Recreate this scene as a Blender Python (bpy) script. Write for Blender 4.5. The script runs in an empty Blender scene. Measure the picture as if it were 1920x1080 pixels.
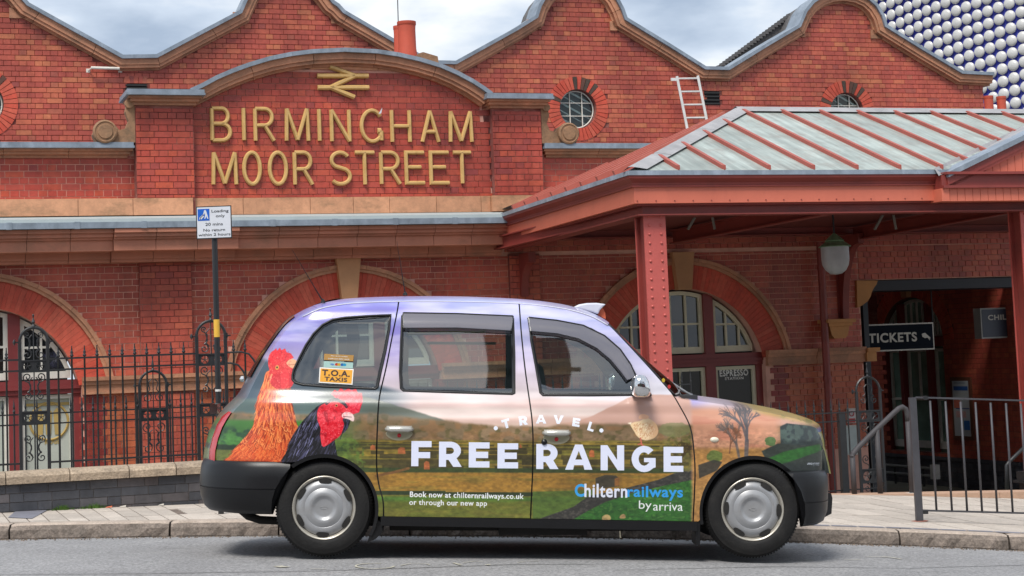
import bpy, bmesh, math, random
import numpy as np
from mathutils import Vector, Matrix, geometry
random.seed(11)
S = bpy.context.scene
COL = S.collection
R = math.radians
# ------------------------------------------------------------------ camera
FOC, PCX, PCY, HOR, ROLL = 3400.0, 960.0, 360.0, 672.0, 0.039      # measured in pixels of the 1920 x 1080 photograph
PIT = math.atan((HOR - PCY) / FOC)
CAM = Vector((0, 0, 1.35))
Fv = Vector((0, math.cos(PIT), math.sin(PIT))); U0 = Vector((0, -math.sin(PIT), math.cos(PIT))); R0 = Vector((1, 0, 0))
Rv = math.cos(ROLL) * R0 - math.sin(ROLL) * U0
Uv = math.cos(ROLL) * U0 + math.sin(ROLL) * R0
cd = bpy.data.cameras.new('camera'); cam = bpy.data.objects.new('camera', cd); COL.objects.link(cam); S.camera = cam
cd.sensor_width = 36; cd.lens = FOC * 36 / 1920; cd.shift_y = -(540 - PCY) / 1920; cd.clip_start = 0.1; cd.clip_end = 3000
M = Matrix((Rv, Uv, -Fv)).transposed().to_4x4(); M.translation = CAM; cam.matrix_world = M
# ------------------------------------------------------------------ world: broken bright cloud over a Nishita sky
SUN_EL, SUN_AZ = 56.0, 200.0
w = bpy.data.worlds.new('World'); S.world = w; w.use_nodes = True
nt = w.node_tree; N = nt.nodes; L = nt.links; N.clear()
out = N.new('ShaderNodeOutputWorld'); bg = N.new('ShaderNodeBackground'); sky = N.new('ShaderNodeTexSky')
sky.sky_type = 'NISHITA'; sky.sun_disc = False; sky.sun_elevation = R(SUN_EL); sky.sun_rotation = R(SUN_AZ)
tc = N.new('ShaderNodeTexCoord'); mp = N.new('ShaderNodeMapping'); mp.inputs['Scale'].default_value = (1, 1, 2.6)
mp.inputs['Location'].default_value = (0.31, 0.1, 0.0)
n1 = N.new('ShaderNodeTexNoise'); n1.inputs['Scale'].default_value = 6.5; n1.inputs['Detail'].default_value = 6; n1.inputs['Roughness'].default_value = .5
L.new(tc.outputs['Generated'], mp.inputs['Vector']); L.new(mp.outputs[0], n1.inputs['Vector'])
cr = N.new('ShaderNodeValToRGB'); e = cr.color_ramp.elements
e[0].position = .38; e[0].color = (3.3, 4.0, 5.1, 1)
e[1].position = .60; e[1].color = (8.3, 8.45, 8.5, 1)
m1 = cr.color_ramp.elements.new(.50); m1.color = (5.3, 6.0, 7.0, 1)
L.new(n1.outputs['Fac'], cr.inputs['Fac'])
mx = N.new('ShaderNodeMix'); mx.data_type = 'RGBA'; mx.inputs['Factor'].default_value = .88
L.new(sky.outputs[0], mx.inputs[6]); L.new(cr.outputs[0], mx.inputs[7]); L.new(mx.outputs[2], bg.inputs['Color'])
bg.inputs['Strength'].default_value = 0.10; L.new(bg.outputs[0], out.inputs['Surface'])
sd = bpy.data.lights.new('sun', 'SUN'); sun = bpy.data.objects.new('sun', sd); COL.objects.link(sun)
sd.energy = 2.7; sd.angle = R(20); sd.color = (1.0, .96, .9)
az = R(SUN_AZ); el = R(SUN_EL)
sdir = Vector((math.sin(az) * math.cos(el), math.cos(az) * math.cos(el), math.sin(el)))
sun.rotation_euler = sdir.to_track_quat('Z', 'Y').to_euler(); sun.location = (0, -5, 30)
S.view_settings.view_transform = 'Standard'; S.view_settings.look = 'None'; S.view_settings.gamma = 1
S.view_settings.exposure = 0.42; S.view_settings.use_curve_mapping = False
S.cycles.max_bounces = 6; S.cycles.transparent_max_bounces = 12
# ------------------------------------------------------------------ geometry of the photograph -> the place
def ray(px, py): return Fv + Rv * ((px - PCX) / FOC) - Uv * ((py - PCY) / FOC)
def proj(P):
    d = Vector(P) - CAM; z = Fv.dot(d); return (PCX + FOC * Rv.dot(d) / z, PCY - FOC * Uv.dot(d) / z)
PHI = R(19.2); cph, sph = math.cos(PHI), math.sin(PHI)
UX = Vector((cph, sph, 0)); WN = Vector((sph, -cph, 0))
_d = ray(80, 325); P0 = (FOC * .0825 / 12.17) * (-(_d.dot(WN)))       # distance of the parapet face, from its brick courses
def FA(u, w, z): return Vector((u * cph + (w - P0) * sph, u * sph - (w - P0) * cph, z))
def UZ(px, py, w=0.0):
    d = ray(px, py); t = (P0 - w) / (-(d.dot(WN))); P = CAM + d * t
    return (P.dot(UX), P.z)
def AT(px, py, w=0.0):
    u, z = UZ(px, py, w); return FA(u, w, z)
def ONZ(px, py, z):
    d = ray(px, py); return CAM + d * ((z - CAM.z) / d.z)
def ATY(px, py, Y):
    d = ray(px, py); return CAM + d * (Y / d.y)
def FINV(P): return (P.dot(UX), P.dot(WN) + P0, P.z)
ID = lambda a, b, c: Vector((a, b, c))
# ------------------------------------------------------------------ mesh builder
class MB:
    def __init__(s): s.v = []; s.f = []; s.mi = []
    def add(s, vs, fs, T=None, m=0):
        o = len(s.v)
        s.v += [tuple(T(*p)) for p in vs] if T else [tuple(p) for p in vs]
        s.f += [tuple(i + o for i in f) for f in fs]; s.mi += [m] * len(fs)
    def box(s, a, b, T=None, m=0, back=True):
        (x0, y0, z0), (x1, y1, z1) = a, b
        vs = [(x0, y0, z0), (x1, y0, z0), (x1, y1, z0), (x0, y1, z0), (x0, y0, z1), (x1, y0, z1), (x1, y1, z1), (x0, y1, z1)]
        s.add(vs, [(0, 3, 2, 1), (4, 5, 6, 7), (0, 1, 5, 4), (1, 2, 6, 5), (2, 3, 7, 6), (3, 0, 4, 7)], T, m)
    def prism(s, poly, w0, w1, T=None, m=0, caps=True):          # poly in (a, c); extruded along the middle axis
        n = len(poly)
        vs = [(p[0], w0, p[1]) for p in poly] + [(p[0], w1, p[1]) for p in poly]
        fs = [(i, (i + 1) % n, (i + 1) % n + n, i + n) for i in range(n)]
        if caps: fs += [tuple(range(n))[::-1], tuple(range(n, 2 * n))]
        s.add(vs, fs, T, m)
    def tube(s, pts, r, n=6, T=None, m=0, caps=True, closed=False):
        P = [Vector(T(*p)) if T else Vector(p) for p in pts]; k = len(P)
        rr = r if isinstance(r, (list, tuple)) else [r] * k
        up = None; rings = []
        for i in range(k):
            if closed: t = P[(i + 1) % k] - P[i - 1]
            else: t = P[min(i + 1, k - 1)] - P[max(i - 1, 0)]
            if t.length < 1e-9: t = Vector((0, 0, 1))
            t.normalize()
            if up is None:
                up = Vector((0, 0, 1)) if abs(t.z) < .9 else Vector((0, 1, 0))
            a = t.cross(up)
            if a.length < 1e-4: a = t.cross(Vector((1, 0, 0)))
            a.normalize(); b = a.cross(t).normalized(); up = b
            rings.append([P[i] + (a * math.cos(2 * math.pi * j / n) + b * math.sin(2 * math.pi * j / n)) * rr[i] for j in range(n)])
        vs = [p for q in rings for p in q]; fs = []
        for i in range(k if closed else k - 1):
            i2 = (i + 1) % k
            for j in range(n): fs.append((i * n + j, i * n + (j + 1) % n, i2 * n + (j + 1) % n, i2 * n + j))
        if caps and not closed: fs += [tuple(range(n))[::-1], tuple(range((k - 1) * n, k * n))]
        s.add(vs, fs, None, m)
    def bar(s, a, b, wx, wz, T=None, m=0):                       # square bar from a to b
        A = Vector(T(*a)) if T else Vector(a); B = Vector(T(*b)) if T else Vector(b)
        t = (B - A).normalized(); up = Vector((0, 0, 1)) if abs(t.z) < .95 else Vector((0, 1, 0))
        x = t.cross(up).normalized(); y = x.cross(t).normalized()
        vs = []
        for P in (A, B):
            for sx, sy in ((-1, -1), (1, -1), (1, 1), (-1, 1)): vs.append(P + x * sx * wx / 2 + y * sy * wz / 2)
        s.add(vs, [(0, 1, 2, 3), (7, 6, 5, 4), (0, 4, 5, 1), (1, 5, 6, 2), (2, 6, 7, 3), (3, 7, 4, 0)], None, m)
    def lathe(s, prof, n=24, T=None, m=0, a0=0, a1=2 * math.pi):   # prof [(r, h)], axis = third local coordinate
        full = abs(a1 - a0 - 2 * math.pi) < 1e-6; k = n if full else n + 1
        vs = [(r * math.cos(a0 + (a1 - a0) * j / n), r * math.sin(a0 + (a1 - a0) * j / n), h) for r, h in prof for j in range(k)]
        fs = []
        for i in range(len(prof) - 1):
            for j in range(n):
                j2 = (j + 1) % k
                fs.append((i * k + j, i * k + j2, (i + 1) * k + j2, (i + 1) * k + j))
        s.add(vs, fs, T, m)
def setp(o, **kw):
    for k, v in kw.items():
        if v is not None: o[k] = v
PLOC = {}
def empty(name, loc, label=None, category=None, group=None, kind=None, rot=None):
    o = bpy.data.objects.new(name, None); COL.objects.link(o); o.empty_display_size = .1
    o.location = loc
    if rot: o.rotation_euler = rot
    PLOC[o.name] = Vector(loc); setp(o, label=label, category=category, group=group, kind=kind); return o
def base(o):
    v = Vector((0, 0, 0))
    while o is not None: v += o.location; o = o.parent
    return v
def obj(name, mb, mat, parent=None, smooth=False, local=False, recalc=True, origin=None, **props):
    me = bpy.data.meshes.new(name)
    off = Vector((0, 0, 0)) if local else (base(parent) if parent is not None else Vector((0, 0, 0)))
    o3 = Vector(origin) if origin is not None else None
    sh = (o3 if o3 is not None else off)
    if sh.length > 0: vs = [(a - sh.x, b - sh.y, c - sh.z) for a, b, c in mb.v]
    else: vs = mb.v
    me.from_pydata(vs, [], mb.f)
    mats = mat if isinstance(mat, (list, tuple)) else [mat]
    for mm in mats: me.materials.append(mm)
    if len(mats) > 1: me.polygons.foreach_set('material_index', mb.mi)
    if recalc:
        b = bmesh.new(); b.from_mesh(me); bmesh.ops.recalc_face_normals(b, faces=b.faces); b.to_mesh(me); b.free()
    if smooth:
        me.polygons.foreach_set('use_smooth', [True] * len(me.polygons))
        if isinstance(smooth, (int, float)) and smooth is not True: me.set_sharp_from_angle(angle=R(smooth))
    me.update()
    o = bpy.data.objects.new(name, me); COL.objects.link(o)
    if parent is not None: o.parent = parent
    if o3 is not None: o.location = o3 - off
    setp(o, **props); return o
def stamp(name, mesh, parent, world_loc, rotz=0.0, scale=None, rot=None):
    o = bpy.data.objects.new(name, mesh); COL.objects.link(o); o.parent = parent
    o.location = Vector(world_loc) - (base(parent) if parent is not None else Vector((0, 0, 0)))
    if rot is not None: o.rotation_euler = rot
    else: o.rotation_euler = (0, 0, rotz)
    if scale: o.scale = scale
    return o
def bezier_like(pts, n=6, closed=False):                         # Catmull-Rom
    P = [Vector(p) for p in pts]; k = len(P); outp = []
    for i in range(k if closed else k - 1):
        a = P[i - 1] if (closed or i > 0) else P[0]; b = P[i]; c = P[(i + 1) % k]; d = P[(i + 2) % k] if (closed or i + 2 < k) else P[-1]
        for j in range(n):
            t = j / n
            outp.append(.5 * ((2 * b) + (c - a) * t + (2 * a - 5 * b + 4 * c - d) * t * t + (3 * b - a - 3 * c + d) * t ** 3))
    if not closed: outp.append(P[-1])
    return outp
def inpoly(x, y, poly):
    c = False; n = len(poly); j = n - 1
    for i in range(n):
        xi, yi = poly[i][0], poly[i][1]; xj, yj = poly[j][0], poly[j][1]
        if (yi > y) != (yj > y) and x < (xj - xi) * (y - yi) / (yj - yi) + xi: c = not c
        j = i
    return c
def clip_half(poly, nx, ny, d):                                   # keep nx*x+ny*y <= d
    outp = []
    for i in range(len(poly)):
        a, b = poly[i], poly[(i + 1) % len(poly)]
        da, db = nx * a[0] + ny * a[1] - d, nx * b[0] + ny * b[1] - d
        if da <= 0: outp.append(a)
        if (da < 0) != (db < 0) and da != db:
            t = da / (da - db); outp.append((a[0] + (b[0] - a[0]) * t, a[1] + (b[1] - a[1]) * t))
    return outp
def cdt(outer, holes=(), grid=None):
    """triangles of an outline with holes; optional inner grid spacing"""
    vs = []; ed = []
    for lp in [outer] + list(holes):
        o = len(vs); n = len(lp); vs += [Vector((p[0], p[1])) for p in lp]; ed += [(o + i, o + (i + 1) % n) for i in range(n)]
    if grid:
        xs = [p[0] for p in outer]; ys = [p[1] for p in outer]
        x = min(xs) + grid * .5
        while x < max(xs):
            y = min(ys) + grid * .5
            while y < max(ys):
                if inpoly(x, y, outer) and not any(inpoly(x, y, h) for h in holes): vs.append(Vector((x, y)))
                y += grid
            x += grid
    r = geometry.delaunay_2d_cdt(vs, ed, [], 0, 1e-5)
    V, Fc = r[0], r[2]; keep = []
    for f in Fc:
        cx = sum(V[i][0] for i in f) / 3; cy = sum(V[i][1] for i in f) / 3
        if inpoly(cx, cy, outer) and not any(inpoly(cx, cy, h) for h in holes): keep.append(tuple(f))
    return [(p[0], p[1]) for p in V], keep
# ------------------------------------------------------------------ materials
def srgb(r, g, b):
    f = lambda c: (c / 12.92 if c <= .04045 else ((c + .055) / 1.055) ** 2.4)
    return (f(r / 255), f(g / 255), f(b / 255))
MATS = {}
def mat(name, col, rough=.6, var=.12, nscale=6, bump=0.0, bscale=60, spec=.5, metal=0, stain=None, coat=0, alpha=1, emit=None, dirt=0, rnd=0.0, speck=None):
    """principled with a procedural variation of the base colour, optional stains, bump and per-object value shift"""
    m = bpy.data.materials.new(name); m.use_nodes = True; nt = m.node_tree; N = nt.nodes; L = nt.links
    P = N['Principled BSDF']; P.inputs['Roughness'].default_value = rough; P.inputs['Metallic'].default_value = metal
    P.inputs['Specular IOR Level'].default_value = spec; P.inputs['Coat Weight'].default_value = coat; P.inputs['Coat Roughness'].default_value = .08
    tc = N.new('ShaderNodeTexCoord'); geo = N.new('ShaderNodeNewGeometry')
    c = tuple(col) + (1,)
    n1 = N.new('ShaderNodeTexNoise'); n1.inputs['Scale'].default_value = nscale; n1.inputs['Detail'].default_value = 6; n1.inputs['Roughness'].default_value = .62
    L.new(geo.outputs['Position'], n1.inputs['Vector'])
    mr = N.new('ShaderNodeMapRange'); mr.inputs[1].default_value = .25; mr.inputs[2].default_value = .75
    mr.inputs[3].default_value = 1 - var; mr.inputs[4].default_value = 1 + var; L.new(n1.outputs['Fac'], mr.inputs[0])
    val = mr.outputs[0]
    if rnd:
        oi = N.new('ShaderNodeObjectInfo'); ad = N.new('ShaderNodeMath'); ad.operation = 'ADD'
        L.new(oi.outputs['Random'], ad.inputs[0]); L.new(geo.outputs['Random Per Island'], ad.inputs[1])
        fr = N.new('ShaderNodeMath'); fr.operation = 'FRACT'; L.new(ad.outputs[0], fr.inputs[0])
        r2 = N.new('ShaderNodeMapRange'); r2.inputs[3].default_value = 1 - rnd; r2.inputs[4].default_value = 1 + rnd; L.new(fr.outputs[0], r2.inputs[0])
        mu = N.new('ShaderNodeMath'); mu.operation = 'MULTIPLY'; L.new(val, mu.inputs[0]); L.new(r2.outputs[0], mu.inputs[1]); val = mu.outputs[0]
    hs = N.new('ShaderNodeHueSaturation'); hs.inputs['Color'].default_value = c; L.new(val, hs.inputs['Value'])
    colo = hs.outputs[0]
    if stain:
        scol, amt, sc, zs = stain
        mp = N.new('ShaderNodeMapping'); mp.inputs['Scale'].default_value = (1, 1, zs); L.new(geo.outputs['Position'], mp.inputs[0])
        n2 = N.new('ShaderNodeTexNoise'); n2.inputs['Scale'].default_value = sc; n2.inputs['Detail'].default_value = 8; n2.inputs['Roughness'].default_value = .7; L.new(mp.outputs[0], n2.inputs['Vector'])
        r3 = N.new('ShaderNodeMapRange'); r3.inputs[1].default_value = .5; r3.inputs[2].default_value = .72; r3.inputs[4].default_value = amt; L.new(n2.outputs['Fac'], r3.inputs[0])
        mx = N.new('ShaderNodeMix'); mx.data_type = 'RGBA'; L.new(r3.outputs[0], mx.inputs['Factor']); L.new(colo, mx.inputs[6]); mx.inputs[7].default_value = tuple(scol) + (1,)
        colo = mx.outputs[2]
    if speck:
        n5 = N.new('ShaderNodeTexNoise'); n5.inputs['Scale'].default_value = speck[0]; n5.inputs['Detail'].default_value = 3; n5.inputs['Roughness'].default_value = .8; L.new(geo.outputs['Position'], n5.inputs['Vector'])
        r5 = N.new('ShaderNodeMapRange'); r5.inputs[1].default_value = .34; r5.inputs[2].default_value = .66; r5.inputs[3].default_value = 1 - speck[1]; r5.inputs[4].default_value = 1 + speck[1]; L.new(n5.outputs['Fac'], r5.inputs[0])
        h5 = N.new('ShaderNodeHueSaturation'); L.new(colo, h5.inputs['Color']); L.new(r5.outputs[0], h5.inputs['Value']); colo = h5.outputs[0]
    L.new(colo, P.inputs['Base Color'])
    if bump:
        n3 = N.new('ShaderNodeTexNoise'); n3.inputs['Scale'].default_value = bscale; n3.inputs['Detail'].default_value = 5; L.new(geo.outputs['Position'], n3.inputs['Vector'])
        b = N.new('ShaderNodeBump'); b.inputs['Strength'].default_value = bump; b.inputs['Distance'].default_value = .01; L.new(n3.outputs['Fac'], b.inputs['Height']); L.new(b.outputs[0], P.inputs['Normal'])
    if emit: P.inputs['Emission Color'].default_value = tuple(emit[0]) + (1,); P.inputs['Emission Strength'].default_value = emit[1]
    MATS[name] = m; return m
def brickmat(name, cols, rough=.42, stain=None, pale=0.0):
    """glazed brick: colour picked per brick from a ramp, blotches inside each brick, soot"""
    m = bpy.data.materials.new(name); m.use_nodes = True; nt = m.node_tree; N = nt.nodes; L = nt.links; P = N['Principled BSDF']
    P.inputs['Roughness'].default_value = rough; P.inputs['Specular IOR Level'].default_value = .4
    geo = N.new('ShaderNodeNewGeometry'); oi = N.new('ShaderNodeObjectInfo')
    ad = N.new('ShaderNodeMath'); ad.operation = 'ADD'; L.new(oi.outputs['Random'], ad.inputs[0]); L.new(geo.outputs['Random Per Island'], ad.inputs[1])
    fr = N.new('ShaderNodeMath'); fr.operation = 'FRACT'; L.new(ad.outputs[0], fr.inputs[0])
    cr = N.new('ShaderNodeValToRGB'); L.new(fr.outputs[0], cr.inputs[0]); el = cr.color_ramp.elements
    while len(el) < len(cols): el.new(.5)
    for i, (p, c) in enumerate(cols): el[i].position = p; el[i].color = tuple(c) + (1,)
    n1 = N.new('ShaderNodeTexNoise'); n1.inputs['Scale'].default_value = 14; n1.inputs['Detail'].default_value = 7; n1.inputs['Roughness'].default_value = .65; L.new(geo.outputs['Position'], n1.inputs['Vector'])
    n2 = N.new('ShaderNodeTexNoise'); n2.inputs['Scale'].default_value = .9; n2.inputs['Detail'].default_value = 4; L.new(geo.outputs['Position'], n2.inputs['Vector'])
    a = N.new('ShaderNodeMapRange'); a.inputs[1].default_value = .3; a.inputs[2].default_value = .7; a.inputs[3].default_value = .82; a.inputs[4].default_value = 1.16; L.new(n1.outputs['Fac'], a.inputs[0])
    b = N.new('ShaderNodeMapRange'); b.inputs[1].default_value = .35; b.inputs[2].default_value = .65; b.inputs[3].default_value = .78; b.inputs[4].default_value = 1.12; L.new(n2.outputs['Fac'], b.inputs[0])
    mu = N.new('ShaderNodeMath'); mu.operation = 'MULTIPLY'; L.new(a.outputs[0], mu.inputs[0]); L.new(b.outputs[0], mu.inputs[1])
    hs = N.new('ShaderNodeHueSaturation'); L.new(cr.outputs[0], hs.inputs['Color']); L.new(mu.outputs[0], hs.inputs['Value'])
    colo = hs.outputs[0]
    n3 = N.new('ShaderNodeTexNoise'); n3.inputs['Scale'].default_value = 2.3; n3.inputs['Detail'].default_value = 9; n3.inputs['Roughness'].default_value = .75; L.new(geo.outputs['Position'], n3.inputs['Vector'])
    s = N.new('ShaderNodeMapRange'); s.inputs[1].default_value = .56; s.inputs[2].default_value = .72; s.inputs[4].default_value = .5; L.new(n3.outputs['Fac'], s.inputs[0])
    mx = N.new('ShaderNodeMix'); mx.data_type = 'RGBA'; L.new(s.outputs[0], mx.inputs['Factor']); L.new(colo, mx.inputs[6]); mx.inputs[7].default_value = tuple(stain or (.12, .035, .03)) + (1,)
    mp = N.new('ShaderNodeMapping'); mp.inputs['Scale'].default_value = (2.2, 2.2, .35); L.new(geo.outputs['Position'], mp.inputs[0]); n6 = N.new('ShaderNodeTexNoise'); n6.inputs['Scale'].default_value = 1.3; n6.inputs['Detail'].default_value = 7; n6.inputs['Roughness'].default_value = .7; L.new(mp.outputs[0], n6.inputs['Vector'])
    s6 = N.new('ShaderNodeMapRange'); s6.inputs[1].default_value = .5; s6.inputs[2].default_value = .75; s6.inputs[3].default_value = 1.03; s6.inputs[4].default_value = .66; L.new(n6.outputs['Fac'], s6.inputs[0]); h6 = N.new('ShaderNodeHueSaturation'); L.new(mx.outputs[2], h6.inputs['Color']); L.new(s6.outputs[0], h6.inputs['Value'])
    L.new(h6.outputs[0], P.inputs['Base Color'])
    bm = N.new('ShaderNodeBump'); bm.inputs['Strength'].default_value = .25; bm.inputs['Distance'].default_value = .004
    n4 = N.new('ShaderNodeTexNoise'); n4.inputs['Scale'].default_value = 45; n4.inputs['Detail'].default_value = 3; L.new(geo.outputs['Position'], n4.inputs['Vector'])
    L.new(n4.outputs['Fac'], bm.inputs['Height']); L.new(bm.outputs[0], P.inputs['Normal'])
    MATS[name] = m; return m
def glassmat(name, tint=(.6, .65, .62), opac=.35, base=(.02, .025, .025), rough=.03, ior=1.5):
    m = bpy.data.materials.new(name); m.use_nodes = True; nt = m.node_tree; N = nt.nodes; L = nt.links; N.clear()
    o = N.new('ShaderNodeOutputMaterial'); tr = N.new('ShaderNodeBsdfTransparent'); tr.inputs[0].default_value = tuple(tint) + (1,)
    gl = N.new('ShaderNodeBsdfGlossy'); gl.inputs['Roughness'].default_value = rough
    df = N.new('ShaderNodeBsdfDiffuse'); df.inputs[0].default_value = tuple(base) + (1,)
    lw = N.new('ShaderNodeFresnel'); lw.inputs[0].default_value = ior
    m0 = N.new('ShaderNodeMixShader'); m0.inputs[0].default_value = opac; L.new(tr.outputs[0], m0.inputs[1]); L.new(df.outputs[0], m0.inputs[2])
    m1 = N.new('ShaderNodeMixShader'); ml = N.new('ShaderNodeMath'); ml.operation = 'MULTIPLY'; ml.inputs[1].default_value = 2.0; ml.use_clamp = True
    L.new(lw.outputs[0], ml.inputs[0]); L.new(ml.outputs[0], m1.inputs[0]); L.new(m0.outputs[0], m1.inputs[1]); L.new(gl.outputs[0], m1.inputs[2]); L.new(m1.outputs[0], o.inputs[0])
    MATS[name] = m; return m
BR_UP = brickmat('glazed_brick_upper', [(0, (.37, .072, .052)), (.3, (.42, .085, .058)), (.6, (.45, .098, .062)), (.82, (.48, .12, .066)), (.92, (.51, .16, .078)), (1, (.30, .065, .055))], stain=(.30, .055, .045))
BR_PA = brickmat('glazed_brick_parapet', [(0, (.36, .058, .04)), (.3, (.41, .066, .044)), (.6, (.38, .07, .05)), (.85, (.47, .085, .045)), (1, (.29, .055, .05))])
BR_LO = brickmat('glazed_brick_lower', [(0, (.40, .078, .052)), (.35, (.44, .085, .056)), (.7, (.47, .10, .06)), (.9, (.50, .12, .066)), (1, (.35, .07, .055))])
BR_PI = brickmat('orange_jamb_brick', [(0, (.42, .085, .04)), (.4, (.48, .11, .05)), (.8, (.5, .14, .06)), (1, (.36, .06, .03))], stain=(.3, .06, .03))
BR_DK = brickmat('dark_quoin_brick', [(0, (.22, .03, .025)), (.5, (.27, .035, .03)), (1, (.3, .05, .03))])
BR_VO = brickmat('rubbed_voussoir_brick', [(0, (.52, .07, .04)), (.4, (.54, .08, .045)), (.7, (.56, .11, .065)), (.9, (.54, .095, .055)), (1, (.48, .065, .04))], rough=.6, stain=(.46, .07, .045))
BR_BL = brickmat('blue_engineering_brick', [(0, (.055, .058, .068)), (.4, (.075, .078, .09)), (.8, (.10, .10, .11)), (1, (.12, .10, .10))], rough=.5, stain=(.12, .11, .10))
MO_DK = mat('dark_lime_mortar', (.19, .05, .04), .9, .3, 3, stain=((.46, .25, .20), .8, 1.3, 2.5))
MO_PA = mat('pale_lime_mortar', (.66, .36, .28), .9, .2, 3, stain=((.30, .10, .08), .7, .9, 1))
MO_GR = mat('grey_mortar', (.16, .14, .13), .9, .2, 8)
TERRA = mat('buff_terracotta', (.44, .20, .112), .6, .25, 2.6, .2, 30, stain=((.15, .10, .06), .65, 2.6, 1.6), rnd=.14, speck=(14, .12))
TERRB = mat('pale_terracotta_band', (.52, .255, .14), .6, .22, 2.0, .2, 30, stain=((.16, .11, .055), .7, 2.2, 2.2), rnd=.14, speck=(12, .12))
TERRR = mat('red_terracotta_cornice', (.48, .185, .115), .6, .18, 2.0, .15, 30, stain=((.17, .10, .06), .55, 1.6, 1.2), rnd=.08)
KEYST = mat('buff_keystone', (.50, .25, .12), .65, .15, 3, .2, 30)
LEAD = mat('weathered_lead', (.20, .24, .29), .5, .3, 5, .15, 20, stain=((.36, .42, .50), .7, 5, .4), spec=.5)
FLASH = mat('pale_grey_flashing', (.38, .44, .45), .55, .12, 3, stain=((.22, .25, .26), .5, 3, 1))
GOLD = mat('gold_painted_metal', (.60, .385, .145), .45, .12, 8, spec=.5, stain=((.33, .18, .05), .5, 6, 1))
WHITE = mat('white_window_paint', (.70, .67, .60), .5, .1, 5, stain=((.45, .40, .33), .4, 6, 1))
CREAM = mat('cream_window_paint', (.66, .62, .46), .5, .1, 5)
MAROON = mat('maroon_window_paint', (.20, .03, .03), .45, .15, 4)
IRONRED = mat('canopy_red_paint', (.44, .085, .062), .5, .12, 2.5, stain=((.30, .06, .04), .5, 4, .6))
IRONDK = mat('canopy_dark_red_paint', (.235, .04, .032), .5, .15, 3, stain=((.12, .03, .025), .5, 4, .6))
IRONOR = mat('fascia_orange_red_paint', (.60, .155, .095), .5, .08, 2, stain=((.45, .11, .07), .4, 5, .4))
COLPINK = mat('column_pink_red_paint', (.50, .10, .085), .42, .1, 2.5, stain=((.4, .08, .06), .5, 6, 1))
ZINC = mat('chalky_glass_zinc_roof', (.33, .375, .35), .5, .2, 2.2, stain=((.27, .24, .21), .75, 4, 1), rnd=.08)
_m = ZINC; _N = _m.node_tree.nodes; _L = _m.node_tree.links; _P = _N['Principled BSDF']; _src = _P.inputs['Base Color'].links[0].from_socket
_g = _N.new('ShaderNodeNewGeometry'); _mp0 = _N.new('ShaderNodeMapping'); _mp0.inputs['Rotation'].default_value = (0, 0, -PHI); _L.new(_g.outputs['Position'], _mp0.inputs[0]); _mp1 = _N.new('ShaderNodeMapping'); _mp1.inputs['Scale'].default_value = (9, .55, 1.2); _L.new(_mp0.outputs[0], _mp1.inputs[0])
_n = _N.new('ShaderNodeTexNoise'); _n.inputs['Scale'].default_value = 1.5; _n.inputs['Detail'].default_value = 7; _n.inputs['Roughness'].default_value = .65; _L.new(_mp1.outputs[0], _n.inputs['Vector'])
_r = _N.new('ShaderNodeMapRange'); _r.inputs[1].default_value = .3; _r.inputs[2].default_value = .7; _r.inputs[3].default_value = .62; _r.inputs[4].default_value = 1.25; _L.new(_n.outputs['Fac'], _r.inputs[0]); _h = _N.new('ShaderNodeHueSaturation'); _L.new(_src, _h.inputs['Color']); _L.new(_r.outputs[0], _h.inputs['Value']); _L.new(_h.outputs[0], _P.inputs['Base Color'])
LEADP = mat('pale_lead_flashing', (.30, .295, .30), .5, .25, 3, .3, 12, stain=((.42, .40, .40), .6, 5, 1))
BATTEN = mat('red_roof_batten_paint', (.36, .085, .062), .55, .12, 4)
BLACKI = mat('black_iron_paint', (.018, .019, .021), .42, .25, 20)
GREYI = mat('grey_railing_paint', (.052, .052, .06), .5, .15, 12)
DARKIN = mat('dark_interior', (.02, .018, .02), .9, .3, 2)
ASPH = mat('worn_asphalt', (.25, .247, .25), .85, .16, 1.1, .5, 130, stain=((.33, .325, .32), .45, 3, 1), speck=(42, .42))
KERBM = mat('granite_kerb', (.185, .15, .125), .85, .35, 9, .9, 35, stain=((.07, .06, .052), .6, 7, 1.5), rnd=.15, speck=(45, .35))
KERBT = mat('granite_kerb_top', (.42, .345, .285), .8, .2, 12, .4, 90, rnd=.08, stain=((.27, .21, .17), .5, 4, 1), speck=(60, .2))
PAVE = mat('concrete_paver', (.46, .405, .35), .85, .16, 7, .3, 90, rnd=.12, stain=((.27, .23, .20), .5, 3.5, 1), speck=(50, .16))
PAVEJ = mat('paver_joint_dirt', (.15, .115, .095), .95, .3, 20)
BLUEP = mat('blue_brick_paver', (.17, .17, .20), .7, .2, 10, rnd=.15)
TANST = mat('tan_step_stone', (.45, .29, .20), .8, .15, 5, .3, 40, stain=((.3, .2, .14), .4, 6, 1))
COPE = mat('weathered_coping_stone', (.37, .29, .21), .85, .25, 10, .5, 60, stain=((.17, .13, .10), .7, 6, 1), rnd=.10, speck=(45, .28))
REDPOT = mat('terracotta_chimney_pot', (.52, .085, .045), .6, .1, 6, stain=((.35, .06, .04), .4, 5, 1))
ALU = mat('dull_aluminium', (.72, .71, .68), .45, .12, 8, metal=.2)
WGLASS = glassmat('window_glass', (.35, .38, .36), .55, (.02, .022, .022))
RGLASS = glassmat('roof_light_glass', (.85, .9, .9), .12, (.10, .13, .12), ior=1.35)
FGLASS = mat('blind_and_sky_reflection', (.42, .44, .39), .12, .12, 2, spec=.7)  # pale grey of the blinds, with the sky's reflection in the colour
SIGNBL = mat('dark_navy_sign', (.006, .009, .017), .7, .2, 4, spec=.1)
SIGNLT = mat('pale_sign_lettering', (.55, .52, .47), .5, .1, 6)
SIGNWH = mat('white_sign_face', (.62, .64, .68), .4, .05, 8)
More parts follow.
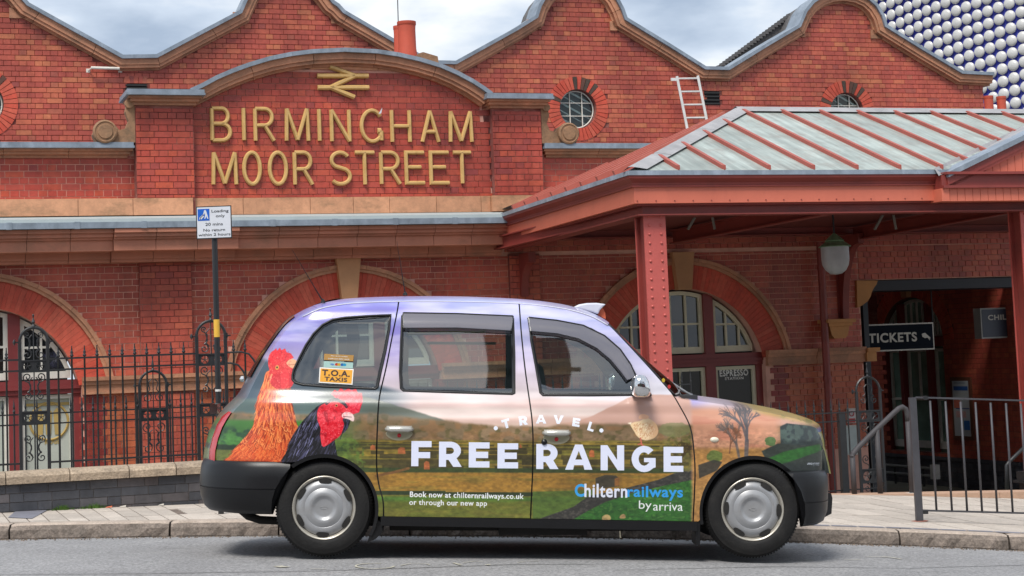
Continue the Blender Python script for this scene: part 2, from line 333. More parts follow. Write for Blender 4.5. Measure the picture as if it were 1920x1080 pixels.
# ================================================================== GROUND
def zr(x, y):
    xx = max(-9, min(9, x)); z = -.05 * xx - .00425 * xx * xx + .0085
    if x < -9: z += -.05 * (x + 9) * .5
    if x > 9: z += -.10 * (x - 9) * .5
    return z - .02 * max(0, min(y, 14.6) - 12.2)
KY = 14.30                                                    # kerb line (the taxi is parked parallel to it)
def ztop(x): return zr(x, KY) + .115
b = MB(); b.box((-400, -400, -1.75), (400, 400, -1.7)); obj('ground', b, mat('bare_ground', (.12, .115, .11), .9), kind='structure')
b = MB(); xs = [-60 + i * 1.0 for i in range(121)]; ys = [-16, -4, 4, 8, 10, 12.2, 13, 13.6, KY + .02]
b.add([(x, y, zr(x, y)) for x in xs for y in ys], [(i * 9 + j, (i + 1) * 9 + j, (i + 1) * 9 + j + 1, i * 9 + j + 1) for i in range(120) for j in range(8)])
road = obj('road', b, ASPH, kind='structure', smooth=True)
# scuffed chalk survey marks and tar seams on the asphalt
CHALK = mat('faded_chalk_mark', (.42, .40, .33), .9, .3, 40)
TAR = mat('tar_seam', (.075, .072, .072), .7, .3, 12)
def road_mark(pts, wid, m, name, lift=.004):
    b = MB(); P = [ONR(*p) for p in pts]; vs = []
    for i, p in enumerate(P):
        t = (P[min(i + 1, len(P) - 1)] - P[max(0, i - 1)]); t.z = 0; t.normalize(); n = Vector((-t.y, t.x, 0))
        ww = wid * (.6 + .8 * random.random())
        for s in (-1, 1):
            q = p + n * s * ww / 2; vs.append((q.x, q.y, zr(q.x, q.y) + lift))
    b.add(vs, [(2 * i, 2 * i + 2, 2 * i + 3, 2 * i + 1) for i in range(len(P) - 1)])
    return obj(name, b, m, parent=road, recalc=False)
def ONR(px, py):
    z = 0.0
    for _ in range(8): P = ONZ(px, py, z); z = zr(P.x, P.y)
    return P
ell = [(703 + 36 * math.cos(t), 1062 + 5 * math.sin(t)) for t in [i * math.pi / 10 for i in range(17)]]
for pts, wd in ((ell, .018), ([(520, 1062), (531, 1064), (540, 1063)], .05), ([(583, 1067.5), (612, 1068)], .02), ([(752, 1061), (772, 1057), (800, 1058), (806, 1060)], .015),
                ([(850, 1056), (864, 1060)], .03), ([(868, 1056), (890, 1053), (905, 1054)], .012), ([(911, 1060), (919, 1059)], .03), ([(1500, 1051), (1526, 1051.5)], .02),
                ([(1583, 1050), (1613, 1050)], .014), ([(1625, 1044.5), (1655, 1045)], .012), ([(1655, 1044.5), (1672, 1046), (1690, 1049)], .03), ([(970, 1056), (985, 1053), (1010, 1053)], .012)):
    road_mark(pts, wd, CHALK, 'chalk_mark')
road_mark([(0, 1078), (300, 1076), (600, 1071), (760, 1066), (960, 1059), (1150, 1058)], .012, TAR, 'tar_seam', .003)
road_mark([(1150, 1070), (1450, 1063), (1700, 1066), (1920, 1060)], .01, TAR, 'tar_seam', .003)
# kerb stones
kerb = empty('kerb', (0, KY, 0), kind='structure')
kx = -7.6; rk = random.Random(5); lens = [1.02, .98, .66, .92, 1.25, .85]
i = 0
while kx < 9:
    ln = lens[i % 6]; i += 1; b = MB(); n = 16
    vs = []; fs = []
    for j in range(n + 1):
        x = kx + .008 + (ln - .016) * j / n; zt = ztop(x); z0 = zr(x, KY) - .05
        wob = [rk.uniform(-.012, .012) for _ in range(5)]
        prof = [(KY + .01 + wob[0], z0), (KY - .012 + wob[1], z0 + .06), (KY + wob[2], zt - .045), (KY + .018 + abs(wob[3]) * .8, zt - .012), (KY + .035, zt), (KY + .16, zt + .002), (KY + .17, zt - .03)]
        if j in (0, n): prof = [(a + (.012 if a < KY + .05 else 0), c - (.006 if c > zt - .03 else 0)) for a, c in prof]
        vs += [(x, a, c) for a, c in prof]
    k = 7
    for j in range(n): fs += [(j * k + a, (j + 1) * k + a, (j + 1) * k + a + 1, j * k + a + 1) for a in range(k - 1)]
    fs += [tuple(range(k)), tuple(range(n * k, n * k + k))[::-1]]
    o = MB(); o.add(vs, fs)
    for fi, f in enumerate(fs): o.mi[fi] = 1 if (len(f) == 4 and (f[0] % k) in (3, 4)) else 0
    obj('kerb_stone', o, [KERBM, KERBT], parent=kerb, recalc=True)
    kx += ln
# pavement between the kerb and the front boundary line, widening to the right
WB = P0 - 16.08                                               # facade offset of the boundary (low wall on the left, step on the right)
def pave_far_y(x):                                            # where the boundary plane is at a given x
    u = (x + 0) ; # solve FA(u, WB).x = x
    uu = (x - (WB - P0) * sph) / cph; return uu * sph - (WB - P0) * cph
pav = empty('pavement', (0, 15, 0), kind='structure')
b = MB(); xs = [-8 + i * .5 for i in range(41)]
vs = []
for x in xs:
    y1 = max(pave_far_y(x), KY + .17) ; zt = ztop(x) - .006
    vs += [(x, KY + .15, zt), (x, y1, zt)]
b.add(vs, [(2 * i, 2 * i + 2, 2 * i + 3, 2 * i + 1) for i in range(40)]); obj('bedding', b, PAVEJ, parent=pav, recalc=False)
def paver(u0, u1, w0, w1, m, name, lift, g=.005, ymin=KY + .175, br=None):
    poly = []
    for (a, c) in ((u0 + g, w0 + g), (u1 - g, w0 + g), (u1 - g, w1 - g), (u0 + g, w1 - g)):
        p = FA(a, c, 0); poly.append((p.x, p.y))
    poly = clip_half(poly, 0, -1, -ymin)
    if len(poly) < 3: return
    ar = abs(sum(poly[i][0] * poly[(i + 1) % len(poly)][1] - poly[(i + 1) % len(poly)][0] * poly[i][1] for i in range(len(poly)))) / 2
    if ar < .0012: return
    b = MB(); n = len(poly); b.add([(x, y, ztop(x) + lift) for x, y in poly] + [(x, y, ztop(x) - .02) for x, y in poly],
        [tuple(range(n))] + [(i, (i + 1) % n, (i + 1) % n + n, i + n) for i in range(n)])
    obj(name, b, m, parent=pav, recalc=True)
rp = random.Random(3)
ul = -8.0; nst = 0
uA = FINV(Vector((-5.2, 15.5, 0)))[0]; uB = FINV(Vector((7.6, 17, 0)))[0]
u = uA
while u < uB:
    xx = FA(u, WB + 1, 0).x
    wd = .29 if xx > -2.9 else .148
    rows = [(WB - .0, WB + .42), (WB + .42, WB + 1.02), (WB + 1.02, WB + 1.62), (WB + 1.62, WB + 2.22), (WB + 2.22, WB + 2.9), (WB + 2.9, WB + 3.6), (WB + 3.6, WB + 4.4)]
    for ri, (a, c) in enumerate(rows):
        p = FA(u + wd / 2, (a + c) / 2, 0)
        if p.y + .6 < KY + .17: continue
        m_ = PAVE
        paver(u + (.07 if ri % 2 and xx > -2.9 else 0), u + wd + (.07 if ri % 2 and xx > -2.9 else 0), a, c, m_, 'paving_slab', rp.uniform(.0, .003), ymin=KY + (.285 if xx > 2.2 else .175))
    u += wd
x = 2.2
while x < 7:                                                   # single row of blue brick setts behind the kerb
    b = MB(); b.add([(x + .005, KY + .176, ztop(x) + .003), (x + .205, KY + .176, ztop(x + .2) + .003), (x + .205, KY + .275, ztop(x + .2) + .003), (x + .005, KY + .275, ztop(x) + .003)], [(0, 1, 2, 3)])
    b.add([(x + .005, KY + .176, ztop(x) - .02), (x + .205, KY + .176, ztop(x + .2) - .02)], [])
    obj('blue_sett', b, BLUEP, parent=pav, recalc=False); x += .215
# patched blue-grey paving at the far left edge
b = MB(); q = [ONZ(15, 970, ztop(-4.2) + .006), ONZ(60, 972, ztop(-4) + .006), ONZ(97, 952, ztop(-4) + .006), ONZ(36, 953, ztop(-4.2) + .006)]
pp = [(p.x, p.y) for p in q]
b.add([(x, y, ztop(x) + .006) for x, y in pp], [(0, 1, 2, 3)]); obj('patched_slab', b, BLUEP, parent=pav, recalc=False)
# lower forecourt, reached by a step at the back of the pavement
LOWZ = -1.05
b = MB(); b.add([FA(u, w_, LOWZ) for u, w_ in ((-30, WB - .5), (30, WB - .5), (30, -30), (-30, -30))], [(0, 1, 2, 3)])
obj('forecourt', b, mat('forecourt_floor', (.20, .20, .155), .7, .2, 2), kind='structure')
uS = UZ(1500, 935, WB)[0]
stp = empty('boundary_step', FA(uS, WB, -.1), kind='structure')
u = uS; rs = random.Random(8)
while u < uS + 8:
    ln = rs.uniform(.9, 1.3); b = MB()
    def zs(uu): return CAM.z - (292 + (uu - uS) * 4.0) / 187.0 * 1.0
    za = UZ(1579, 929, WB)[1]; ua = UZ(1579, 929, WB)[0]; zb = UZ(1920, 922.5, WB)[1]; ub = UZ(1920, 922.5, WB)[0]
    zt0 = za + (zb - za) * (u - ua) / (ub - ua); zt1 = za + (zb - za) * (u + ln - ua) / (ub - ua)
    b.add([(u + .003, WB, -1.1), (u + ln - .003, WB, -1.1), (u + ln - .003, WB - .35, -1.1), (u + .003, WB - .35, -1.1), (u + .003, WB, zt0), (u + ln - .003, WB, zt1), (u + ln - .003, WB - .35, zt1), (u + .003, WB - .35, zt0)],
          [(0, 3, 2, 1), (4, 5, 6, 7), (0, 1, 5, 4), (1, 2, 6, 5), (2, 3, 7, 6), (3, 0, 4, 7)], FA)
    obj('step_stone', b, TANST, parent=stp); u += ln
# ================================================================== STATION BUILDING
CB = .0825; BL = .2325
B0 = FA(0, 0, LOWZ)
station = empty('station_building', B0, label='red glazed brick railway station frontage with curved gables and buff terracotta bands', category='building')
def px_poly(pts, w_): return [UZ(x, y, w_) for x, y in pts]
ALLB = []                                                     # (score, group, u, z, len, w)
def lay(grp, u0, u1, z0, z1, w_, keep=None, zoff=0, h=CB, joint=.005, seed=1, vj=None):
    vj = joint if vj is None else vj
    rr = random.Random(seed); k0 = int(math.floor(z0 / h)); k1 = int(math.ceil(z1 / h))
    for k in range(k0, k1):
        za = k * h; zb = za + h
        if zb - z0 < .02 or z1 - za < .02: continue
        head = k % 2 == 0; step = BL / 2 if head else BL
        u = math.floor(u0 / step) * step + (BL / 4 if not head else 0) - BL
        while u < u1:
            a = max(u, u0); c = min(u + step, u1)
            if c - a > .03 and (keep is None or keep((a + c) / 2, (za + zb) / 2)):
                ALLB.append((grp, a + vj / 2, c - vj / 2, max(za, z0) + joint / 2, min(zb, z1) - joint / 2, w_, rr.random()))
            u += step
def band(poly, a, c, w0, w1, block=None, name='coping_stone', m=None, parent=None, joint=.004, closed=False):
    """strip running along a polyline (u, z), between inward offsets a and c, projecting from w0 to w1, cut into blocks"""
    n = len(poly); nr = []
    for i in range(n):
        p, q = poly[max(i - 1, 0)], poly[min(i + 1, n - 1)]
        d1 = Vector((poly[i][0] - p[0], poly[i][1] - p[1])); d2 = Vector((q[0] - poly[i][0], q[1] - poly[i][1]))
        if d1.length < 1e-7: d1 = d2.copy()
        if d2.length < 1e-7: d2 = d1.copy()
        d1.normalize(); d2.normalize(); n1 = Vector((d1.y, -d1.x)); n2 = Vector((d2.y, -d2.x)); nn = n1 + n2; nn.normalize()
        sc = 1 / max(.55, nn.dot(n1)); nr.append(nn * sc)
    cum = [0]
    for i in range(1, n): cum.append(cum[-1] + math.hypot(poly[i][0] - poly[i - 1][0], poly[i][1] - poly[i - 1][1]))
    def P(s):
        s = max(0, min(cum[-1], s)); i = 0
        while i < n - 2 and cum[i + 1] < s: i += 1
        t = (s - cum[i]) / max(1e-9, cum[i + 1] - cum[i]); t = max(0, min(1, t))
        return (Vector(poly[i]).lerp(Vector(poly[i + 1]), t), nr[i].lerp(nr[i + 1], t))
    cuts = [0]; 
    if block:
        k = max(1, round(cum[-1] / block)); cuts = [cum[-1] * j / k for j in range(k + 1)]
    else: cuts = [0, cum[-1]]
    res = []
    for j in range(len(cuts) - 1):
        s0, s1 = cuts[j] + (joint if block else 0), cuts[j + 1] - (joint if block else 0)
        ss = [s0] + [x for x in cum if s0 + 1e-4 < x < s1 - 1e-4] + [s1]; vs = []; fs = []
        for s in ss:
            p, nn = P(s)
            prof = a if callable(a) else None
            for (o_, w_) in ((a, w0), (a, w1), (c, w1), (c, w0)):
                q = p + nn * o_; vs.append((q[0], w_, q[1]))
        for i in range(len(ss) - 1):
            for k in range(4): fs.append((i * 4 + k, i * 4 + (k + 1) % 4, (i + 1) * 4 + (k + 1) % 4, (i + 1) * 4 + k))
        fs += [(0, 1, 2, 3), tuple(range((len(ss) - 1) * 4, len(ss) * 4))[::-1]]
        mb = MB(); mb.add(vs, fs, FA)
        res.append(obj(name, mb, m, parent=parent))
    return res
def coping(poly, w_, parent, lead=True, big=1.0, block=.62):
    if lead: band(poly, -.005, .055 * big, w_ - .3, w_ + .20, 1.55, 'lead_capping', LEAD, parent, joint=.001)
    # one moulded stone = three steps joined
    for (a, c, p1, mm) in ((.055 * big, .15 * big, .15, TERRA), (.15 * big, .20 * big, .125, TERRA), (.20 * big, .235 * big, .045, TERRA)):
        band(poly, a, c, w_ - .2, w_ + p1, block, 'coping_stone', mm, parent, joint=.0035 if a < .06 else .003)
# ---- upper gabled wall
WU = P0 - (FOC * .0825 / 10.06) * (-(ray(60, 85).dot(WN)))
GP = [(-340, 118), (-292, 118), (-120, 26), (-108, 4), (-95, -15), (-65, -34), (-30, -41), (0, -36), (24, -22), (38, -8), (44, 0), (53, 10), (228, 107), (290, 106), (445, 24), (452, 8), (462, -14), (482, -33), (505, -43), (533, -47),
      (562, -43), (588, -31), (608, -13), (622, 6), (631, 12), (642, 24), (802, 117), (848, 118), (960, 56), (997, 33), (1003, 14), (1014, -6), (1030, -24), (1052, -36), (1080, -41), (1108, -36), (1132, -24), (1150, -3), (1162, 20), (1168, 37), (1250, 87), (1315, 128), (1357, 129), (1430, 84),
      (1488, 50), (1500, 22), (1514, 5), (1532, -7), (1553, -14), (1576, -16), (1600, -12), (1620, -3), (1636, 12), (1648, 32), (1653, 50), (1724, 94), (1795, 136), (1853, 139)]
GU = px_poly(GP, WU)
def inset(poly, d):
    n = len(poly); o = []
    for i in range(n):
        p, q = poly[max(i - 1, 0)], poly[min(i + 1, n - 1)]; t = Vector((q[0] - p[0], q[1] - p[1])).normalized(); o.append((poly[i][0] + t.y * d, poly[i][1] - t.x * d))
    return o
uR = UZ(1843, 170, WU)[0]
gw = empty('gable_wall', FA(0, WU, 2), label=None); gw.parent = station; gw.location = FA(0, WU, 2) - B0
gin = inset(GU, .2); gin = [p for p in gin if p[0] < uR]
zlo = UZ(960, 420, WU)[1]
outl = [(gin[0][0], zlo - 2)] + [(uR, zlo - 2), (uR, gin[-1][1])] + gin[::-1]
RW = [UZ(1082, 205, WU), UZ(1576, 205, WU), UZ(-12, 195, WU)]       # round window centres
RW[1] = (RW[1][0], RW[0][1]); RW[2] = (RW[2][0], RW[0][1]); RI, RO = .335, .545
RW[0] = (UZ(1083.5, 204, WU)); RW[1] = (UZ(1576, 0, WU)[0], RW[0][1]); RW[2] = (UZ(-38, 0, WU)[0], RW[0][1])
holes = [[(c[0] + RI * math.cos(t), c[1] + RI * math.sin(t)) for t in [i * math.pi / 20 for i in range(40)]] for c in RW]
V2, F2 = cdt(outl, holes); b = MB(); b.add([(u, WU, z) for u, z in V2], F2, FA)
for h in holes:                                                 # reveals
    n = len(h); b.add([(p[0], WU, p[1]) for p in h] + [(p[0], WU - .22, p[1]) for p in h], [(i, (i + 1) % n, (i + 1) % n + n, i + n) for i in range(n)], FA)
b.add([(uR, WU, zlo - 2), (uR, WU - 12, zlo - 2), (uR, WU - 12, gin[-1][1]), (uR, WU, gin[-1][1])], [(0, 1, 2, 3)], FA)
obj('mortar_backing', b, MO_DK, parent=gw, recalc=False)
VENT = [px_poly([(235, 157), (275, 157), (275, 180), (235, 180)], WU), px_poly([(1320, 171), (1348, 171), (1348, 198), (1320, 198)], WU)]
def keepU(u, z):
    if not inpoly(u, z, outl): return False
    for c in RW:
        if math.hypot(u - c[0], z - c[1]) < RO - .02: return False
    for v in VENT:
        if v[0][0] - .02 < u < v[1][0] + .02 and v[2][1] < z < v[0][1]: return False
    return True
lay('upper', GU[0][0], uR, UZ(960, 300, WU)[1] - .5, max(p[1] for p in GU), WU + .012, keepU, seed=3, vj=.0025)
coping(GU, WU, gw, block=.95, big=.95)
for sx, sy, sgn in ((36, 35, 1), (447, 42, -1), (637, 45, 1), (997, 55, -1), (1158, 58, 1), (1494, 70, -1), (1645, 73, 1)):    # shoulder blocks
    u, z = UZ(sx, sy, WU); b = MB(); b.box((u - .12 - .03 * sgn, WU, z), (u + .12 - .03 * sgn, WU + .045, z + .16), FA); obj('shoulder_block', b, TERRA, parent=gw)
# gable return roofs behind the wall (slate, seen past the fourth gable)
SLATE = mat('dark_roof_slates', (.10, .095, .095), .7, .25, 9, .4, 30)
b = MB(); gz = [(p[0], p[1] - .05) for p in GU]; n = len(gz)
b.add([(p[0], WU - .25, p[1]) for p in gz] + [(p[0], WU - .62, p[1]) for p in gz], [(i, i + 1, i + 1 + n, i + n) for i in range(n - 1)], FA); obj('roof', b, SLATE, parent=station, recalc=False)
b = MB(); a0 = UZ(1352, 127, WU - .6); a1 = UZ(1490, 38, WU - .6); b.add([(a0[0], WU - .6, a0[1] - .2), (a1[0], WU - .6, a1[1] - .2), (a1[0], WU - .6, a1[1] + .14), (a0[0], WU - .6, a0[1] + .02)], [(0, 1, 2, 3)], FA)
b.add([(a0[0], WU - .6, a0[1] + .02), (a1[0], WU - .6, a1[1] + .14), (a1[0], WU - .9, a1[1] + .14), (a0[0], WU - .9, a0[1] + .02)], [(0, 1, 2, 3)], FA)
obj('slate_slope', b, SLATE, parent=station, recalc=False)
def tile_edge():
    b = MB()
    for i in range(24):
        t = i / 24; u = a0[0] + (a1[0] - a0[0]) * t; z = a0[1] + .03 + (a1[1] + .12 - a0[1]) * t; b.box((u, WU - .8, z), (u + .07, WU - .55, z + .035), FA)
    obj('verge_tiles', b, SLATE, parent=station, kind='stuff')
tile_edge()
b = MB(); cc = (UZ(1553, 0, WU)[0], UZ(1553, 30, WU)[1])
# round windows
def round_window(c):
    rw = empty('round_window', FA(c[0], WU, c[1])); rw.parent = gw; rw.location = FA(c[0], WU, c[1]) - base(gw)
    n = 40; mats_ = [BR_VO]
    for i in range(n):
        a0_, a1_ = 2 * math.pi * i / n + .010, 2 * math.pi * (i + 1) / n - .010; b = MB(); mid = (a0_ + a1_) / 2
        pts = [(c[0] + RI * math.cos(a0_), c[1] + RI * math.sin(a0_)), (c[0] + RO * math.cos(a0_), c[1] + RO * math.sin(a0_)), (c[0] + RO * math.cos(mid), c[1] + RO * math.sin(mid)), (c[0] + RO * math.cos(a1_), c[1] + RO * math.sin(a1_)), (c[0] + RI * math.cos(a1_), c[1] + RI * math.sin(a1_))]
        b.prism(pts, WU, WU + .022, FA)
        deg = math.degrees(mid) % 360
        dk = (55 < deg < 100 and i % 3) or (40 < deg <= 55 and i % 2) or 140 < deg < 165 and i % 2 or (250 < deg < 285 and i % 4 == 0)
        obj('ring_brick', b, SOOTB if dk else BR_VO, parent=gw, origin=FA(c[0] + .45 * math.cos(mid), WU, c[1] + .45 * math.sin(mid)))
    b = MB(); b.prism([(c[0] + (RO + .012) * math.cos(t), c[1] + (RO + .012) * math.sin(t)) for t in [i * math.pi / 24 for i in range(48)]][:0] or [(0, 0), (0, .0001), (.0001, 0)], WU, WU + .0001, FA)
    b = MB(); ring = [(c[0] + (RI - .02) * math.cos(t), WU - .1, c[1] + (RI - .02) * math.sin(t)) for t in [i * math.pi / 18 for i in range(36)]]
    b.tube(ring, .012, 6, FA, closed=True); obj('frame', b, WHITE, parent=rw)
    b = MB()
    for k in (-1, 1):
        o_ = RI / 3.0 * k; h = math.sqrt(RI * RI - o_ * o_) - .01
        b.box((c[0] + o_ - .006, WU - .11, c[1] - h), (c[0] + o_ + .006, WU - .085, c[1] + h), FA); b.box((c[0] - h, WU - .112, c[1] + o_ - .006), (c[0] + h, WU - .087, c[1] + o_ + .006), FA)
    obj('glazing_bar', b, WHITE, parent=rw)
    b = MB(); b.add([(c[0], WU - .12, c[1])] + [(c[0] + RI * math.cos(t), WU - .12, c[1] + RI * math.sin(t)) for t in [i * math.pi / 18 for i in range(36)]], [(0, i + 1, (i + 1) % 36 + 1) for i in range(36)], FA)
    obj('pane', b, RGLASS, parent=rw, recalc=False)
    b = MB()                                                    # the white roof bars seen inside
    for k in range(7):
        o_ = -.5 + k * .17; A_ = (c[0] - .34, WU - .15, c[1] + o_ * .8 + .30); B_ = (c[0] + .34, WU - .15, c[1] + o_ * .8 - .06); b.bar(A_, B_, .01, .018 if k % 2 else .03, FA)
    obj('inner_roof_bars', b, mat('inner_bar_paint', (.75, .85, .8), .5), parent=rw)
    b = MB(); b.box((c[0] - .4, WU - .26, c[1] - .4), (c[0] + .4, WU - .24, c[1] + .4), FA); obj('inner_wall', b, mat('inner_grey_wall', (.16, .18, .17), .9), parent=rw)
SOOTB = brickmat('sooty_ring_brick', [(0, (.06, .045, .035)), (.5, (.09, .055, .04)), (1, (.12, .05, .035))], rough=.7)
for c in RW: round_window(c)
for v in VENT:
    b = MB(); (ua, za), (ub, _), (_, zb), _ = v; b.box((ua, WU - .02, zb), (ub, WU + .004, za), FA); o = obj('vent_opening', b, DARKIN, parent=gw)
    b = MB()
    for k in range(4): zz = zb + (za - zb) * (k + .5) / 4; b.box((ua, WU + .004, zz - .012), (ub, WU + .03, zz + .012), FA)
    obj('vent_louvres', b, mat('black_vent_paint', (.02, .02, .02), .7), parent=gw)
    for k in range(5):
        b = MB(); uu = ua + (ub - ua) * k / 5; b.prism([(uu + .004, za + .008), (uu + (ub - ua) / 5 - .004, za + .008), (uu + (ub - ua) / 5 + (k - 1.5) * .006, za + .12), (uu + (k - 2.5) * .006 + .008, za + .12)], WU, WU + .014, FA); obj('lintel_brick', b, BR_UP, parent=gw)
# ---- front pediment, piers, parapets
PT = [(352, 171), (372, 162), (400, 147), (430, 134), (460, 123), (500, 111), (540, 103), (580, 98), (640, 95), (700, 98), (740, 104), (780, 113), (820, 125), (850, 138), (880, 154), (900, 167), (915, 178)]
PU = px_poly(PT, 0)
PA_ = [bz[:2] for bz in []]
ped = empty('pediment', FA(0, 0, 4)); ped.parent = station; ped.location = FA(0, 0, 4) - B0
zT = UZ(640, 370, 0)[1]; zTb = UZ(640, 401, 0)[1]                # terracotta band below
uP = [UZ(x, 300, 0)[0] for x in (253, 362, 921, 1013)]
zcapL = UZ(300, 169, .12)[1]; zcapR = UZ(970, 180, .12)[1]; zcap = (zcapL + zcapR) / 2
zpa = (UZ(100, 268, 0)[1] + UZ(1100, 271, 0)[1]) / 2            # parapet coping top
print('pediment: cap L/R', round(zcapL, 3), round(zcapR, 3), 'parapet', round(UZ(100, 268, 0)[1], 3), round(UZ(1100, 271, 0)[1], 3), 'band', round(UZ(100, 372, 0)[1], 3), round(UZ(900, 362, 0)[1], 3), 'low', round(UZ(100, 403, 0)[1], 3), round(UZ(900, 393, 0)[1], 3), 'WU', round(WU, 2), 'P0', round(P0, 2))
uL0 = UZ(-120, 300, 0)[0]; uR0 = UZ(1700, 300, 0)[0]
pin = inset(PU, .17)
b = MB(); outp_ = [(uP[1] - .02, zTb), (uP[2] + .02, zTb)] + [(p[0], p[1]) for p in pin[::-1]]
V2, F2 = cdt(outp_); b.add([(u, 0, z) for u, z in V2], F2, FA)
for ua, ub, zt, ww in ((uL0, uP[0], zpa, -.06), (uP[3], uR0, zpa, -.06)):
    b.box((ua, -.5, zTb), (ub, ww, zt - .08), FA)
for ua, ub in ((uP[0], uP[1]), (uP[2], uP[3])):
    b2 = MB(); b2.box((ua, -.5, zTb), (ub, .10, zcap - .08), FA); obj('pier_core', b2, MO_DK, parent=ped)  # dark mortar for the joints, also painting the shadow on the pier sides
obj('mortar_backing', b, MO_PA, parent=ped, recalc=False)
zty = UZ(640, 131, 0)[1]
def keepP(u, z): return z < zty and inpoly(u, z, outp_)
lay('front', uP[1], uP[2], zT, zty, .012, keepP, seed=5, joint=.004, vj=.003)
lay('front', uP[0] + .002, uP[1] - .002, zT, zcap - .22, .107, None, seed=6); lay('front', uP[2] + .002, uP[3] - .002, zT, zcap - .22, .107, None, seed=7)
lay('front', uL0, uP[0], zT, zpa - .16, -.054, None, seed=8); lay('front', uP[3], UZ(1330, 300, 0)[0], zT, zpa - .16, -.054, None, seed=9)
# pale tympanum stones below the arch moulding
ty = [(p[0], p[1]) for p in inset(PU, .20) if p[1] > zty]; 
if len(ty) > 2:
    e0 = UZ(525, 131, 0)[0]; e1 = UZ(765, 131, 0)[0]
    for ua, ub in ((e0, UZ(576, 0, 0)[0]), (UZ(576, 0, 0)[0], UZ(704, 0, 0)[0]), (UZ(704, 0, 0)[0], e1)):
        pts = [(ua, zty)] + [(p[0], p[1] + .01) for p in ty if ua < p[0] < ub]
        def zat(uu):
            for i in range(len(ty) - 1):
                if ty[i][0] <= uu <= ty[i + 1][0]: t = (uu - ty[i][0]) / (ty[i + 1][0] - ty[i][0]); return ty[i][1] * (1 - t) + ty[i + 1][1] * t + .01
            return zty
        poly = [(ua + .004, zty), (ua + .004, zat(ua + .004))] + [(p[0], p[1] + .01) for p in ty if ua + .01 < p[0] < ub - .01] + [(ub - .004, zat(ub - .004)), (ub - .004, zty)]
        b = MB(); b.prism(poly, 0, .03, FA); obj('tympanum_stone', b, TERRB, parent=ped)
coping(PU, .02, ped, block=.95, big=.92)
def cap(u0, u1, zt, ww, ends=.12, block=.6):                    # straight cornice: lead capping + stepped moulding
    b = MB(); b.box((u0 - ends, -.5, zt - .055), (u1 + ends, ww + .20, zt), FA); b.box((u0 - ends - .01, -.5, zt - .075), (u1 + ends + .01, ww + .212, zt - .045), FA)
    obj('lead_capping', b, LEAD, parent=ped)
    k = max(1, round((u1 - u0) / block))
    for j in range(k):
        a = u0 - ends * .8 + (u1 - u0 + ends * 1.6) * j / k + .003; c = u0 - ends * .8 + (u1 - u0 + ends * 1.6) * (j + 1) / k - .003; b = MB()
        b.box((a, -.4, zt - .105), (c, ww + .155, zt - .0755), FA); b.box((a + (.03 if j == 0 else 0), -.4, zt - .145), (c - (.03 if j == k - 1 else 0), ww + .10, zt - .1055), FA); b.box((a + (.06 if j == 0 else 0), -.4, zt - .185), (c - (.06 if j == k - 1 else 0), ww + .045, zt - .1455), FA)
        obj('cornice_stone', b, TERRA, parent=ped)
cap(uP[0], uP[1], zcap, .10); cap(uP[2], uP[3], zcap, .10); cap(uL0, uP[0] - .03, zpa, -.06, 0.0, .85); cap(uP[3] + .03, uR0, zpa, -.06, 0.0, .85)
# terracotta string of long blocks
edges = [UZ(x, 385, .1)[0] for x in (-120, -20, 146, 249, 362, 457, 583, 664, 732, 820, 904, 922, 1013, 1130, 1260)]
for i in range(len(edges) - 1):
    ww = .125 if not (edges[i] >= uP[1] - .05 and edges[i + 1] <= uP[2] + .05) else .06
    b = MB(); b.box((edges[i] + .003, -.4, zTb + .002), (edges[i + 1] - .003, ww, zT - .002), FA); obj('band_stone', b, TERRB, parent=ped)
# main cornice: flashing, lead gutter, moulded red terracotta
cor = empty('main_cornice', FA(0, .3, zTb)); cor.parent = station; cor.location = FA(0, .3, zTb) - B0
uC1 = UZ(948, 410, .3)[0]; zc = zTb
b = MB(); b.add([(uL0, .0, zc + .005), (uC1, .0, zc + .005), (uC1, .56, zc - .075), (uL0, .56, zc - .075), (uL0, .565, zc - .12), (uC1, .565, zc - .12)], [(0, 1, 2, 3), (3, 2, 5, 4)], FA); obj('flashing', b, FLASH, parent=cor, recalc=False)
k = 9
for j in range(k):
    a = uL0 + (uC1 - uL0) * j / k; c = uL0 + (uC1 - uL0) * (j + 1) / k; b = MB(); b.box((a + .002, .0, zc - .195), (c - .002, .575, zc - .118), FA); b.box((a - .02, .0, zc - .2), (a + .05, .582, zc - .112), FA); obj('lead_gutter', b, LEAD, parent=cor)
uq = [UZ(x, 440, .4)[0] for x in (226, 390)]
k = 14
for j in range(k):
    a = uL0 + (uC1 - uL0) * j / k + .003; c = uL0 + (uC1 - uL0) * (j + 1) / k - .003; pr = .06 if (a > uq[0] - .3 and c < uq[1] + .4) else 0; b = MB()
    zb_ = zc - .20
    for (z0_, z1_, ww) in ((zb_ - .05, zb_, .50), (zb_ - .10, zb_ - .0505, .46), (zb_ - .13, zb_ - .1005, .42), (zb_ - .27, zb_ - .1305, .38), (zb_ - .36, zb_ - .2705, .12), (zb_ - .40, zb_ - .3605, .08)):
        b.box((a, -.1, z0_), (c, ww + pr, z1_), FA)
    obj('cornice_stone', b, TERRR, parent=cor)
zS = zc - .60                                                   # underside of the cornice
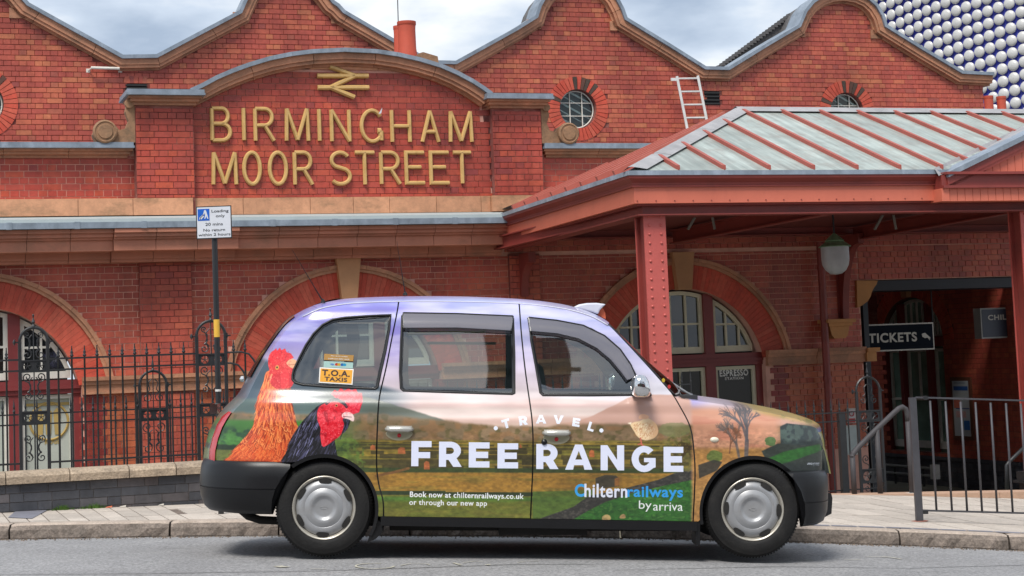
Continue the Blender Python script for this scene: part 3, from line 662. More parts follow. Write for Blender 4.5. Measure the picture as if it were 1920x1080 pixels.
# ---- lower wall with arches
WL = -.10
low = empty('arcade_wall', FA(0, WL, 1)); low.parent = station; low.location = FA(0, WL, 1) - B0
Rout = 1.70; Rin = 1.26
def archz(): return UZ(1272, 484, WL)[1]
zAt = (UZ(1272, 484, WL)[1] + UZ(655, 496, WL)[1]) / 2; zAc = zAt - Rout; zSp = (UZ(1440, 660, WL)[1] + UZ(200, 708, WL)[1]) / 2
print('arch tops', round(UZ(1272, 484, WL)[1], 3), round(UZ(655, 496, WL)[1], 3), 'spring', round(UZ(1440, 660, WL)[1], 3), round(UZ(200, 708, WL)[1], 3), 'zAc', round(zAc, 3))
aL = UZ(205, 690, WL)[0] - 1.62; aM = UZ(650, 500, WL)[0]; aR = UZ(1275, 480, WL)[0]
print('arch centres', aL, aM, aR, 'spacing', aM - aL, aR - aM)
AC = [aL, aM, aR]
uE = UZ(1612, 560, WL)[0]                                      # end of wall / start of entrance opening
uF = UZ(1980, 480, WL)[0]; zlin = UZ(1750, 522, WL)[1]
def arch_pts(c, r, z0, n=24):
    zz = z0 - zAc; a = math.asin(max(-1, min(1, zz / r))); return [(c + r * math.cos(t), zAc + r * math.sin(t)) for t in [a + (math.pi - 2 * a) * i / n for i in range(n + 1)]]
Zb = LOWZ
JW = 1.27                                                     # half width of openings below the spring
holes = [[(c + JW, Zb + .25), (c + JW, zSp)] + arch_pts(c, Rin, zSp) + [(c - JW, zSp), (c - JW, Zb + .25)] for c in AC]
outl2 = [(uL0, Zb), (uE, Zb), (uE, zlin), (uF, zlin), (uF, zS + .3), (uL0, zS + .3)]
V2, F2 = cdt(outl2, holes); b = MB(); b.add([(u, WL, z) for u, z in V2], F2, FA)
for h in holes:
    n = len(h); b.add([(p[0], WL, p[1]) for p in h] + [(p[0], WL - .32, p[1]) for p in h], [(i, (i + 1) % n, (i + 1) % n + n, i + n) for i in range(n)], FA)
b.add([(uE, WL, Zb), (uE, WL - .6, Zb), (uE, WL - .6, zlin), (uE, WL, zlin)], [(0, 1, 2, 3)], FA); b.add([(uE, WL, zlin), (uF, WL, zlin), (uF, WL - .6, zlin), (uE, WL - .6, zlin)], [(0, 1, 2, 3)], FA)
obj('mortar_backing', b, MO_PA, parent=low, recalc=False)
def keepL(u, z):
    if u > uE and z < zlin: return False
    if z > zS + .05: return False
    for c in AC:
        if z > zSp - .02:
            if math.hypot(u - c, z - zAc) < Rout - .03: return False
        elif abs(u - c) < JW + .01: return False
    return True
zst0, zst1 = zSp - .20, zSp + .02
lay('lower', uL0, uE - .002, zSp + .01, zS, WL + .006, keepL, seed=12); lay('lintel', uE, uF, zlin, zS + .045, WL + .012, keepL, seed=13); lay('lintel', uC1 + .1, uF, zS + .05, zS + .24, WL + .012, None, seed=23)
b = MB(); b.box((uC1 + .1, WL - .05, zS + .245), (uF, WL + .05, zS + .30), FA); obj('string_course_stone', b, TERRA, parent=low)
lay('pier', uL0, uE - .002, zSp - 1.45, zSp - .19, WL + .012, lambda u, z: keepL(u, z) and not any(abs(u - c) < JW + .34 for c in AC), seed=14)
lay('quoin', uL0, uE - .002, zSp - 1.45, zSp - .19, WL + .012, lambda u, z: keepL(u, z) and any(abs(u - c) < JW + .34 for c in AC), seed=15)
# shallow pilaster between first two arches and one at the entrance pier
for (xa, xb) in ((261, 359), (955, 1012)):
    ua, ub = UZ(xa, 560, WL)[0], UZ(xb, 560, WL)[0]; b = MB(); b.box((ua, WL, Zb), (ub, WL + .05, zS + .02), FA); obj('pilaster_core', b, MO_DK, parent=low)
    lay('lower', ua + .001, ub - .001, zSp - 1.4, zS, WL + .056, lambda u, z: not (zst0 < z < zst1), seed=16)
for c in AC:
    n = 62; b = MB(); a0_ = math.asin((zSp - zAc) / Rout)
    for i in range(n):
        t0 = a0_ + (math.pi - 2 * a0_) * i / n; t1 = a0_ + (math.pi - 2 * a0_) * (i + 1) / n; t0 += .0009; t1 -= .0009
        if abs((t0 + t1) / 2 - math.pi / 2) < .085: continue
        pts = [(c + r * math.cos(t), zAc + r * math.sin(t)) for r, t in ((Rin, t0), (Rout - .09, t0), (Rout - .09, t1), (Rin, t1))]
        b.prism(pts, WL - .02, WL + .016, FA)
    obj('voussoir_bricks', b, BR_VO, parent=low, kind='stuff')
    for (r0, r1, pw, mm) in ((Rout - .095, Rout - .05, .05, TERRA), (Rout - .05, Rout, .075, TERRA)):
        pl = arch_pts(c, r1, zSp)[::-1]; band(pl, 0, r1 - r0, WL, WL + pw, .55, 'hood_moulding', mm, low, joint=.002)
    b = MB(); kz0, kz1 = zAc + Rin - .02, zS + .0; b.prism([(c - .105, kz0), (c + .105, kz0), (c + .165, kz1), (c - .165, kz1)], WL, WL + .13, FA); obj('keystone', b, KEYST, parent=low)
# string course at the spring of the arches, with returns at every jamb
seg = [uL0] + sum([[c - JW, c + JW] for c in AC], []) + [uE]
seg = [(seg[i], seg[i + 1]) for i in range(0, len(seg) - 1) if i % 2 == 0]
for (a, c) in seg:
    if c - a < .05: continue
    k = max(1, round((c - a) / .8))
    for j in range(k):
        x0 = a + (c - a) * j / k + .003; x1 = a + (c - a) * (j + 1) / k - .003; b = MB()
        b.box((x0, WL - .1, zst1 - .05), (x1, WL + .13, zst1), FA); b.box((x0, WL - .1, zst1 - .10), (x1, WL + .10, zst1 - .0505), FA); b.box((x0, WL - .1, zst0 + .03), (x1, WL + .07, zst1 - .1005), FA); b.box((x0, WL - .1, zst0), (x1, WL + .085, zst0 + .0295), FA)
        obj('string_course_stone', b, TERRA, parent=low)
# windows in the arches
ZTR = zSp - .175
def arch_window(c, kind):
    wd = empty('arched_window', FA(c, WL - .2, zSp)); wd.parent = low; wd.location = FA(c, WL - .2, zSp) - base(low)
    wf = WL - .16
    b = MB()                                                    # maroon frame: two mullions, transom, sill, outer strips
    for s in (-1, 1): b.box((c + s * .455 - .075, wf - .06, Zb + .25), (c + s * .455 + .075, wf + .05, zAc + math.sqrt(max(0, (Rin - .0) ** 2 - .45 ** 2))), FA)
    b.box((c - JW, wf - .06, ZTR), (c + JW, wf + .07, zst1 - .02), FA); b.box((c - JW, wf - .05, ZTR + .06), (c + JW, wf + .10, ZTR + .10), FA)
    for s in (-1, 1): b.box((c + s * (JW - .045) - .045, wf - .06, Zb + .25), (c + s * (JW - .045) + .045, wf + .04, ZTR - .001), FA)
    obj('frame', b, MAROON, parent=wd)
    fr = Rin - .03
    def topz(u, r=fr): return zAc + math.sqrt(max(0, r * r - (u - c) ** 2))
    def light(u0, u1, z0, arched, vb, hb, fw=.055, name='sash'):
        # white sash: outline following the arch, vertical and horizontal bars
        b = MB(); n = 12
        top = [(u0 + (u1 - u0) * i / n, min(topz(u0 + (u1 - u0) * i / n), 99) if arched else ZTR - .012) for i in range(n + 1)]
        inn = [(u0 + fw + (u1 - u0 - 2 * fw) * i / n, (min(topz(u0 + fw + (u1 - u0 - 2 * fw) * i / n, fr - fw), 99) if arched else ZTR - .012 - fw)) for i in range(n + 1)]
        zlow = z0 + .09
        top = [(u, max(z, z0)) for u, z in top]; inn = [(u, max(z, zlow)) for u, z in inn]
        o_ = [(u0, z0), (u1, z0)] + top[::-1]; i_ = [(u0 + fw, zlow), (u1 - fw, zlow)] + inn[::-1]
        m_ = len(o_)
        b.add([(p[0], wf, p[1]) for p in o_] + [(p[0], wf, p[1]) for p in i_], [(i, (i + 1) % m_, (i + 1) % m_ + m_, i + m_) for i in range(m_)], FA)
        b.add([(p[0], wf, p[1]) for p in i_] + [(p[0], wf - .05, p[1]) for p in i_], [(i, (i + 1) % m_, (i + 1) % m_ + m_, i + m_) for i in range(m_)], FA)
        for v in vb:
            uu = u0 + (u1 - u0) * v; tz = (topz(uu, fr - fw) if arched else ZTR - .012 - fw)
            if tz > zlow: b.box((uu - .014, wf - .04, zlow), (uu + .014, wf - .004, tz), FA)
        for h in hb:
            zz = z0 + h; xs_ = [u0 + fw + (u1 - u0 - 2 * fw) * i / 40 for i in range(41)]; ok = [u for u in xs_ if not arched or topz(u, fr - fw) > zz]
            if len(ok) > 2: b.box((min(ok), wf - .042, zz - .014), (max(ok), wf - .006, zz + .014), FA)
        obj(name, b, CREAM if kind == 'dark' else WHITE, parent=wd, recalc=False)
        b = MB(); b.add([(p[0], wf - .045, p[1]) for p in i_], [tuple(range(m_))], FA)
        obj('pane', b, WGLASS if kind != 'blind' or arched else FGLASS, parent=wd, recalc=False)
    zt_ = zst1 + .0
    light(c - .38, c + .38, zt_, True, (.34, .66), (.42,)); light(c - 1.15, c - .53, zt_, True, (.55,) if kind == 'blind' else (.36, .68), (.40,)); light(c + .53, c + 1.15, zt_, True, (.42,) if kind == 'blind' else (.35, .68), (.40,))
    if kind == 'blind':
        for (a, d) in ((c - .38, c + .38), (c - 1.18, c - .53), (c + .53, c + 1.18)): light(a, d, Zb + .3, False, (), (.45,), .05)
    else:
        for (a, d) in ((c - .38, c + .38), (c - 1.18, c - .53), (c + .53, c + 1.18)): light(a, d, Zb + .3, False, (.5,) if a < c + .3 and a > c - .5 else (), (), .05)
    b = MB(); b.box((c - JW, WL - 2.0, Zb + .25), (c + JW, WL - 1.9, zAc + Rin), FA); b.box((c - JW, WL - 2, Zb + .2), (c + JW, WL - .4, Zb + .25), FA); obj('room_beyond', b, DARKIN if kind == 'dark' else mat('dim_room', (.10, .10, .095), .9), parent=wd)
    return wd
wl_ = arch_window(aL, 'blind'); wm_ = arch_window(aM, 'blind'); wr_ = arch_window(aR, 'dark')
# posters seen behind the upper panes of the right arch
POR = mat('orange_poster', (.50, .09, .02), .6, .1, 3); PRD = mat('red_poster', (.30, .03, .02), .6, .1, 3)
for (xa, ya, xb, yb, m_) in ((1237, 548, 1288, 600, POR), (1237, 600, 1288, 622, PRD), (1150, 572, 1230, 598, PRD)):
    ua, za = UZ(xa, ya, WL - .4); ub, zb = UZ(xb, yb, WL - .4); b = MB(); b.box((ua, WL - .42, zb), (ub, WL - .40, za), FA); obj('poster', b, m_, parent=wr_)
# ---- gather bricks: the 300 that show largest are objects, the rest one part per wall
GM = {'upper': BR_UP, 'front': BR_PA, 'lower': BR_LO, 'lintel': BR_LO, 'pier': BR_PI, 'quoin': BR_DK}
GPAR = {'upper': gw, 'front': ped, 'lower': low, 'lintel': low, 'pier': low, 'quoin': low}
sc = []
for i, (g, a, c, z0, z1, w_, rv) in enumerate(ALLB):
    p = proj(FA((a + c) / 2, w_, (z0 + z1) / 2)); q = proj(FA(a, w_, z0)); r_ = proj(FA(c, w_, z1))
    vis = 0 < p[0] < 1920 and 0 < p[1] < 1080 and not (480 < p[0] < 1300 and p[1] > 570)
    if g in('pier', 'quoin') and p[0] < 480: vis = False
    sc.append(((abs(r_[0] - q[0]) * abs(r_[1] - q[1])) * (1 if vis else 0), i))
sc.sort(reverse=True)
solo = set(i for _, i in sc[:300]); shared = {}
for i in solo:
    g, a, c, z0, z1, w_, rv = ALLB[i]; key = (g, round(c - a, 3), round(z1 - z0, 3))
    if key not in shared:
        b = MB(); L2, H2 = (c - a) / 2, (z1 - z0) / 2
        b.add([(-L2, 0, -H2), (L2, 0, -H2), (L2, 0, H2), (-L2, 0, H2), (-L2 + .003, -.011, -H2 + .003), (L2 - .003, -.011, -H2 + .003), (L2 - .003, -.011, H2 - .003), (-L2 + .003, -.011, H2 - .003)],
              [(4, 5, 6, 7), (0, 1, 5, 4), (1, 2, 6, 5), (2, 3, 7, 6), (3, 0, 4, 7)])
        me = bpy.data.meshes.new('brick'); me.from_pydata(b.v, [], b.f); me.materials.append(GM[g]); shared[key] = me
    stamp('brick', shared[key], GPAR[g], FA((a + c) / 2, w_ - .011 + (rv - .5) * .002, (z0 + z1) / 2), PHI)
for g in GM:
    b = MB()
    for i, (gg, a, c, z0, z1, w_, rv) in enumerate(ALLB):
        if gg != g or i in solo: continue
        ww = w_ + (rv - .5) * .003; e_ = .003
        b.add([(a, w_ - .012, z0), (c, w_ - .012, z0), (c, w_ - .012, z1), (a, w_ - .012, z1), (a + e_, ww, z0 + e_), (c - e_, ww, z0 + e_), (c - e_, ww, z1 - e_), (a + e_, ww, z1 - e_)],
              [(4, 5, 6, 7), (0, 1, 5, 4), (1, 2, 6, 5), (2, 3, 7, 6), (3, 0, 4, 7)], FA)
    obj('brickwork', b, GM[g], parent=GPAR[g], recalc=False, kind='stuff')
print('bricks', len(ALLB))
# scroll consoles beside the piers
def console(u0, sgn, name='scroll_console'):
    zb_ = zpa; b = MB(); s = sgn
    pts = [(0, 0), (.50, 0), (.54, .10), (.50, .20), (.42, .255), (.33, .26), (.25, .22), (.20, .16), (.12, .18), (.08, .28), (.12, .40), (.10, .48), (.03, .56), (0, .56)]
    b.prism([(u0 + s * a, zb_ + c) for a, c in pts], -.05, .10, FA)
    b.lathe([(.001, .0), (.12, .0), (.13, -.01), (.15, .0), (.155, .03), (.15, .06)], 24, lambda x, y, h: FA(u0 + s * .385 + x, .155 - h, zb_ + .135 + y))
    b.lathe([(.001, .0), (.09, .0), (.10, .02)], 24, lambda x, y, h: FA(u0 + s * .385 + x, .17 - h, zb_ + .135 + y))
    b.lathe([(.001, .0), (.055, .0), (.06, .02), (.06, .06)], 16, lambda x, y, h: FA(u0 + s * .07 + x, .14 - h, zb_ + .50 + y))
    obj(name, b, CONS, parent=ped)
CONS = mat('weathered_carved_stone', (.30, .165, .09), .8, .3, 9, .5, 40, stain=((.09, .075, .045), .75, 6, 1))
console(uP[0] - .003, -1); console(uP[3] + .003, 1)
# downpipe, corbel, springer stone at the entrance
b = MB(); pp = [AT(1538, 440, .1), AT(1545, 600, .1), AT(1550, 700, .1)]
u0 = UZ(1543, 560, .12)[0]; b.tube([FA(u0, .12, zS + .1), FA(u0, .12, Zb)], .055, 10)
for zz in (zS - .3, zSp - .45, zSp - 1.3): b.tube([FA(u0, .12, zz), FA(u0, .12, zz + .06)], .068, 10)
obj('downpipe', b, IRONDK, parent=station, smooth=40)
CORB = mat('ochre_corbel_stone', (.52, .24, .085), .7, .15, 4, .2, 30)
def corbel(px0, px1, pyt, pyb, w_, left=True):
    ua, zt_ = UZ(px0, pyt, w_); ub, zb_ = UZ(px1, pyb, w_); wd = ub - ua
    b = MB(); b.box((ua, WL, zt_ - .05), (ub, w_, zt_), FA); b.box((ua + .04, WL, zt_ - .10), (ub - .04, w_ - .04, zt_ - .0505), FA)
    b.prism([(ua + .07, zt_ - .1005), (ub - .07, zt_ - .1005), (ub - .10, zb_ + .05), (ub - .14, zb_), (ua + .14, zb_), (ua + .10, zb_ + .05)], WL, w_ - .08, FA)
    return obj('corbel', b, CORB, parent=low)
corbel(1552, 1607, 599, 633, .22)
b = MB(); q = px_poly([(1606, 526), (1645, 526), (1643, 533), (1638, 540), (1634, 548), (1632, 556), (1626, 565), (1616, 573), (1607, 577)], WL + .05); b.prism(q, WL - .55, WL + .06, FA); obj('springer_stone', b, CORB, parent=low)
# entrance: inner passage wall at right angles to the frontage
PASS = empty('passage_wall', FA(uE, -1, LOWZ)); PASS.parent = station; PASS.location = FA(uE, -1, LOWZ) - B0
Aq = UZ(1790, 700, -.75)[0]
def SW(px, py):                                               # point on the passage side wall
    d = ray(px, py); t = (UPW - CAM.dot(UX)) / d.dot(UX); P = CAM + d * t; return FINV(P)
UPW = UZ(1905, 700, -.75)[0]
def onsw(px, py): a = SW(px, py); return (a[1], a[2])
def PW(a, h, c): return FA(UPW - h, a, c)                       # a: along the wall (facade w), h: proud of the wall, c: height
w1640 = onsw(1640, 700)[0]
b = MB(); zc_ = 4.2
wn_o = [onsw(x, y) for x, y in ((1662, 660), (1770, 652), (1776, 856), (1670, 838))]
wA, wB_ = onsw(1660, 750)[0], onsw(1777, 750)[0]; zW1 = onsw(1715, 655)[1]; zW0 = onsw(1715, 846)[1]
wmid = (wA + wB_) / 2; rw_ = (wB_ - wA) / 2; zAr = onsw(1700, 640)[1]; ztp = onsw(1712, 557)[1]
el_ = lambda r_, z0, hh, n=16: [(wmid + r_ * math.cos(math.pi * i / n), z0 + hh * math.sin(math.pi * i / n)) for i in range(n + 1)]
hole = [(wA, zW0), (wB_, zW0), (wB_, zAr)] + el_(rw_, zAr, ztp - zAr)[1:-1] + [(wA, zAr)]
V2, F2 = cdt([(w1640 - 6, LOWZ - .2), (-.72, LOWZ - .2), (-.72, zc_), (w1640 - 6, zc_)], [hole])
b.add([(a, 0, c) for a, c in V2], F2, PW); n = len(hole); b.add([(p[0], 0, p[1]) for p in hole] + [(p[0], -.3, p[1]) for p in hole], [(i, (i + 1) % n, (i + 1) % n + n, i + n) for i in range(n)], PW)
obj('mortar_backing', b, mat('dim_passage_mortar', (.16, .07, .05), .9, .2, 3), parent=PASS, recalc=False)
b = MB(); zpl = onsw(1715, 856)[1]; rr = random.Random(4); k = 0; z = zpl
while z < 3.6:
    step = BL if k % 2 else BL / 2; a = w1640 - 1.2
    while a < -.75:
        cxx, czz = a + step / 2, z + CB / 2
        if not inpoly(cxx, czz, hole) and not (czz > zAr and ((cxx - wmid) / (rw_ + .3)) ** 2 + ((czz - zAr) / (ztp - zAr + .3)) ** 2 < 1): b.box((a + .003, 0, z + .003), (a + step - .003, .012, z + CB - .003), PW)
        a += step
    z += CB; k += 1
obj('brickwork', b, BR_LO, parent=PASS, kind='stuff', recalc=False)
b = MB(); z = LOWZ; k = 0
while z < zpl - .03:
    step = BL if k % 2 else BL / 2; a = w1640 - 1.2
    while a < -.75: b.box((a + .003, .0, z + .003), (a + step - .003, .03, z + CB - .003), PW); a += step
    z += CB; k += 1
b.box((w1640 - 1.2, 0, zpl - .02), (-.75, .05, zpl + .02), PW)
obj('plinth_brickwork', b, BR_BL, parent=PASS, kind='stuff', recalc=False)
b = MB()                                                      # voussoir ring of the passage window
for i in range(30):
    t0, t1 = math.pi * i / 30 + .006, math.pi * (i + 1) / 30 - .006
    b.prism([(wmid + r_ * math.cos(t), zAr + h_ * math.sin(t)) for r_, h_, t in ((rw_, ztp - zAr, t0), (rw_ + .3, ztp - zAr + .3, t0), (rw_ + .3, ztp - zAr + .3, t1), (rw_, ztp - zAr, t1))], 0, .02, PW)
obj('voussoir_bricks', b, BR_VO, parent=PASS, kind='stuff')
b = MB(); b.prism([(wmid - .08, ztp), (wmid + .08, ztp), (wmid + .13, ztp + .42), (wmid - .13, ztp + .42)], 0, .12, PW); obj('keystone', b, KEYST, parent=PASS)
b = MB(); b.box((wA - .02, -.2, zAr - .10), (wB_ + .02, .02, zAr + .06), PW)
for t in (0, .29, .73, 1.0): a = wA + (wB_ - wA) * t; b.box((a - .05, -.2, zW0), (a + .05, -.01, zAr + (ztp - zAr) * (.25 if t in (0, 1.0) else .86)), PW)
obj('frame', b, MAROON, parent=PASS)
b = MB()
for (t0, t1) in ((.04, .26), (.33, .69), (.77, .97)):
    a, c = wA + (wB_ - wA) * t0, wA + (wB_ - wA) * t1
    for (za_, zb_) in ((zW0 + .06, zAr - .14),):
        b.box((a, -.14, za_), (a + .05, -.09, zb_), PW); b.box((c - .05, -.14, za_), (c, -.09, zb_), PW); b.box((a, -.14, zb_ - .05), (c, -.09, zb_), PW); b.box((a, -.14, za_), (c, -.09, za_ + .12), PW); zm = za_ + (zb_ - za_) * .48; b.box((a, -.14, zm), (c, -.085, zm + .04), PW)
        if t0 == .33: b.box(((a + c) / 2 - .015, -.14, zm), ((a + c) / 2 + .015, -.095, zb_), PW)
    def tz(aa): return zAr + (ztp - zAr - .06) * math.sqrt(max(0, 1 - ((aa - wmid) / (rw_ - .02)) ** 2))
    for q in range(9):
        aa = a + (c - a) * q / 8
        if q in (0, 8) or q % 2 == 0: b.box((aa - .013, -.14, zAr + .07), (aa + .013, -.10, max(zAr + .08, tz(aa))), PW)
    b.box((a, -.14, zAr + .07), (c, -.10, zAr + .10), PW); b.box((a, -.14, zAr + .28), (c, -.10, zAr + .31), PW)
    n = 10; tops = [(a + (c - a) * i / n, tz(a + (c - a) * i / n)) for i in range(n + 1)]
    for i in range(n): b.bar((tops[i][0], -.12, tops[i][1]), (tops[i + 1][0], -.12, tops[i + 1][1]), .05, .05, PW)
obj('sash', b, WHITE, parent=PASS)
GGR = mat('painted_green_glow_pane', (.22, .36, .28), .08, .5, 1.2, spec=.8)  # pane colour raised to stand for light coming through the glass
b = MB(); b.add([(p[0], -.13, p[1]) for p in hole], [tuple(range(len(hole)))], PW); obj('pane', b, GGR, parent=PASS, recalc=False)
# dark hall: soffit, back wall with arch, right end
b = MB(); b.box((uL0 - 1, WU + .2, zT - .35), (uF + 4, -.45, zT - .25), FA); obj('flat_roof_light_block', b, LEAD, parent=station)  # unseen slab added to keep daylight out of the passage and windows
b = MB(); b.box((uE - 1.25, WL - 9, LOWZ), (uE - 1.15, WL - .55, zc_ - .7), FA); obj('hall_side_light_block', b, DARKIN, parent=station)  # unseen wall added against light leaking in from the left
b = MB(); b.box((uE - 1.2, WL - 2.4, zc_ - .8), (uF + 4, WL - .6, zc_ - .7), FA); obj('hall_ceiling_light_block', b, DARKIN, parent=station)  # added to darken the passage, cut short so skylight reaches its windows
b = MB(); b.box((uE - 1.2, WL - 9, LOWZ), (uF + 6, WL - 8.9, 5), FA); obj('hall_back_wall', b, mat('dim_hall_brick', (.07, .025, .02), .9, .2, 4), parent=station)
uN = UZ(1612, 640, WL - .6)[0]
b = MB(); b.box((uN + .0, WL - 1.3, LOWZ), (uN + .085, WL - .45, zlin - .05), FA); obj('door_post', b, mat('dark_blue_post_paint', (.015, .02, .03), .5), parent=station)
b = MB(); b.box((uE - .05, WL - .75, zlin - .16), (uF, WL - .05, zlin - .01), FA); obj('lintel_beam', b, mat('black_beam_paint', (.012, .012, .02), .5), parent=station)
b = MB(); b.box((uE, WL - .1, zSp - .2), (uE + .16, WL + .12, zSp - .02), FA); b.box((uE, WL - .1, zSp - .06), (uE + .2, WL + .16, zSp - .0), FA); obj('jamb_moulding', b, CORB, parent=low)
# ================================================================== helpers for flat lettering
def font_mesh(txt, size=1.0, bold=0.0, sp=1.0, ext=0.0, align='LEFT'):
    cu = bpy.data.curves.new('t', 'FONT'); cu.body = txt; cu.size = size; cu.offset = bold; cu.space_character = sp; cu.extrude = ext; cu.resolution_u = 4; cu.align_x = align
    o = bpy.data.objects.new('t', cu); COL.objects.link(o); dg = bpy.context.evaluated_depsgraph_get(); me = bpy.data.meshes.new_from_object(o.evaluated_get(dg))
    vs = [tuple(v.co) for v in me.vertices]; fs = [tuple(p.vertices) for p in me.polygons]
    bpy.data.objects.remove(o); bpy.data.curves.remove(cu); bpy.data.meshes.remove(me); return vs, fs
def text_box(txt, x0, x1, z0, z1, T, bold=0.0, sp=1.0):
    """lettering stretched into a rectangle; T maps (x, z) to a point"""
    vs, fs = font_mesh(txt, 1, bold, sp)
    a = min(v[0] for v in vs); b_ = max(v[0] for v in vs); c = min(v[1] for v in vs); d = max(v[1] for v in vs)
    mb = MB(); mb.add([T(x0 + (v[0] - a) / (b_ - a) * (x1 - x0), z0 + (v[1] - c) / (d - c) * (z1 - z0)) for v in vs], fs); return mb
# ================================================================== STATION NAME (bevelled gold letters on the pediment)
def stroke_sweep(mb, pts, wd, hgt, T, closed=False):
    """ribbon with a bevelled section along (x, z) polyline; T(x, proud, z)"""
    P = [Vector(p) for p in pts]; k = len(P); vs = []; prof = [(-.5, 0), (-.5, .35), (-.22, 1), (.22, 1), (.5, .35), (.5, 0)]; m = len(prof)
    for i in range(k):
        if closed: a = (P[i] - P[i - 1]).normalized(); b = (P[(i + 1) % k] - P[i]).normalized()
        else:
            a = (P[i] - P[max(i - 1, 0)]); b = (P[min(i + 1, k - 1)] - P[i])
            if a.length < 1e-9: a = b.copy()
            if b.length < 1e-9: b = a.copy()
            a.normalize(); b.normalize()
        na = Vector((-a.y, a.x)); nb = Vector((-b.y, b.x)); n = (na + nb)
        if n.length < 1e-6: n = na
        n.normalize(); sc = 1 / max(.5, n.dot(na))
        for (o_, h_) in prof: q = P[i] + n * sc * o_ * wd; vs.append(T(q[0], h_ * hgt, q[1]))
    fs = []
    for i in range(k if closed else k - 1):
        i2 = (i + 1) % k
        for j in range(m - 1): fs.append((i * m + j, i * m + j + 1, i2 * m + j + 1, i2 * m + j))
    if not closed: fs += [tuple(range(m)), tuple(range((k - 1) * m, k * m))[::-1]]
    mb.add(vs, fs)
def arc(cx, cz, rx, rz, a0, a1, n=14): return [(cx + rx * math.cos(R(a0 + (a1 - a0) * i / n)), cz + rz * math.sin(R(a0 + (a1 - a0) * i / n))) for i in range(n + 1)]
GLY = {'B': [[(0, 0), (0, 1)], [(0, 1), (.5, 1)] + arc(.5, .76, .36, .24, 90, -90)[1:] + [(0, .52)], [(.5, .52)] + arc(.5, .26, .46, .26, 90, -90)[1:] + [(0, 0)]],
       'I': [[(0, 0), (0, 1)]], 'R': [[(0, 0), (0, 1)], [(0, 1), (.5, 1)] + arc(.5, .74, .40, .26, 90, -90)[1:] + [(0, .48)], [(.5, .48), (.98, 0)]],
       'M': [[(0, 0), (.04, 1), (.5, .03), (.96, 1), (1, 0)]], 'N': [[(0, 0), (0, 1), (1, 0), (1, 1)]],
       'G': [arc(.55, .5, .52, .5, 38, 300, 24) + [(.97, .16)], [(.97, .03), (.97, .34)], [(.97, .34), (.80, .34)]],
       'H': [[(0, 0), (0, 1)], [(1, 0), (1, 1)], [(0, .5), (1, .5)]], 'A': [[(0, 0), (.5, 1), (1, 0)], [(.2, .33), (.8, .33)]],
       'O': [arc(.5, .5, .5, .5, 0, 360, 30)[:-1]], 'S': [arc(.48, .76, .42, .24, 30, 180, 12) + arc(.48, .76, .42, .24, 180, 235, 5)[1:] + [(.55, .50)] + arc(.48, .25, .47, .25, 60, 0, 5)[0:] + arc(.48, .25, .47, .25, 0, -145, 12)[1:]],
       'T': [[(0, 1), (1, 1)], [(.5, 1), (.5, 0)]], 'E': [[(1, 1), (0, 1), (0, 0), (1, 0)], [(0, .52), (.82, .52)]]}
LET = [[('B', 397, 432, 203, 263), ('I', 456.5, 456.5, 203, 263), ('R', 478, 513, 204, 264), ('M', 536, 577, 204, 264), ('I', 598, 598, 205, 264), ('N', 621, 654, 206, 265), ('G', 676, 714, 207, 265), ('H', 734, 767, 207, 266), ('A', 790, 821, 208, 266), ('M', 843, 883, 209, 266)],
       [('M', 399, 442, 286, 346), ('O', 457, 487, 286, 345), ('O', 505, 536, 286, 345), ('R', 552, 585, 286, 346), ('S', 619, 657, 286, 345), ('T', 665, 701, 286, 346), ('R', 714, 749, 286, 345), ('E', 761, 794, 286, 343), ('E', 807, 840, 286, 343), ('T', 849, 882, 286, 344)]]
sgn = empty('station_name_sign', AT(640, 350, 0), label='large gold raised letters spelling the station name on the curved brick pediment', category='sign')
for row in LET:
    for ch, xa, xb, ya, yb in row:
        (ua, z1_), (ub, _) = UZ(xa, ya, .03), UZ(xb, ya, .03); z0_ = UZ(xa, yb, .03)[1]; wd = ub - ua
        b = MB(); T = lambda x, h, z: FA(ua + x * wd, .028 + h, z0_ + z * (z1_ - z0_))
        for st in GLY[ch]:
            closed = ch == 'O'; sw = .054
            pts = [(p[0] * wd, p[1] * (z1_ - z0_)) for p in st]
            if ch in 'MNA' and len(pts) > 2:
                for k_ in range(len(pts) - 1):
                    stroke_sweep(b, [pts[k_], pts[k_ + 1]], sw, .045 - .001 * (k_ % 2), lambda x, h, z: FA(ua + x, .020 + h, z0_ + z))
                continue
            stroke_sweep(b, pts, sw if ch != 'G' or len(st) > 2 else .075, .045, lambda x, h, z: FA(ua + x, .020 + h, z0_ + z), closed)
        obj('letter', b, GOLD, parent=sgn)
emb = empty('railway_emblem', AT(640, 153, 0), label='gold double arrow railway emblem fixed above the station name', category='emblem')
b = MB(); E = lambda x, y: UZ(x, y, .03)
for pts in ([(594, 142.5), (690, 142.5)], [(595, 164.5), (691, 164.5)], [(618, 125), (664, 142)], [(664, 143), (620, 164)], [(622, 165), (664, 182.5)]):
    P = [E(*p) for p in pts]; stroke_sweep(b, P, .066, .05, lambda x, h, z: FA(x, .03 + h, z))
for tip, basep in (((615, 122.5), (624, 127.5)), ((671, 184), (660, 181))):
    pass
obj('double_arrow', b, GOLD, parent=emb)
b = MB(); q = [UZ(x, y, .06) for x, y in ((714, 213), (716, 202), (709, 214))]; b.prism(q, .08, .085, FA); tg = obj('torn_paper_scrap', b, SIGNWH, parent=None, label='small white scrap stuck beside a letter in the upper line of the gold sign', category='paper scrap')
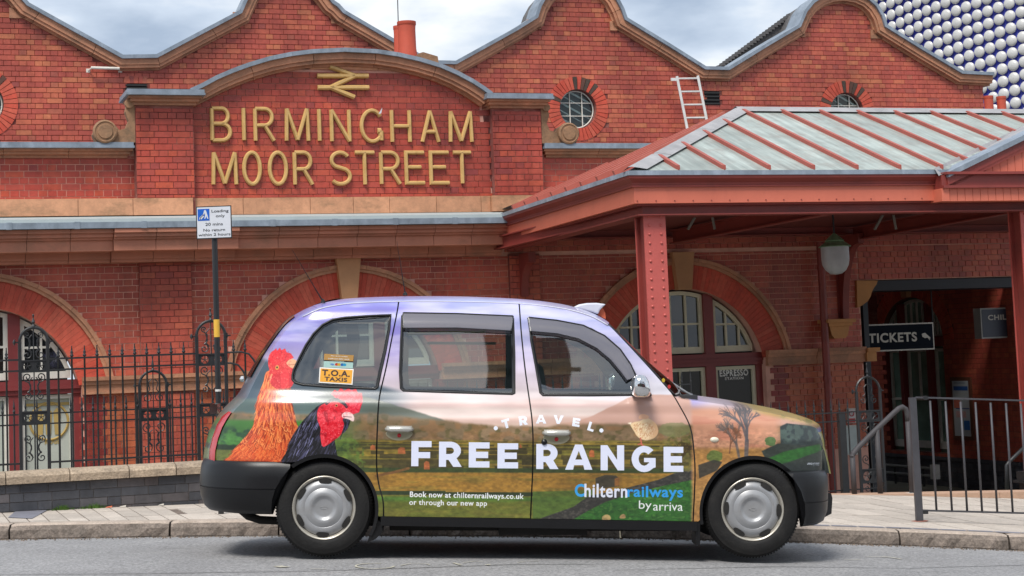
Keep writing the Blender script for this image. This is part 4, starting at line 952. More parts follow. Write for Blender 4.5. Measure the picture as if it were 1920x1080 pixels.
# ================================================================== CANOPY
z0c = AT(935, 403, .3).z; cc_ = FINV(ONZ(1180, 321, z0c)); uc, wc, zc3 = cc_
uw, ww_, _ = FINV(AT(935, 403, .3))
wr = 2.8; ur, zr3 = UZ(1385, 207, wr)
can = empty('entrance_canopy', FA(uc + 2, wc - 2, -.2), label='red iron and glass entrance canopy with hipped roof on riveted columns', category='canopy')
uend = uc + 9.0
def cpart(name, b, m, **k): return obj(name, b, m, parent=can, **k)
ret = Vector((uw - uc, ww_ - wc)); rl = ret.length; rd = ret / rl; rn = Vector((-rd.y, rd.x)); rn = rn if rn.x < 0 else -rn       # outward normal of left return
def eave_profile(prof, name, m, u1=None):
    """profile [(outward, z)...] swept along the left return and the front, mitred at the corner"""
    u1 = u1 or uend; vs = []
    # corner direction offset: intersection of offset lines
    for (o_, z) in prof:
        A = Vector((uw, ww_)) + rn * o_; Cc = None
        # line1: A + t rd(back->corner) ; line2: w = wc + o_
        d = -rd; t = (wc + o_ - A.y) / d.y; Cc = A + d * t
        vs += [(A.x, A.y, z), (Cc.x, Cc.y, z), (u1, wc + o_, z)]
    n = len(prof); fs = []
    for i in range(n):
        j = (i + 1) % n
        for k in range(2): fs.append((i * 3 + k, i * 3 + k + 1, j * 3 + k + 1, j * 3 + k))
    fs += [tuple(3 * i for i in range(n)), tuple(3 * i + 2 for i in range(n))[::-1]]
    b = MB(); b.add(vs, fs, FA); return cpart(name, b, m)
ug = UZ(1757, 350, wc)[0]                                       # start of the boarded gable
eave_profile([(-.12, zc3 + .005), (.02, zc3 + .005), (.025, zc3 - .045), (-.12, zc3 - .045)], 'lead_gutter', LEAD, ug + .2)
mz = zc3 - .046
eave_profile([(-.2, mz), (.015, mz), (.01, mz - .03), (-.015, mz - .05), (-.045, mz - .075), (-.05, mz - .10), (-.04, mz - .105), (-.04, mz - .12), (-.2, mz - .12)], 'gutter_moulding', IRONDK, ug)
fz = mz - .1205
eave_profile([(-.3, fz), (-.07, fz), (-.07, fz - .175), (-.3, fz - .175)], 'fascia', IRONOR, ug)
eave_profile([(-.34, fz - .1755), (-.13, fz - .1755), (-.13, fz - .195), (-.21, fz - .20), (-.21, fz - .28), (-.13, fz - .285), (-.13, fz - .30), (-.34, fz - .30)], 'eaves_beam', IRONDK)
b = MB()
for k in range(40):                                            # bolt heads along the lower edge
    x = uc + .1 + k * .22
    if x > ug - .05: break
    b.box((x, wc - .07, fz - .155), (x + .012, wc - .062, fz - .143), FA)
cpart('bolt_heads', b, IRONDK, kind='stuff')
zbm = fz - .30
# roof slopes: front glazing planes between battens, lead hips and ridge
def zfront(w_): return zc3 + (zr3 - zc3) * (wc - w_) / (wc - wr)
uh0 = uc + .0; A_ = Vector((uc, wc, zc3)); Rg = Vector((ur, wr, zr3)); Bk = Vector((uw, .3, zc3))
batt_u = []
kx0 = UZ(1467, 216, wr + .15)[0]; kx1 = UZ(1558 - 0, 213, wr + .15)[0]
def hip_w(u): t = (u - uc) / (ur - uc); return wc + (wr - wc) * min(1, max(0, t))
xs_ = [1467 + 0 * i for i in range(1)]
tops = [(1372, 213), (1467, 216), (1537, 216), (1607, 216), (1676, 217), (1745, 217), (1812, 217), (1880, 218)]
bu = [UZ(x, y, wr + .12)[0] for x, y in tops]
dsp = (bu[-1] - bu[1]) / 6
print('batten spacing', dsp, [round(bu[i + 1] - bu[i], 3) for i in range(7)], 'ridge', ur, zr3)
bat = [bu[1] + dsp * (k - 5) for k in range(0, 22)]
bat = [u for u in bat if u > uc + .35]
edges = [uc + .05] + bat + [bat[-1] + dsp]
ugR = ug + .1
for i in range(len(edges) - 1):
    a, c = edges[i] + .012, edges[i + 1] - .012
    if a > uend + 1: break
    def wtop(u): return max(hip_w(u) - .0, wr)
    pts = [(a, wc - .02), (c, wc - .02), (c, wtop(c))]
    if a < ur < c: pts.append((ur, wr))
    pts.append((a, wtop(a)))
    b = MB(); n = len(pts); b.add([(u, w_, zfront(w_) + .004) for u, w_ in pts] + [(u, w_, zfront(w_) - .012) for u, w_ in pts], [tuple(range(n)), tuple(range(n, 2 * n))[::-1]] + [(k, (k + 1) % n, (k + 1) % n + n, k + n) for k in range(n)], FA); cpart('roof_panel', b, ZINC)
for u in bat:
    if u > uend + .5: break
    w1_ = max(hip_w(u) + .10 * (1 if u < ur else 1.2), wr + .12)
    b = MB(); s = .022
    P0_ = (u, wc - .05, zfront(wc - .05)); P1_ = (u, w1_, zfront(w1_))
    vs = []
    for (uu, w_, z) in (P0_, P1_): vs += [(uu - s, w_, z), (uu - s, w_, z + .05), (uu + s, w_, z + .05), (uu + s, w_, z)]
    b.add(vs, [(0, 1, 2, 3), (7, 6, 5, 4), (0, 4, 5, 1), (1, 5, 6, 2), (2, 6, 7, 3)], FA); cpart('roof_batten', b, BATTEN)
# left hip slope with battens running up from the return eave, back slope
BATPALE = mat('batten_sky_sheen_red', (.46, .13, .095), .45, .1, 4)  # batten red lightened, sky sheen on the top edges put into the colour
b = MB(); b.add([tuple(A_), (uw, .3, zc3), tuple(Rg)], [(0, 1, 2)], FA); cpart('roof_panel', b, mat('left_slope_shaded_red', (.20, .04, .035), .5, .2, 3), recalc=False)  # slope painted darker red for the shadow between the battens
b = MB(); b.add([(ur, wr, zr3), (uend + 1, wr, zr3), (uend + 1, .0, zc3 + .1), (uw, .0, zc3 + .05)], [(0, 1, 2, 3)], FA); cpart('roof_panel', b, ZINC, recalc=False)
for k in range(1, 9):
    t = k / 9; E0 = Vector((uc, wc, zc3)).lerp(Vector((uw, .3, zc3)), t)
    # up-slope line parallel to u, until the hip
    tt = (wc - E0.y) / (wc - wr) if E0.y > wr else (E0.y - .3) / (wr - .3); tt = max(.02, min(1, tt)) * .97; top = Vector((uc + (ur - uc) * tt if E0.y > wr else uw + (ur - uw) * tt, E0.y, zc3 + (zr3 - zc3) * tt)); E0 += Vector((0, 0, .01))
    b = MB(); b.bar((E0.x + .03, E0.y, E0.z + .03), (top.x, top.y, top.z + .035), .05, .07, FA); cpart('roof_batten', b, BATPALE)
def strip(P, Q, wd, name, m, lift=.02, n=1):
    P, Q = Vector(P), Vector(Q); b = MB(); b.bar(P + Vector((0, 0, lift)), Q + Vector((0, 0, lift)), wd, .02, FA); return cpart(name, b, m)
nn = 5
hv = (Rg - A_)
for k in range(nn):
    P, Q = A_.lerp(Rg, k / nn), A_.lerp(Rg, (k + 1) / nn); d = Vector((0.05, 0, 0))
    b = MB(); wl = .17
    vs = []
    for X in (P, Q + (Q - P) * .03): vs += [(X.x - .05, X.y - .10, X.z - .0), (X.x - .01, X.y - .02, X.z + .045), (X.x + .03, X.y + .0, X.z + .05), (X.x + .03 + wl, X.y + .02, zfront(X.y + .02) + .030)]
    b.add(vs, [(0, 4, 5, 1), (1, 5, 6, 2), (2, 6, 7, 3)], FA); cpart('hip_flashing', b, LEADP, recalc=False, smooth=True)
u = ur - .05
while u < uend:
    b = MB(); u2 = u + 1.45; b.add([(u, wr - .12, zr3 + .01), (u, wr, zr3 + .05), (u, wr + .03, zr3 + .045), (u, wr + .16, zfront(wr + .16) + .03), (u2, wr - .12, zr3 + .01), (u2, wr, zr3 + .052), (u2, wr + .03, zr3 + .047), (u2, wr + .16, zfront(wr + .16) + .032)], [(0, 4, 5, 1), (1, 5, 6, 2), (2, 6, 7, 3)], FA); cpart('ridge_flashing', b, LEADP, recalc=False); u = u2 - .02
# boarded gable at the right
wg = wc + .12; ga = UZ(1779, 326, wg); gb = UZ(1920, 255, wg); sl = (gb[1] - ga[1]) / (gb[0] - ga[0]); gap = ga[0] + 2.6; zap = ga[1] + sl * 2.6
gz0 = UZ(1800, 321, wg)[1]
b = MB(); kk_ = (zr3 - zc3) / (wc - wr)
def onroof(px, py):
    d = ray(px, py); f0 = CAM.z - zc3 - kk_ * (wc - (CAM.dot(WN) + P0)); f1 = d.z + kk_ * d.dot(WN); return FINV(CAM + d * (-f0 / f1))
c0_, c1_ = onroof(1752, 320.5), onroof(1920, 241); c2_ = Vector(c0_).lerp(Vector(c1_), 1.35)
b.add([(ga[0] - .12, wg - .02, ga[1] - .02), (gb[0], wg - .02, gb[1] + .01), (ga[0] + (gb[0] - ga[0]) * 1.35, wg - .02, ga[1] + (gb[1] - ga[1]) * 1.35), tuple(c2_ + Vector((0, 0, .04))), (c1_[0], c1_[1], c1_[2] + .04), (c0_[0], c0_[1], c0_[2] + .03)], [(0, 1, 4, 5), (1, 2, 3, 4)], FA); cpart('gable_roof', b, LEADP, recalc=False)
zgf = UZ(1850, 352, wg)[1]; zgt = UZ(1850, 322, wg)[1]
for (o0, o1, pw, m_, nm) in ((0.0, .06, .03, LEAD, 'verge_lead'), (.06, .15, .0, IRONDK, 'verge_moulding'), (.15, .19, -.02, IRONRED, 'verge_moulding')):
    b = MB(); b.prism([(ga[0] - .02, ga[1] - o0 + .02), (gap, zap - o0), (gap, zap - o1), (ga[0] - .02 + .0, ga[1] - o1 + .02)], wg - .3, wg + pw, FA); cpart(nm, b, m_)
b = MB(); b.prism([(ga[0] - .05, zgt), (ga[0] + 5, zgt), (ga[0] + 5, zgt - .03), (ga[0] - .05, zgt - .03)], wc - .2, wg + .04, FA); b.prism([(ug, zgt - .031), (ga[0] + 5, zgt - .031), (ga[0] + 5, zgf + .03), (ug, zgf + .03)], wc - .2, wg - .02, FA); b.prism([(ug, zgf + .0299), (ga[0] + 5, zgf + .0299), (ga[0] + 5, zgf), (ug, zgf)], wc - .2, wg + .02, FA); cpart('gable_moulding', b, IRONDK)
x = ug + .10; zb0 = UZ(1850, 376, wg)[1]
b = MB(); b.box((ug - .01, wc - .2, zb0), (ug + .09, wg - .015, zgf - .001), FA); cpart('fascia_end_post', b, IRONOR)
while x < ug + 3.2:
    b = MB(); b.box((x + .003, wc - .1, zb0), (x + .099, wg - .03, zgf - .001), FA); cpart('fascia_board', b, IRONOR)
    zt_ = ga[1] + sl * (x - ga[0]) - .17
    if zt_ > zgt + .02: b = MB(); b.prism([(x + .003, zgt + .001), (x + .099, zgt + .001), (x + .099, zt_ + sl * .1), (x + .003, zt_)], wc - .1, wg - .06, FA); cpart('gable_board', b, IRONOR)
    x += .102
# underside structure
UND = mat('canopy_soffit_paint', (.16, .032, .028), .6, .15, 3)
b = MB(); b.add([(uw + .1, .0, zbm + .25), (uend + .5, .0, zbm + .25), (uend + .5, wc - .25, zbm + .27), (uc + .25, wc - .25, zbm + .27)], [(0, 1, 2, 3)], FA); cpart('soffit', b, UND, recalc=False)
def ibeam(P, Q, h, wd, name='cross_beam', m=None):
    P, Q = Vector(P), Vector(Q); b = MB(); b.bar(P, Q, .012, h, FA)
    for s in (-1, 1): o_ = Vector((0, 0, s * h / 2)); b.bar(P + o_, Q + o_, wd, .016, FA)
    return cpart(name, b, m or IRONDK)
colu = UZ(1204, 405, wc - .35)[0] + .09; wcol = wc - .35; colR = UZ(1931, 600, wcol)[0]
for uu, (xa, ya) in ((colR, (1600, 437)), (colu + 2.25, (1262, 442))):
    wa_ = .15; ua_, za_ = UZ(xa, ya, wa_); ibeam((ua_, wa_, za_ - .02), (uu, wcol, zbm + .10), .17, .12)
ibeam((colu, .1, zbm + .09), (colu, wcol, zbm + .12), .16, .1)
ibeam((uw, .05, UZ(1300, 440, .05)[1] + .1), (uend, .05, UZ(1300, 440, .05)[1] + .1), .25, .16, 'wall_beam')
for xx in (1290, 1340, 1640, 1680):
    P = AT(xx, 430, 2.0); Q = AT(xx + (18 if xx in (1290, 1640) else -6), 398, 2.0); fp, fq = FINV(P), FINV(Q); b = MB(); b.bar(fp, fq, .03, .03, FA); cpart('strut', b, mat('pale_strut', (.25, .24, .22), .6))
# wall brackets
def bracket(uu, zt_, zb_, reach, name='wall_bracket'):
    b = MB(); pts = [(WL, zb_), (WL + .10, zb_)] + [(WL + .10 + (reach - .10) * (1 - math.cos(math.pi / 2 * i / 12)), zb_ + (zt_ - zb_ - .14) * math.sin(math.pi / 2 * i / 12)) for i in range(13)] + [(WL + reach + .03, zt_ - .14), (WL + reach + .03, zt_), (WL, zt_)]
    vs = [(uu - .05, a, c) for a, c in pts] + [(uu + .05, a, c) for a, c in pts]; n = len(pts)
    b.add(vs, [tuple(range(n)), tuple(range(n, 2 * n))[::-1]] + [(i, (i + 1) % n, (i + 1) % n + n, i + n) for i in range(n)], FA)
    b.box((uu - .08, WL, zb_ + .01), (uu + .08, WL + .02, zt_), FA); cpart(name, b, IRONDK)
zct = UZ(1590, 597, WL + .1)[1]; bracket(UZ(1585, 560, WL + .1)[0], zbm + .12, zct, .62); bracket(UZ(983, 520, WL + .1)[0], zS + .02, UZ(983, 556, WL + .1)[1], .42)
# riveted columns
def column(uu, zb_, zt_, hw=.128):
    cl = empty('column', FA(uu, wcol, zb_)); cl.parent = can; cl.location = FA(uu, wcol, zb_) - base(can)
    b = MB(); b.box((uu - hw, wcol + .11, zb_), (uu + hw, wcol + .128, zt_), FA); b.box((uu - hw, wcol - .128, zb_), (uu + hw, wcol - .11, zt_), FA)
    obj('face_plate', b, COLPINK, parent=cl)
    b = MB()
    for s in (-1, 1): b.box((uu + s * .075 - .008, wcol - .1095, zb_), (uu + s * .075 + .008, wcol + .1095, zt_), FA)
    for s in (-1, 1): b.box((uu - .12, wcol + s * .098 - .01, zb_ + .001), (uu - .076, wcol + s * .098 + .01, zt_ - .001), FA)
    obj('web_plate', b, IRONDK, parent=cl)
    b = MB(); z = zb_ + .06
    while z < zt_ - .02:
        for s in (-1, 1): b.lathe([(.017, 0), (.015, .007), (.008, .012), (.0005, .0135)], 8, lambda x, y, h: FA(uu + s * .07 + x, wcol + .128 + h, z + y))
        b.lathe([(.015, 0), (.013, .006), (.0005, .012)], 6, lambda x, y, h: FA(uu - .083 - h, wcol + .05 + x, z + y)); z += .098
    obj('rivets', b, COLPINK, parent=cl, kind='stuff', smooth=True)
    return cl
zcb = UZ(1895, 887, wcol)[1]
column(colu, LOWZ, zbm + .02); column(colR, zcb, zbm + .02)
b = MB(); b.box((colR - .19, wcol - .19, zcb - .10), (colR + .19, wcol + .19, zcb), FA); b.box((colR - .22, wcol - .22, zcb - .13), (colR + .22, wcol + .22, zcb - .1005), FA); b.box((colR - .17, wcol - .17, LOWZ), (colR + .17, wcol + .17, zcb - .1305), FA)
cpart('column_plinth', b, BLACKI)
# hanging lantern
GREENP = mat('pale_green_enamel', (.18, .30, .17), .5, .15, 10, stain=((.10, .16, .09), .5, 14, 1)); OPAL = mat('frosted_lantern_glass', (.40, .41, .44), .35, .12, 10, stain=((.28, .29, .32), .5, 12, .3))
lw = 3.2; lu, lz = UZ(1565, 463, lw); lan = empty('hanging_lantern', FA(lu, lw, lz), label='hanging lantern with green metal cap and frosted glass bowl under the canopy', category='lantern')
sc_ = (UZ(1593, 463, lw)[0] - UZ(1537, 463, lw)[0]) / 2; Tn = lambda x, y, h: FA(lu + x, lw + y, lz + h)
hh = UZ(1565, 437, lw)[1] - lz; gd = lz - UZ(1565, 515, lw)[1]
b = MB(); b.lathe([(sc_ * 1.0, -.004), (sc_ * 1.0, .006), (sc_ * .55, hh * .40), (sc_ * .60, hh * .46), (sc_ * .38, hh * .68), (sc_ * .08, hh * .98), (.001, hh)], 8, Tn); obj('cap', b, GREENP, parent=lan)
b = MB(); b.lathe([(sc_ * .83, 0), (sc_ * .83, -gd * .45), (sc_ * .78, -gd * .65), (sc_ * .6, -gd * .85), (sc_ * .35, -gd * .97), (.001, -gd)], 28, Tn); obj('glass_bowl', b, OPAL, parent=lan, smooth=True)
b = MB(); b.tube([Tn(0, 0, hh), FA(lu, lw, zbm + .27)], .012, 8); obj('hanging_rod', b, BLACKI, parent=lan)
# ladder behind the canopy roof
lad = empty('ladder', AT(1290, 248, WU + .3), label='aluminium ladder standing on the canopy roof against the gabled brick wall', category='ladder')
def LP(x, y): u, z = UZ(x, y, WU + .3); return (u, WU + .3, z)
for a, c in (((1269, 143), (1297, 285)), ((1308, 142), (1336, 280))):
    b = MB(); b.bar(LP(*a), LP(*c), .042, .06, FA); obj('side_rail', b, ALU, parent=lad)
for i in range(6):
    y = 147.5 + 24.5 * i; xa = 1269 + 28 * (y - 143) / 142; b = MB(); b.tube([LP(xa, y), LP(xa + 39, y - .5)], .016, 8, FA); obj('rung', b, ALU, parent=lad)
b = MB(); b.bar(LP(1258, 149), LP(1270, 149), .03, .05, FA); obj('wall_hook', b, ALU, parent=lad)
# bar light on the left gable wall
wlg = empty('wall_bar_light', AT(195, 131, WU), label='short white tubular fitting on two brackets on the left gable wall', category='light fitting')
b = MB(); b.tube([(UZ(169, 129, WU)[0], WU + .13, UZ(169, 129.5, WU)[1]), (UZ(222, 130, WU)[0], WU + .13, UZ(222, 131, WU)[1])], .022, 10, FA); obj('tube', b, WHITE, parent=wlg)
for x in (165, 225):
    u, z = UZ(x, 132.5, WU); b = MB(); b.box((u - .03, WU, z - .03), (u + .03, WU + .015, z + .03), FA); b.bar((u, WU, z), (u + (.04 if x < 200 else -.04), WU + .13, z + .02), .02, .02, FA); obj('bracket', b, WHITE, parent=wlg)
# chimney pots and aerial
def pot(px, pyt, pyb, r, w_, label, group='red clay chimney pots'):
    u, zt_ = UZ(px, pyt, w_); zb_ = UZ(px, pyb, w_)[1]; t = empty('chimney_pot', FA(u, w_, zb_), label=label, category='chimney pot', group=group); Tn = lambda x, y, h: FA(u + x, w_ + y, h)
    b = MB(); b.lathe([(r * 1.12, zb_ - .4), (r * 1.12, zb_), (r * 1.0, zb_ + .12), (r * .97, zt_ - .12), (r * 1.0, zt_ - .06)], 28, Tn); obj('shaft', b, REDPOT, parent=t, smooth=40)
    b = MB(); b.lathe([(r * 1.0, zt_ - .06), (r * 1.06, zt_ - .05), (r * 1.06, zt_), (r * .9, zt_), (r * .86, zt_ - .3)], 28, Tn); obj('rim', b, REDPOT, parent=t, smooth=40)
    return t
pot(762, 41, 106, .135, -2.3, 'wide red clay chimney pot rising behind the right shoulder of the pediment')
pot(748, 49, 106, .085, -2.75, 'narrow red clay chimney pot half hidden behind the wide one above the pediment')
b = MB(); q = [UZ(x, y, -2.2) for x, y in ((776, 106), (783, 104), (800, 109), (810, 112), (812, 125), (776, 125))]; b.prism(q, -2.9, -1.9, FA); b.box((UZ(730, 110, -2.2)[0], -3.0, q[4][1] - 1.2), (q[4][0], -1.95, q[4][1]), FA)
obj('chimney_stack', b, CONS, label='weathered stone top of the low chimney stack behind the pediment', category='chimney stack')
b = MB(); p, q = AT(747, 50, -2.75), AT(744, -60, -2.75); b.tube([p, q], .008, 5); obj('roof_aerial', b, BLACKI, label='thin aerial rod beside the red chimney pots above the pediment', category='aerial')
pot(1853, 180, 240, .082, WU + 1.2, 'small red chimney pot nearest the right end of the gabled wall'); pot(1877, 181, 240, .082, WU + 1.2, 'small red chimney pot standing clear to the right of its twin')
# ================================================================== DISC-CLAD BUILDING far behind
DISCM = mat('brushed_aluminium_disc', (.56, .55, .53), .38, .06, 2, metal=.15, stain=((.42, .41, .40), .4, 1.5, 1)); BLUEW = mat('deep_blue_render', (.045, .055, .42), .6, .12, .5)
rho_ = 21.0; d = ray(1900, 100); Pr = CAM + d * (93 / d.y); a_r = R(34); nR = Vector((-math.sin(a_r), -math.cos(a_r), 0)); cen = Vector((Pr.x, Pr.y, 0)) - nR * rho_
dsk = empty('disc_clad_building', (cen.x, cen.y, 0), label='curved blue department store covered in rows of shiny metal discs', category='building')
def cyl(a, z, o_=0): n = Vector((-math.sin(a), -math.cos(a), 0)); q = cen + n * (rho_ + o_); return Vector((q.x, q.y, z)), n
b = MB(); vs = []; K = 60
for i in range(K + 1):
    a = R(-40) + R(104) * i / K
    for z in (0, 30): vs.append(cyl(a, z)[0])
b.add(vs, [(2 * i, 2 * i + 2, 2 * i + 3, 2 * i + 1) for i in range(K)]); obj('wall', b, BLUEW, parent=dsk, recalc=False, smooth=True)
b = MB(); b.lathe([(.285, 0), (.30, .03), (.285, .065), (.20, .11), (.10, .132), (.002, .14)], 16); dm = bpy.data.meshes.new('disc'); dm.from_pydata(b.v, [], b.f); dm.materials.append(DISCM); dm.polygons.foreach_set('use_smooth', [True] * len(dm.polygons))
cnt = 0; zbase = Pr.z
for j in range(-10, 34):
    a = a_r + j * .585 / rho_
    if a > R(68): break
    for i in range(-16, 20):
        z = zbase - j * .118 + i * .65; P, n = cyl(a, z, .12); q = proj(P)
        if not (1600 < q[0] < 2060 and -85 < q[1] < 262): continue
        # hidden behind the gable: skip what the slope hides
        xs_g = [1653, 1795, 1853, 1960]; yl = np.interp(q[0], [1600, 1653, 1724, 1795, 1853, 1854, 1960], [0, 50, 94, 136, 139, 235, 235])
        if q[1] > yl + 45: continue
        o = stamp('disc', dm, dsk, P, rot=n.to_track_quat('Z', 'Y').to_euler(), scale=(1.0, 1.0, 1.0)); cnt += 1
print('discs', cnt)
# ================================================================== SIGNS at the entrance
def board(name, label, cat, x0, y0, x1, y1, w_, face, dep=.06, edge=None, parent=None):
    (ua, za), (ub, zb) = UZ(x0, y0, w_), UZ(x1, y1, w_); t = empty(name, FA((ua + ub) / 2, w_, zb), label=label, category=cat)
    b = MB(); b.box((ua, w_ - dep, zb), (ub, w_ - .006, za), FA); obj('frame', b, edge or SIGNLT, parent=t)
    b = MB(); e = .022; b.box((ua + e, w_ - .0062, zb + e), (ub - e, w_, za - e), FA); obj('panel', b, face, parent=t); return t, ua, ub, za, zb
t, ua, ub, za, zb = board('tickets_sign', 'dark navy hanging sign reading TICKETS with a pointing hand beside the entrance', 'sign', 1612, 609, 1753, 655, -.85, SIGNBL, .14)
x0_, x1_ = UZ(1628, 632, -.85)[0], UZ(1719, 632, -.85)[0]; zt_, zb_ = UZ(1670, 624, -.85)[1], UZ(1670, 642, -.85)[1]
obj('lettering', text_box('TICKETS', x0_, x1_, zb_, zt_, lambda x, z: FA(x, -.845, z), .03, 1.1), SIGNLT, parent=t, recalc=False)
b = MB(); H = [UZ(x, y, -.85) for x, y in ((1728, 626), (1734, 624), (1744, 633), (1743, 638), (1739, 633), (1734, 634), (1729, 631))]; b.prism(H, -.848, -.842, FA); obj('pointing_hand', b, SIGNLT, parent=t)
b = MB(); hx = UZ(1752, 600, -.85)[0]; b.tube([FA(hx, -.9, za - .02), FA(hx, -.9, za + .5)], .012, 6); obj('hanger', b, BLACKI, parent=t)
t, ua, ub, za, zb = board('operator_sign', 'white framed blue sign with pale capitals partly hidden by the right column', 'sign', 1838, 578, 1975, 630, -.9, mat('slate_blue_sign', (.035, .04, .065), .4), .2, mat('pale_sign_frame', (.34, .33, .32), .5))
x0_, x1_ = UZ(1852, 595, -.9)[0], UZ(1925, 595, -.9)[0]; zt_, zb_ = UZ(1870, 590, -.9)[1], UZ(1870, 600, -.9)[1]
obj('lettering', text_box('CHILTERN', x0_, x1_, zb_, zt_, lambda x, z: FA(x, -.895, z), .03, 1.1), SIGNLT, parent=t, recalc=False)
# framed timetable poster on the passage wall
pa = onsw(1790, 714); pb = onsw(1826, 818); ps = empty('framed_notice_poster', PW(pa[0], .05, pb[1]), label='tall framed information poster on the passage wall right of the tall windows', category='poster')
b = MB(); b.box((pa[0] - .06, 0, pb[1] - .06), (pb[0] + .06, .05, pa[1] + .06), PW); obj('frame', b, mat('brown_poster_frame', (.12, .045, .025), .5), parent=ps)
PWH = mat('poster_paper', (.42, .45, .47), .4, .06, 4)
b = MB(); b.box((pa[0], .0502, pb[1]), (pb[0], .054, pa[1]), PW); obj('paper', b, PWH, parent=ps)
def onp(x, y): a = pa[0] + (pb[0] - pa[0]) * (x - 1790) / 36; c = pa[1] + (pb[1] - pa[1]) * (y - 714 - (x - 1790) * .07) / 101; return a, c
for (x0_, y0_, x1_, y1_, cl) in ((1793, 724, 1825, 734, (.02, .09, .30)), (1796, 764, 1826, 768, (.03, .06, .20)), (1792, 749, 1806, 765, (.55, .15, .10)), (1812, 788, 1825, 806, (.03, .13, .40)), (1796, 770, 1818, 783, (.55, .32, .30)), (1794, 717, 1820, 721, (.25, .3, .36)), (1793, 738, 1825, 740, (.4, .38, .2))):
    a = onp(x0_, y0_); c = onp(x1_, y1_); b = MB(); b.box((a[0], .0542, c[1]), (c[0], .057, a[1]), PW); obj('printed_block', b, mat('poster_ink', cl, .5, .1), parent=ps)
t, ua, ub, za, zb = board('no_smoking_sign', 'small white and red prohibition sign on the brick pier by the railings', 'sign', 1588, 766, 1606, 793, WL + .04, mat('sign_white', (.6, .58, .58), .5), .03)
b = MB(); b.box((ua + .02, WL + .0402, zb + .01), (ub - .02, WL + .043, zb + .07), FA); b.tube([((ua + ub) / 2 + .035 * math.cos(i * .5236), WL + .045, (za + zb) / 2 + .03 + .035 * math.sin(i * .5236)) for i in range(12)], .007, 5, FA, closed=True); obj('red_symbol', b, mat('sign_red', (.5, .02, .02), .5), parent=t)
t, ua, ub, za, zb = board('white_notice_board', 'plain pale notice board on the brick pier below the prohibition sign', 'notice board', 1582, 798, 1612, 852, WL + .04, mat('notice_white', (.50, .56, .54), .5), .04)
# lettering on the window glass
wgl = WL - .16 - .038
ESP = mat('white_window_vinyl', (.75, .75, .72), .5)
for txt, xa, xb, ya, yb in (('ESPRESSO', 1349, 1403, 694, 704), ('STATION', 1359, 1394, 707.5, 711)):
    a, z1_ = UZ(xa, ya, wgl); c, z0_ = UZ(xb, yb, wgl); obj('window_lettering', text_box(txt, a, c, z0_, z1_, lambda x, z: FA(x, wgl, z), .03, 1.15), ESP, parent=wr_, recalc=False)
GV = mat('gold_window_vinyl', (.42, .29, .09), .6, .1)
cu, cz = UZ(92, 790, wgl); rr_ = .235; b = MB()
b.tube([(cu + rr_ * math.cos(i * math.pi / 20), wgl + .002, cz + rr_ * math.sin(i * math.pi / 20)) for i in range(40)], .016, 4, FA, closed=True)
b.box((cu - .30, wgl, cz + .20), (cu + .30, wgl + .004, cz + .235), FA)
for dx in (-.11, -.01, .10): b.prism([(cu + dx - .03, cz - .17), (cu + dx + .03, cz - .17), (cu + dx + .045, cz + .12), (cu + dx, cz + .17), (cu + dx - .045, cz + .12)], wgl, wgl + .004, FA)
obj('gold_roundel', b, GV, parent=wl_)
a, z1_ = UZ(84, 822, wgl); c, z0_ = UZ(112, 832, wgl); obj('gold_lettering', text_box('RIDGE', a, c, z0_, z1_, lambda x, z: FA(x, wgl, z), .03, 1.1), GV, parent=wl_, recalc=False)
# ================================================================== LOW BOUNDARY WALL, RAILINGS
uw0 = UZ(-70, 900, WB)[0]; uw1 = UZ(1050, 900, WB)[0]
zct0 = UZ(0, 890, WB + .03)[1]; zct1 = UZ(370, 866, WB + .03)[1]; zct = (zct0 + zct1) / 2; print('coping z', zct0, zct1)
lw_ = empty('low_boundary_wall', FA(uw0 + 1, WB, 0), label='low blue brick boundary wall with weathered stone coping below the railings', category='wall')
b = MB(); b.box((uw0, WB - .24, LOWZ), (uw1, WB - .008, zct - .095), FA); obj('core', b, MO_GR, parent=lw_)
rq = random.Random(9); jo = [UZ(x, 880, WB)[0] for x in (-75, 10, 130, 241, 329, 430, 540, 650, 760, 870, 980, 1050)]
for i in range(len(jo) - 1):
    b = MB(); g = .004; a, c = jo[i] + g, jo[i + 1] - g
    sec = [(WB + .045, zct - .095), (WB + .05, zct - .035), (WB + .03, zct - .006), (WB - .10, zct + .012), (WB - .24, zct - .006), (WB - .28, zct - .035), (WB - .28, zct - .095)]
    n = len(sec); b.add([(a, w_, z) for w_, z in sec] + [(c, w_, z) for w_, z in sec], [tuple(range(n)), tuple(range(n, 2 * n))[::-1]] + [(k, (k + 1) % n, (k + 1) % n + n, k + n) for k in range(n)], FA); obj('coping_stone', b, COPE, parent=lw_)
k = 0; z = zct - .10
BH = .075
while z > -.35:
    step = BL; u = uw0 + (BL / 2 if k % 2 else 0) + (0.03 if k % 3 else 0)
    while u < uw1 - BL:
        zg = ztop(FA(u, WB, 0).x)
        if z > zg - .06 and proj(FA(u, WB, z))[0] < 560:
            l_ = step if rq.random() > .35 else step / 2; b = MB(); d_ = rq.uniform(-.002, .002); b.box((u + .003, WB - .05, z - BH + .003), (u + l_ - .003, WB + d_, z - .003), FA); obj('brick', b, BR_BL, parent=lw_); u += l_
        else: u += step
    z -= BH; k += 1
wf_ = WB - .12
def FR(px, py): return UZ(px, py, wf_)
frA = empty('front_railing', FA(uw0 + 1, wf_, zct), label='tall black iron railing with ornate scroll panels on the low wall', category='railing')
zA1 = (FR(0, 677)[1] + FR(370, 662)[1]) / 2; zA2 = (FR(0, 697)[1] + FR(370, 683)[1]) / 2; zA3 = (FR(0, 871)[1] + FR(370, 852)[1]) / 2; zAt_ = (FR(160, 648)[1] + FR(345, 640)[1]) / 2
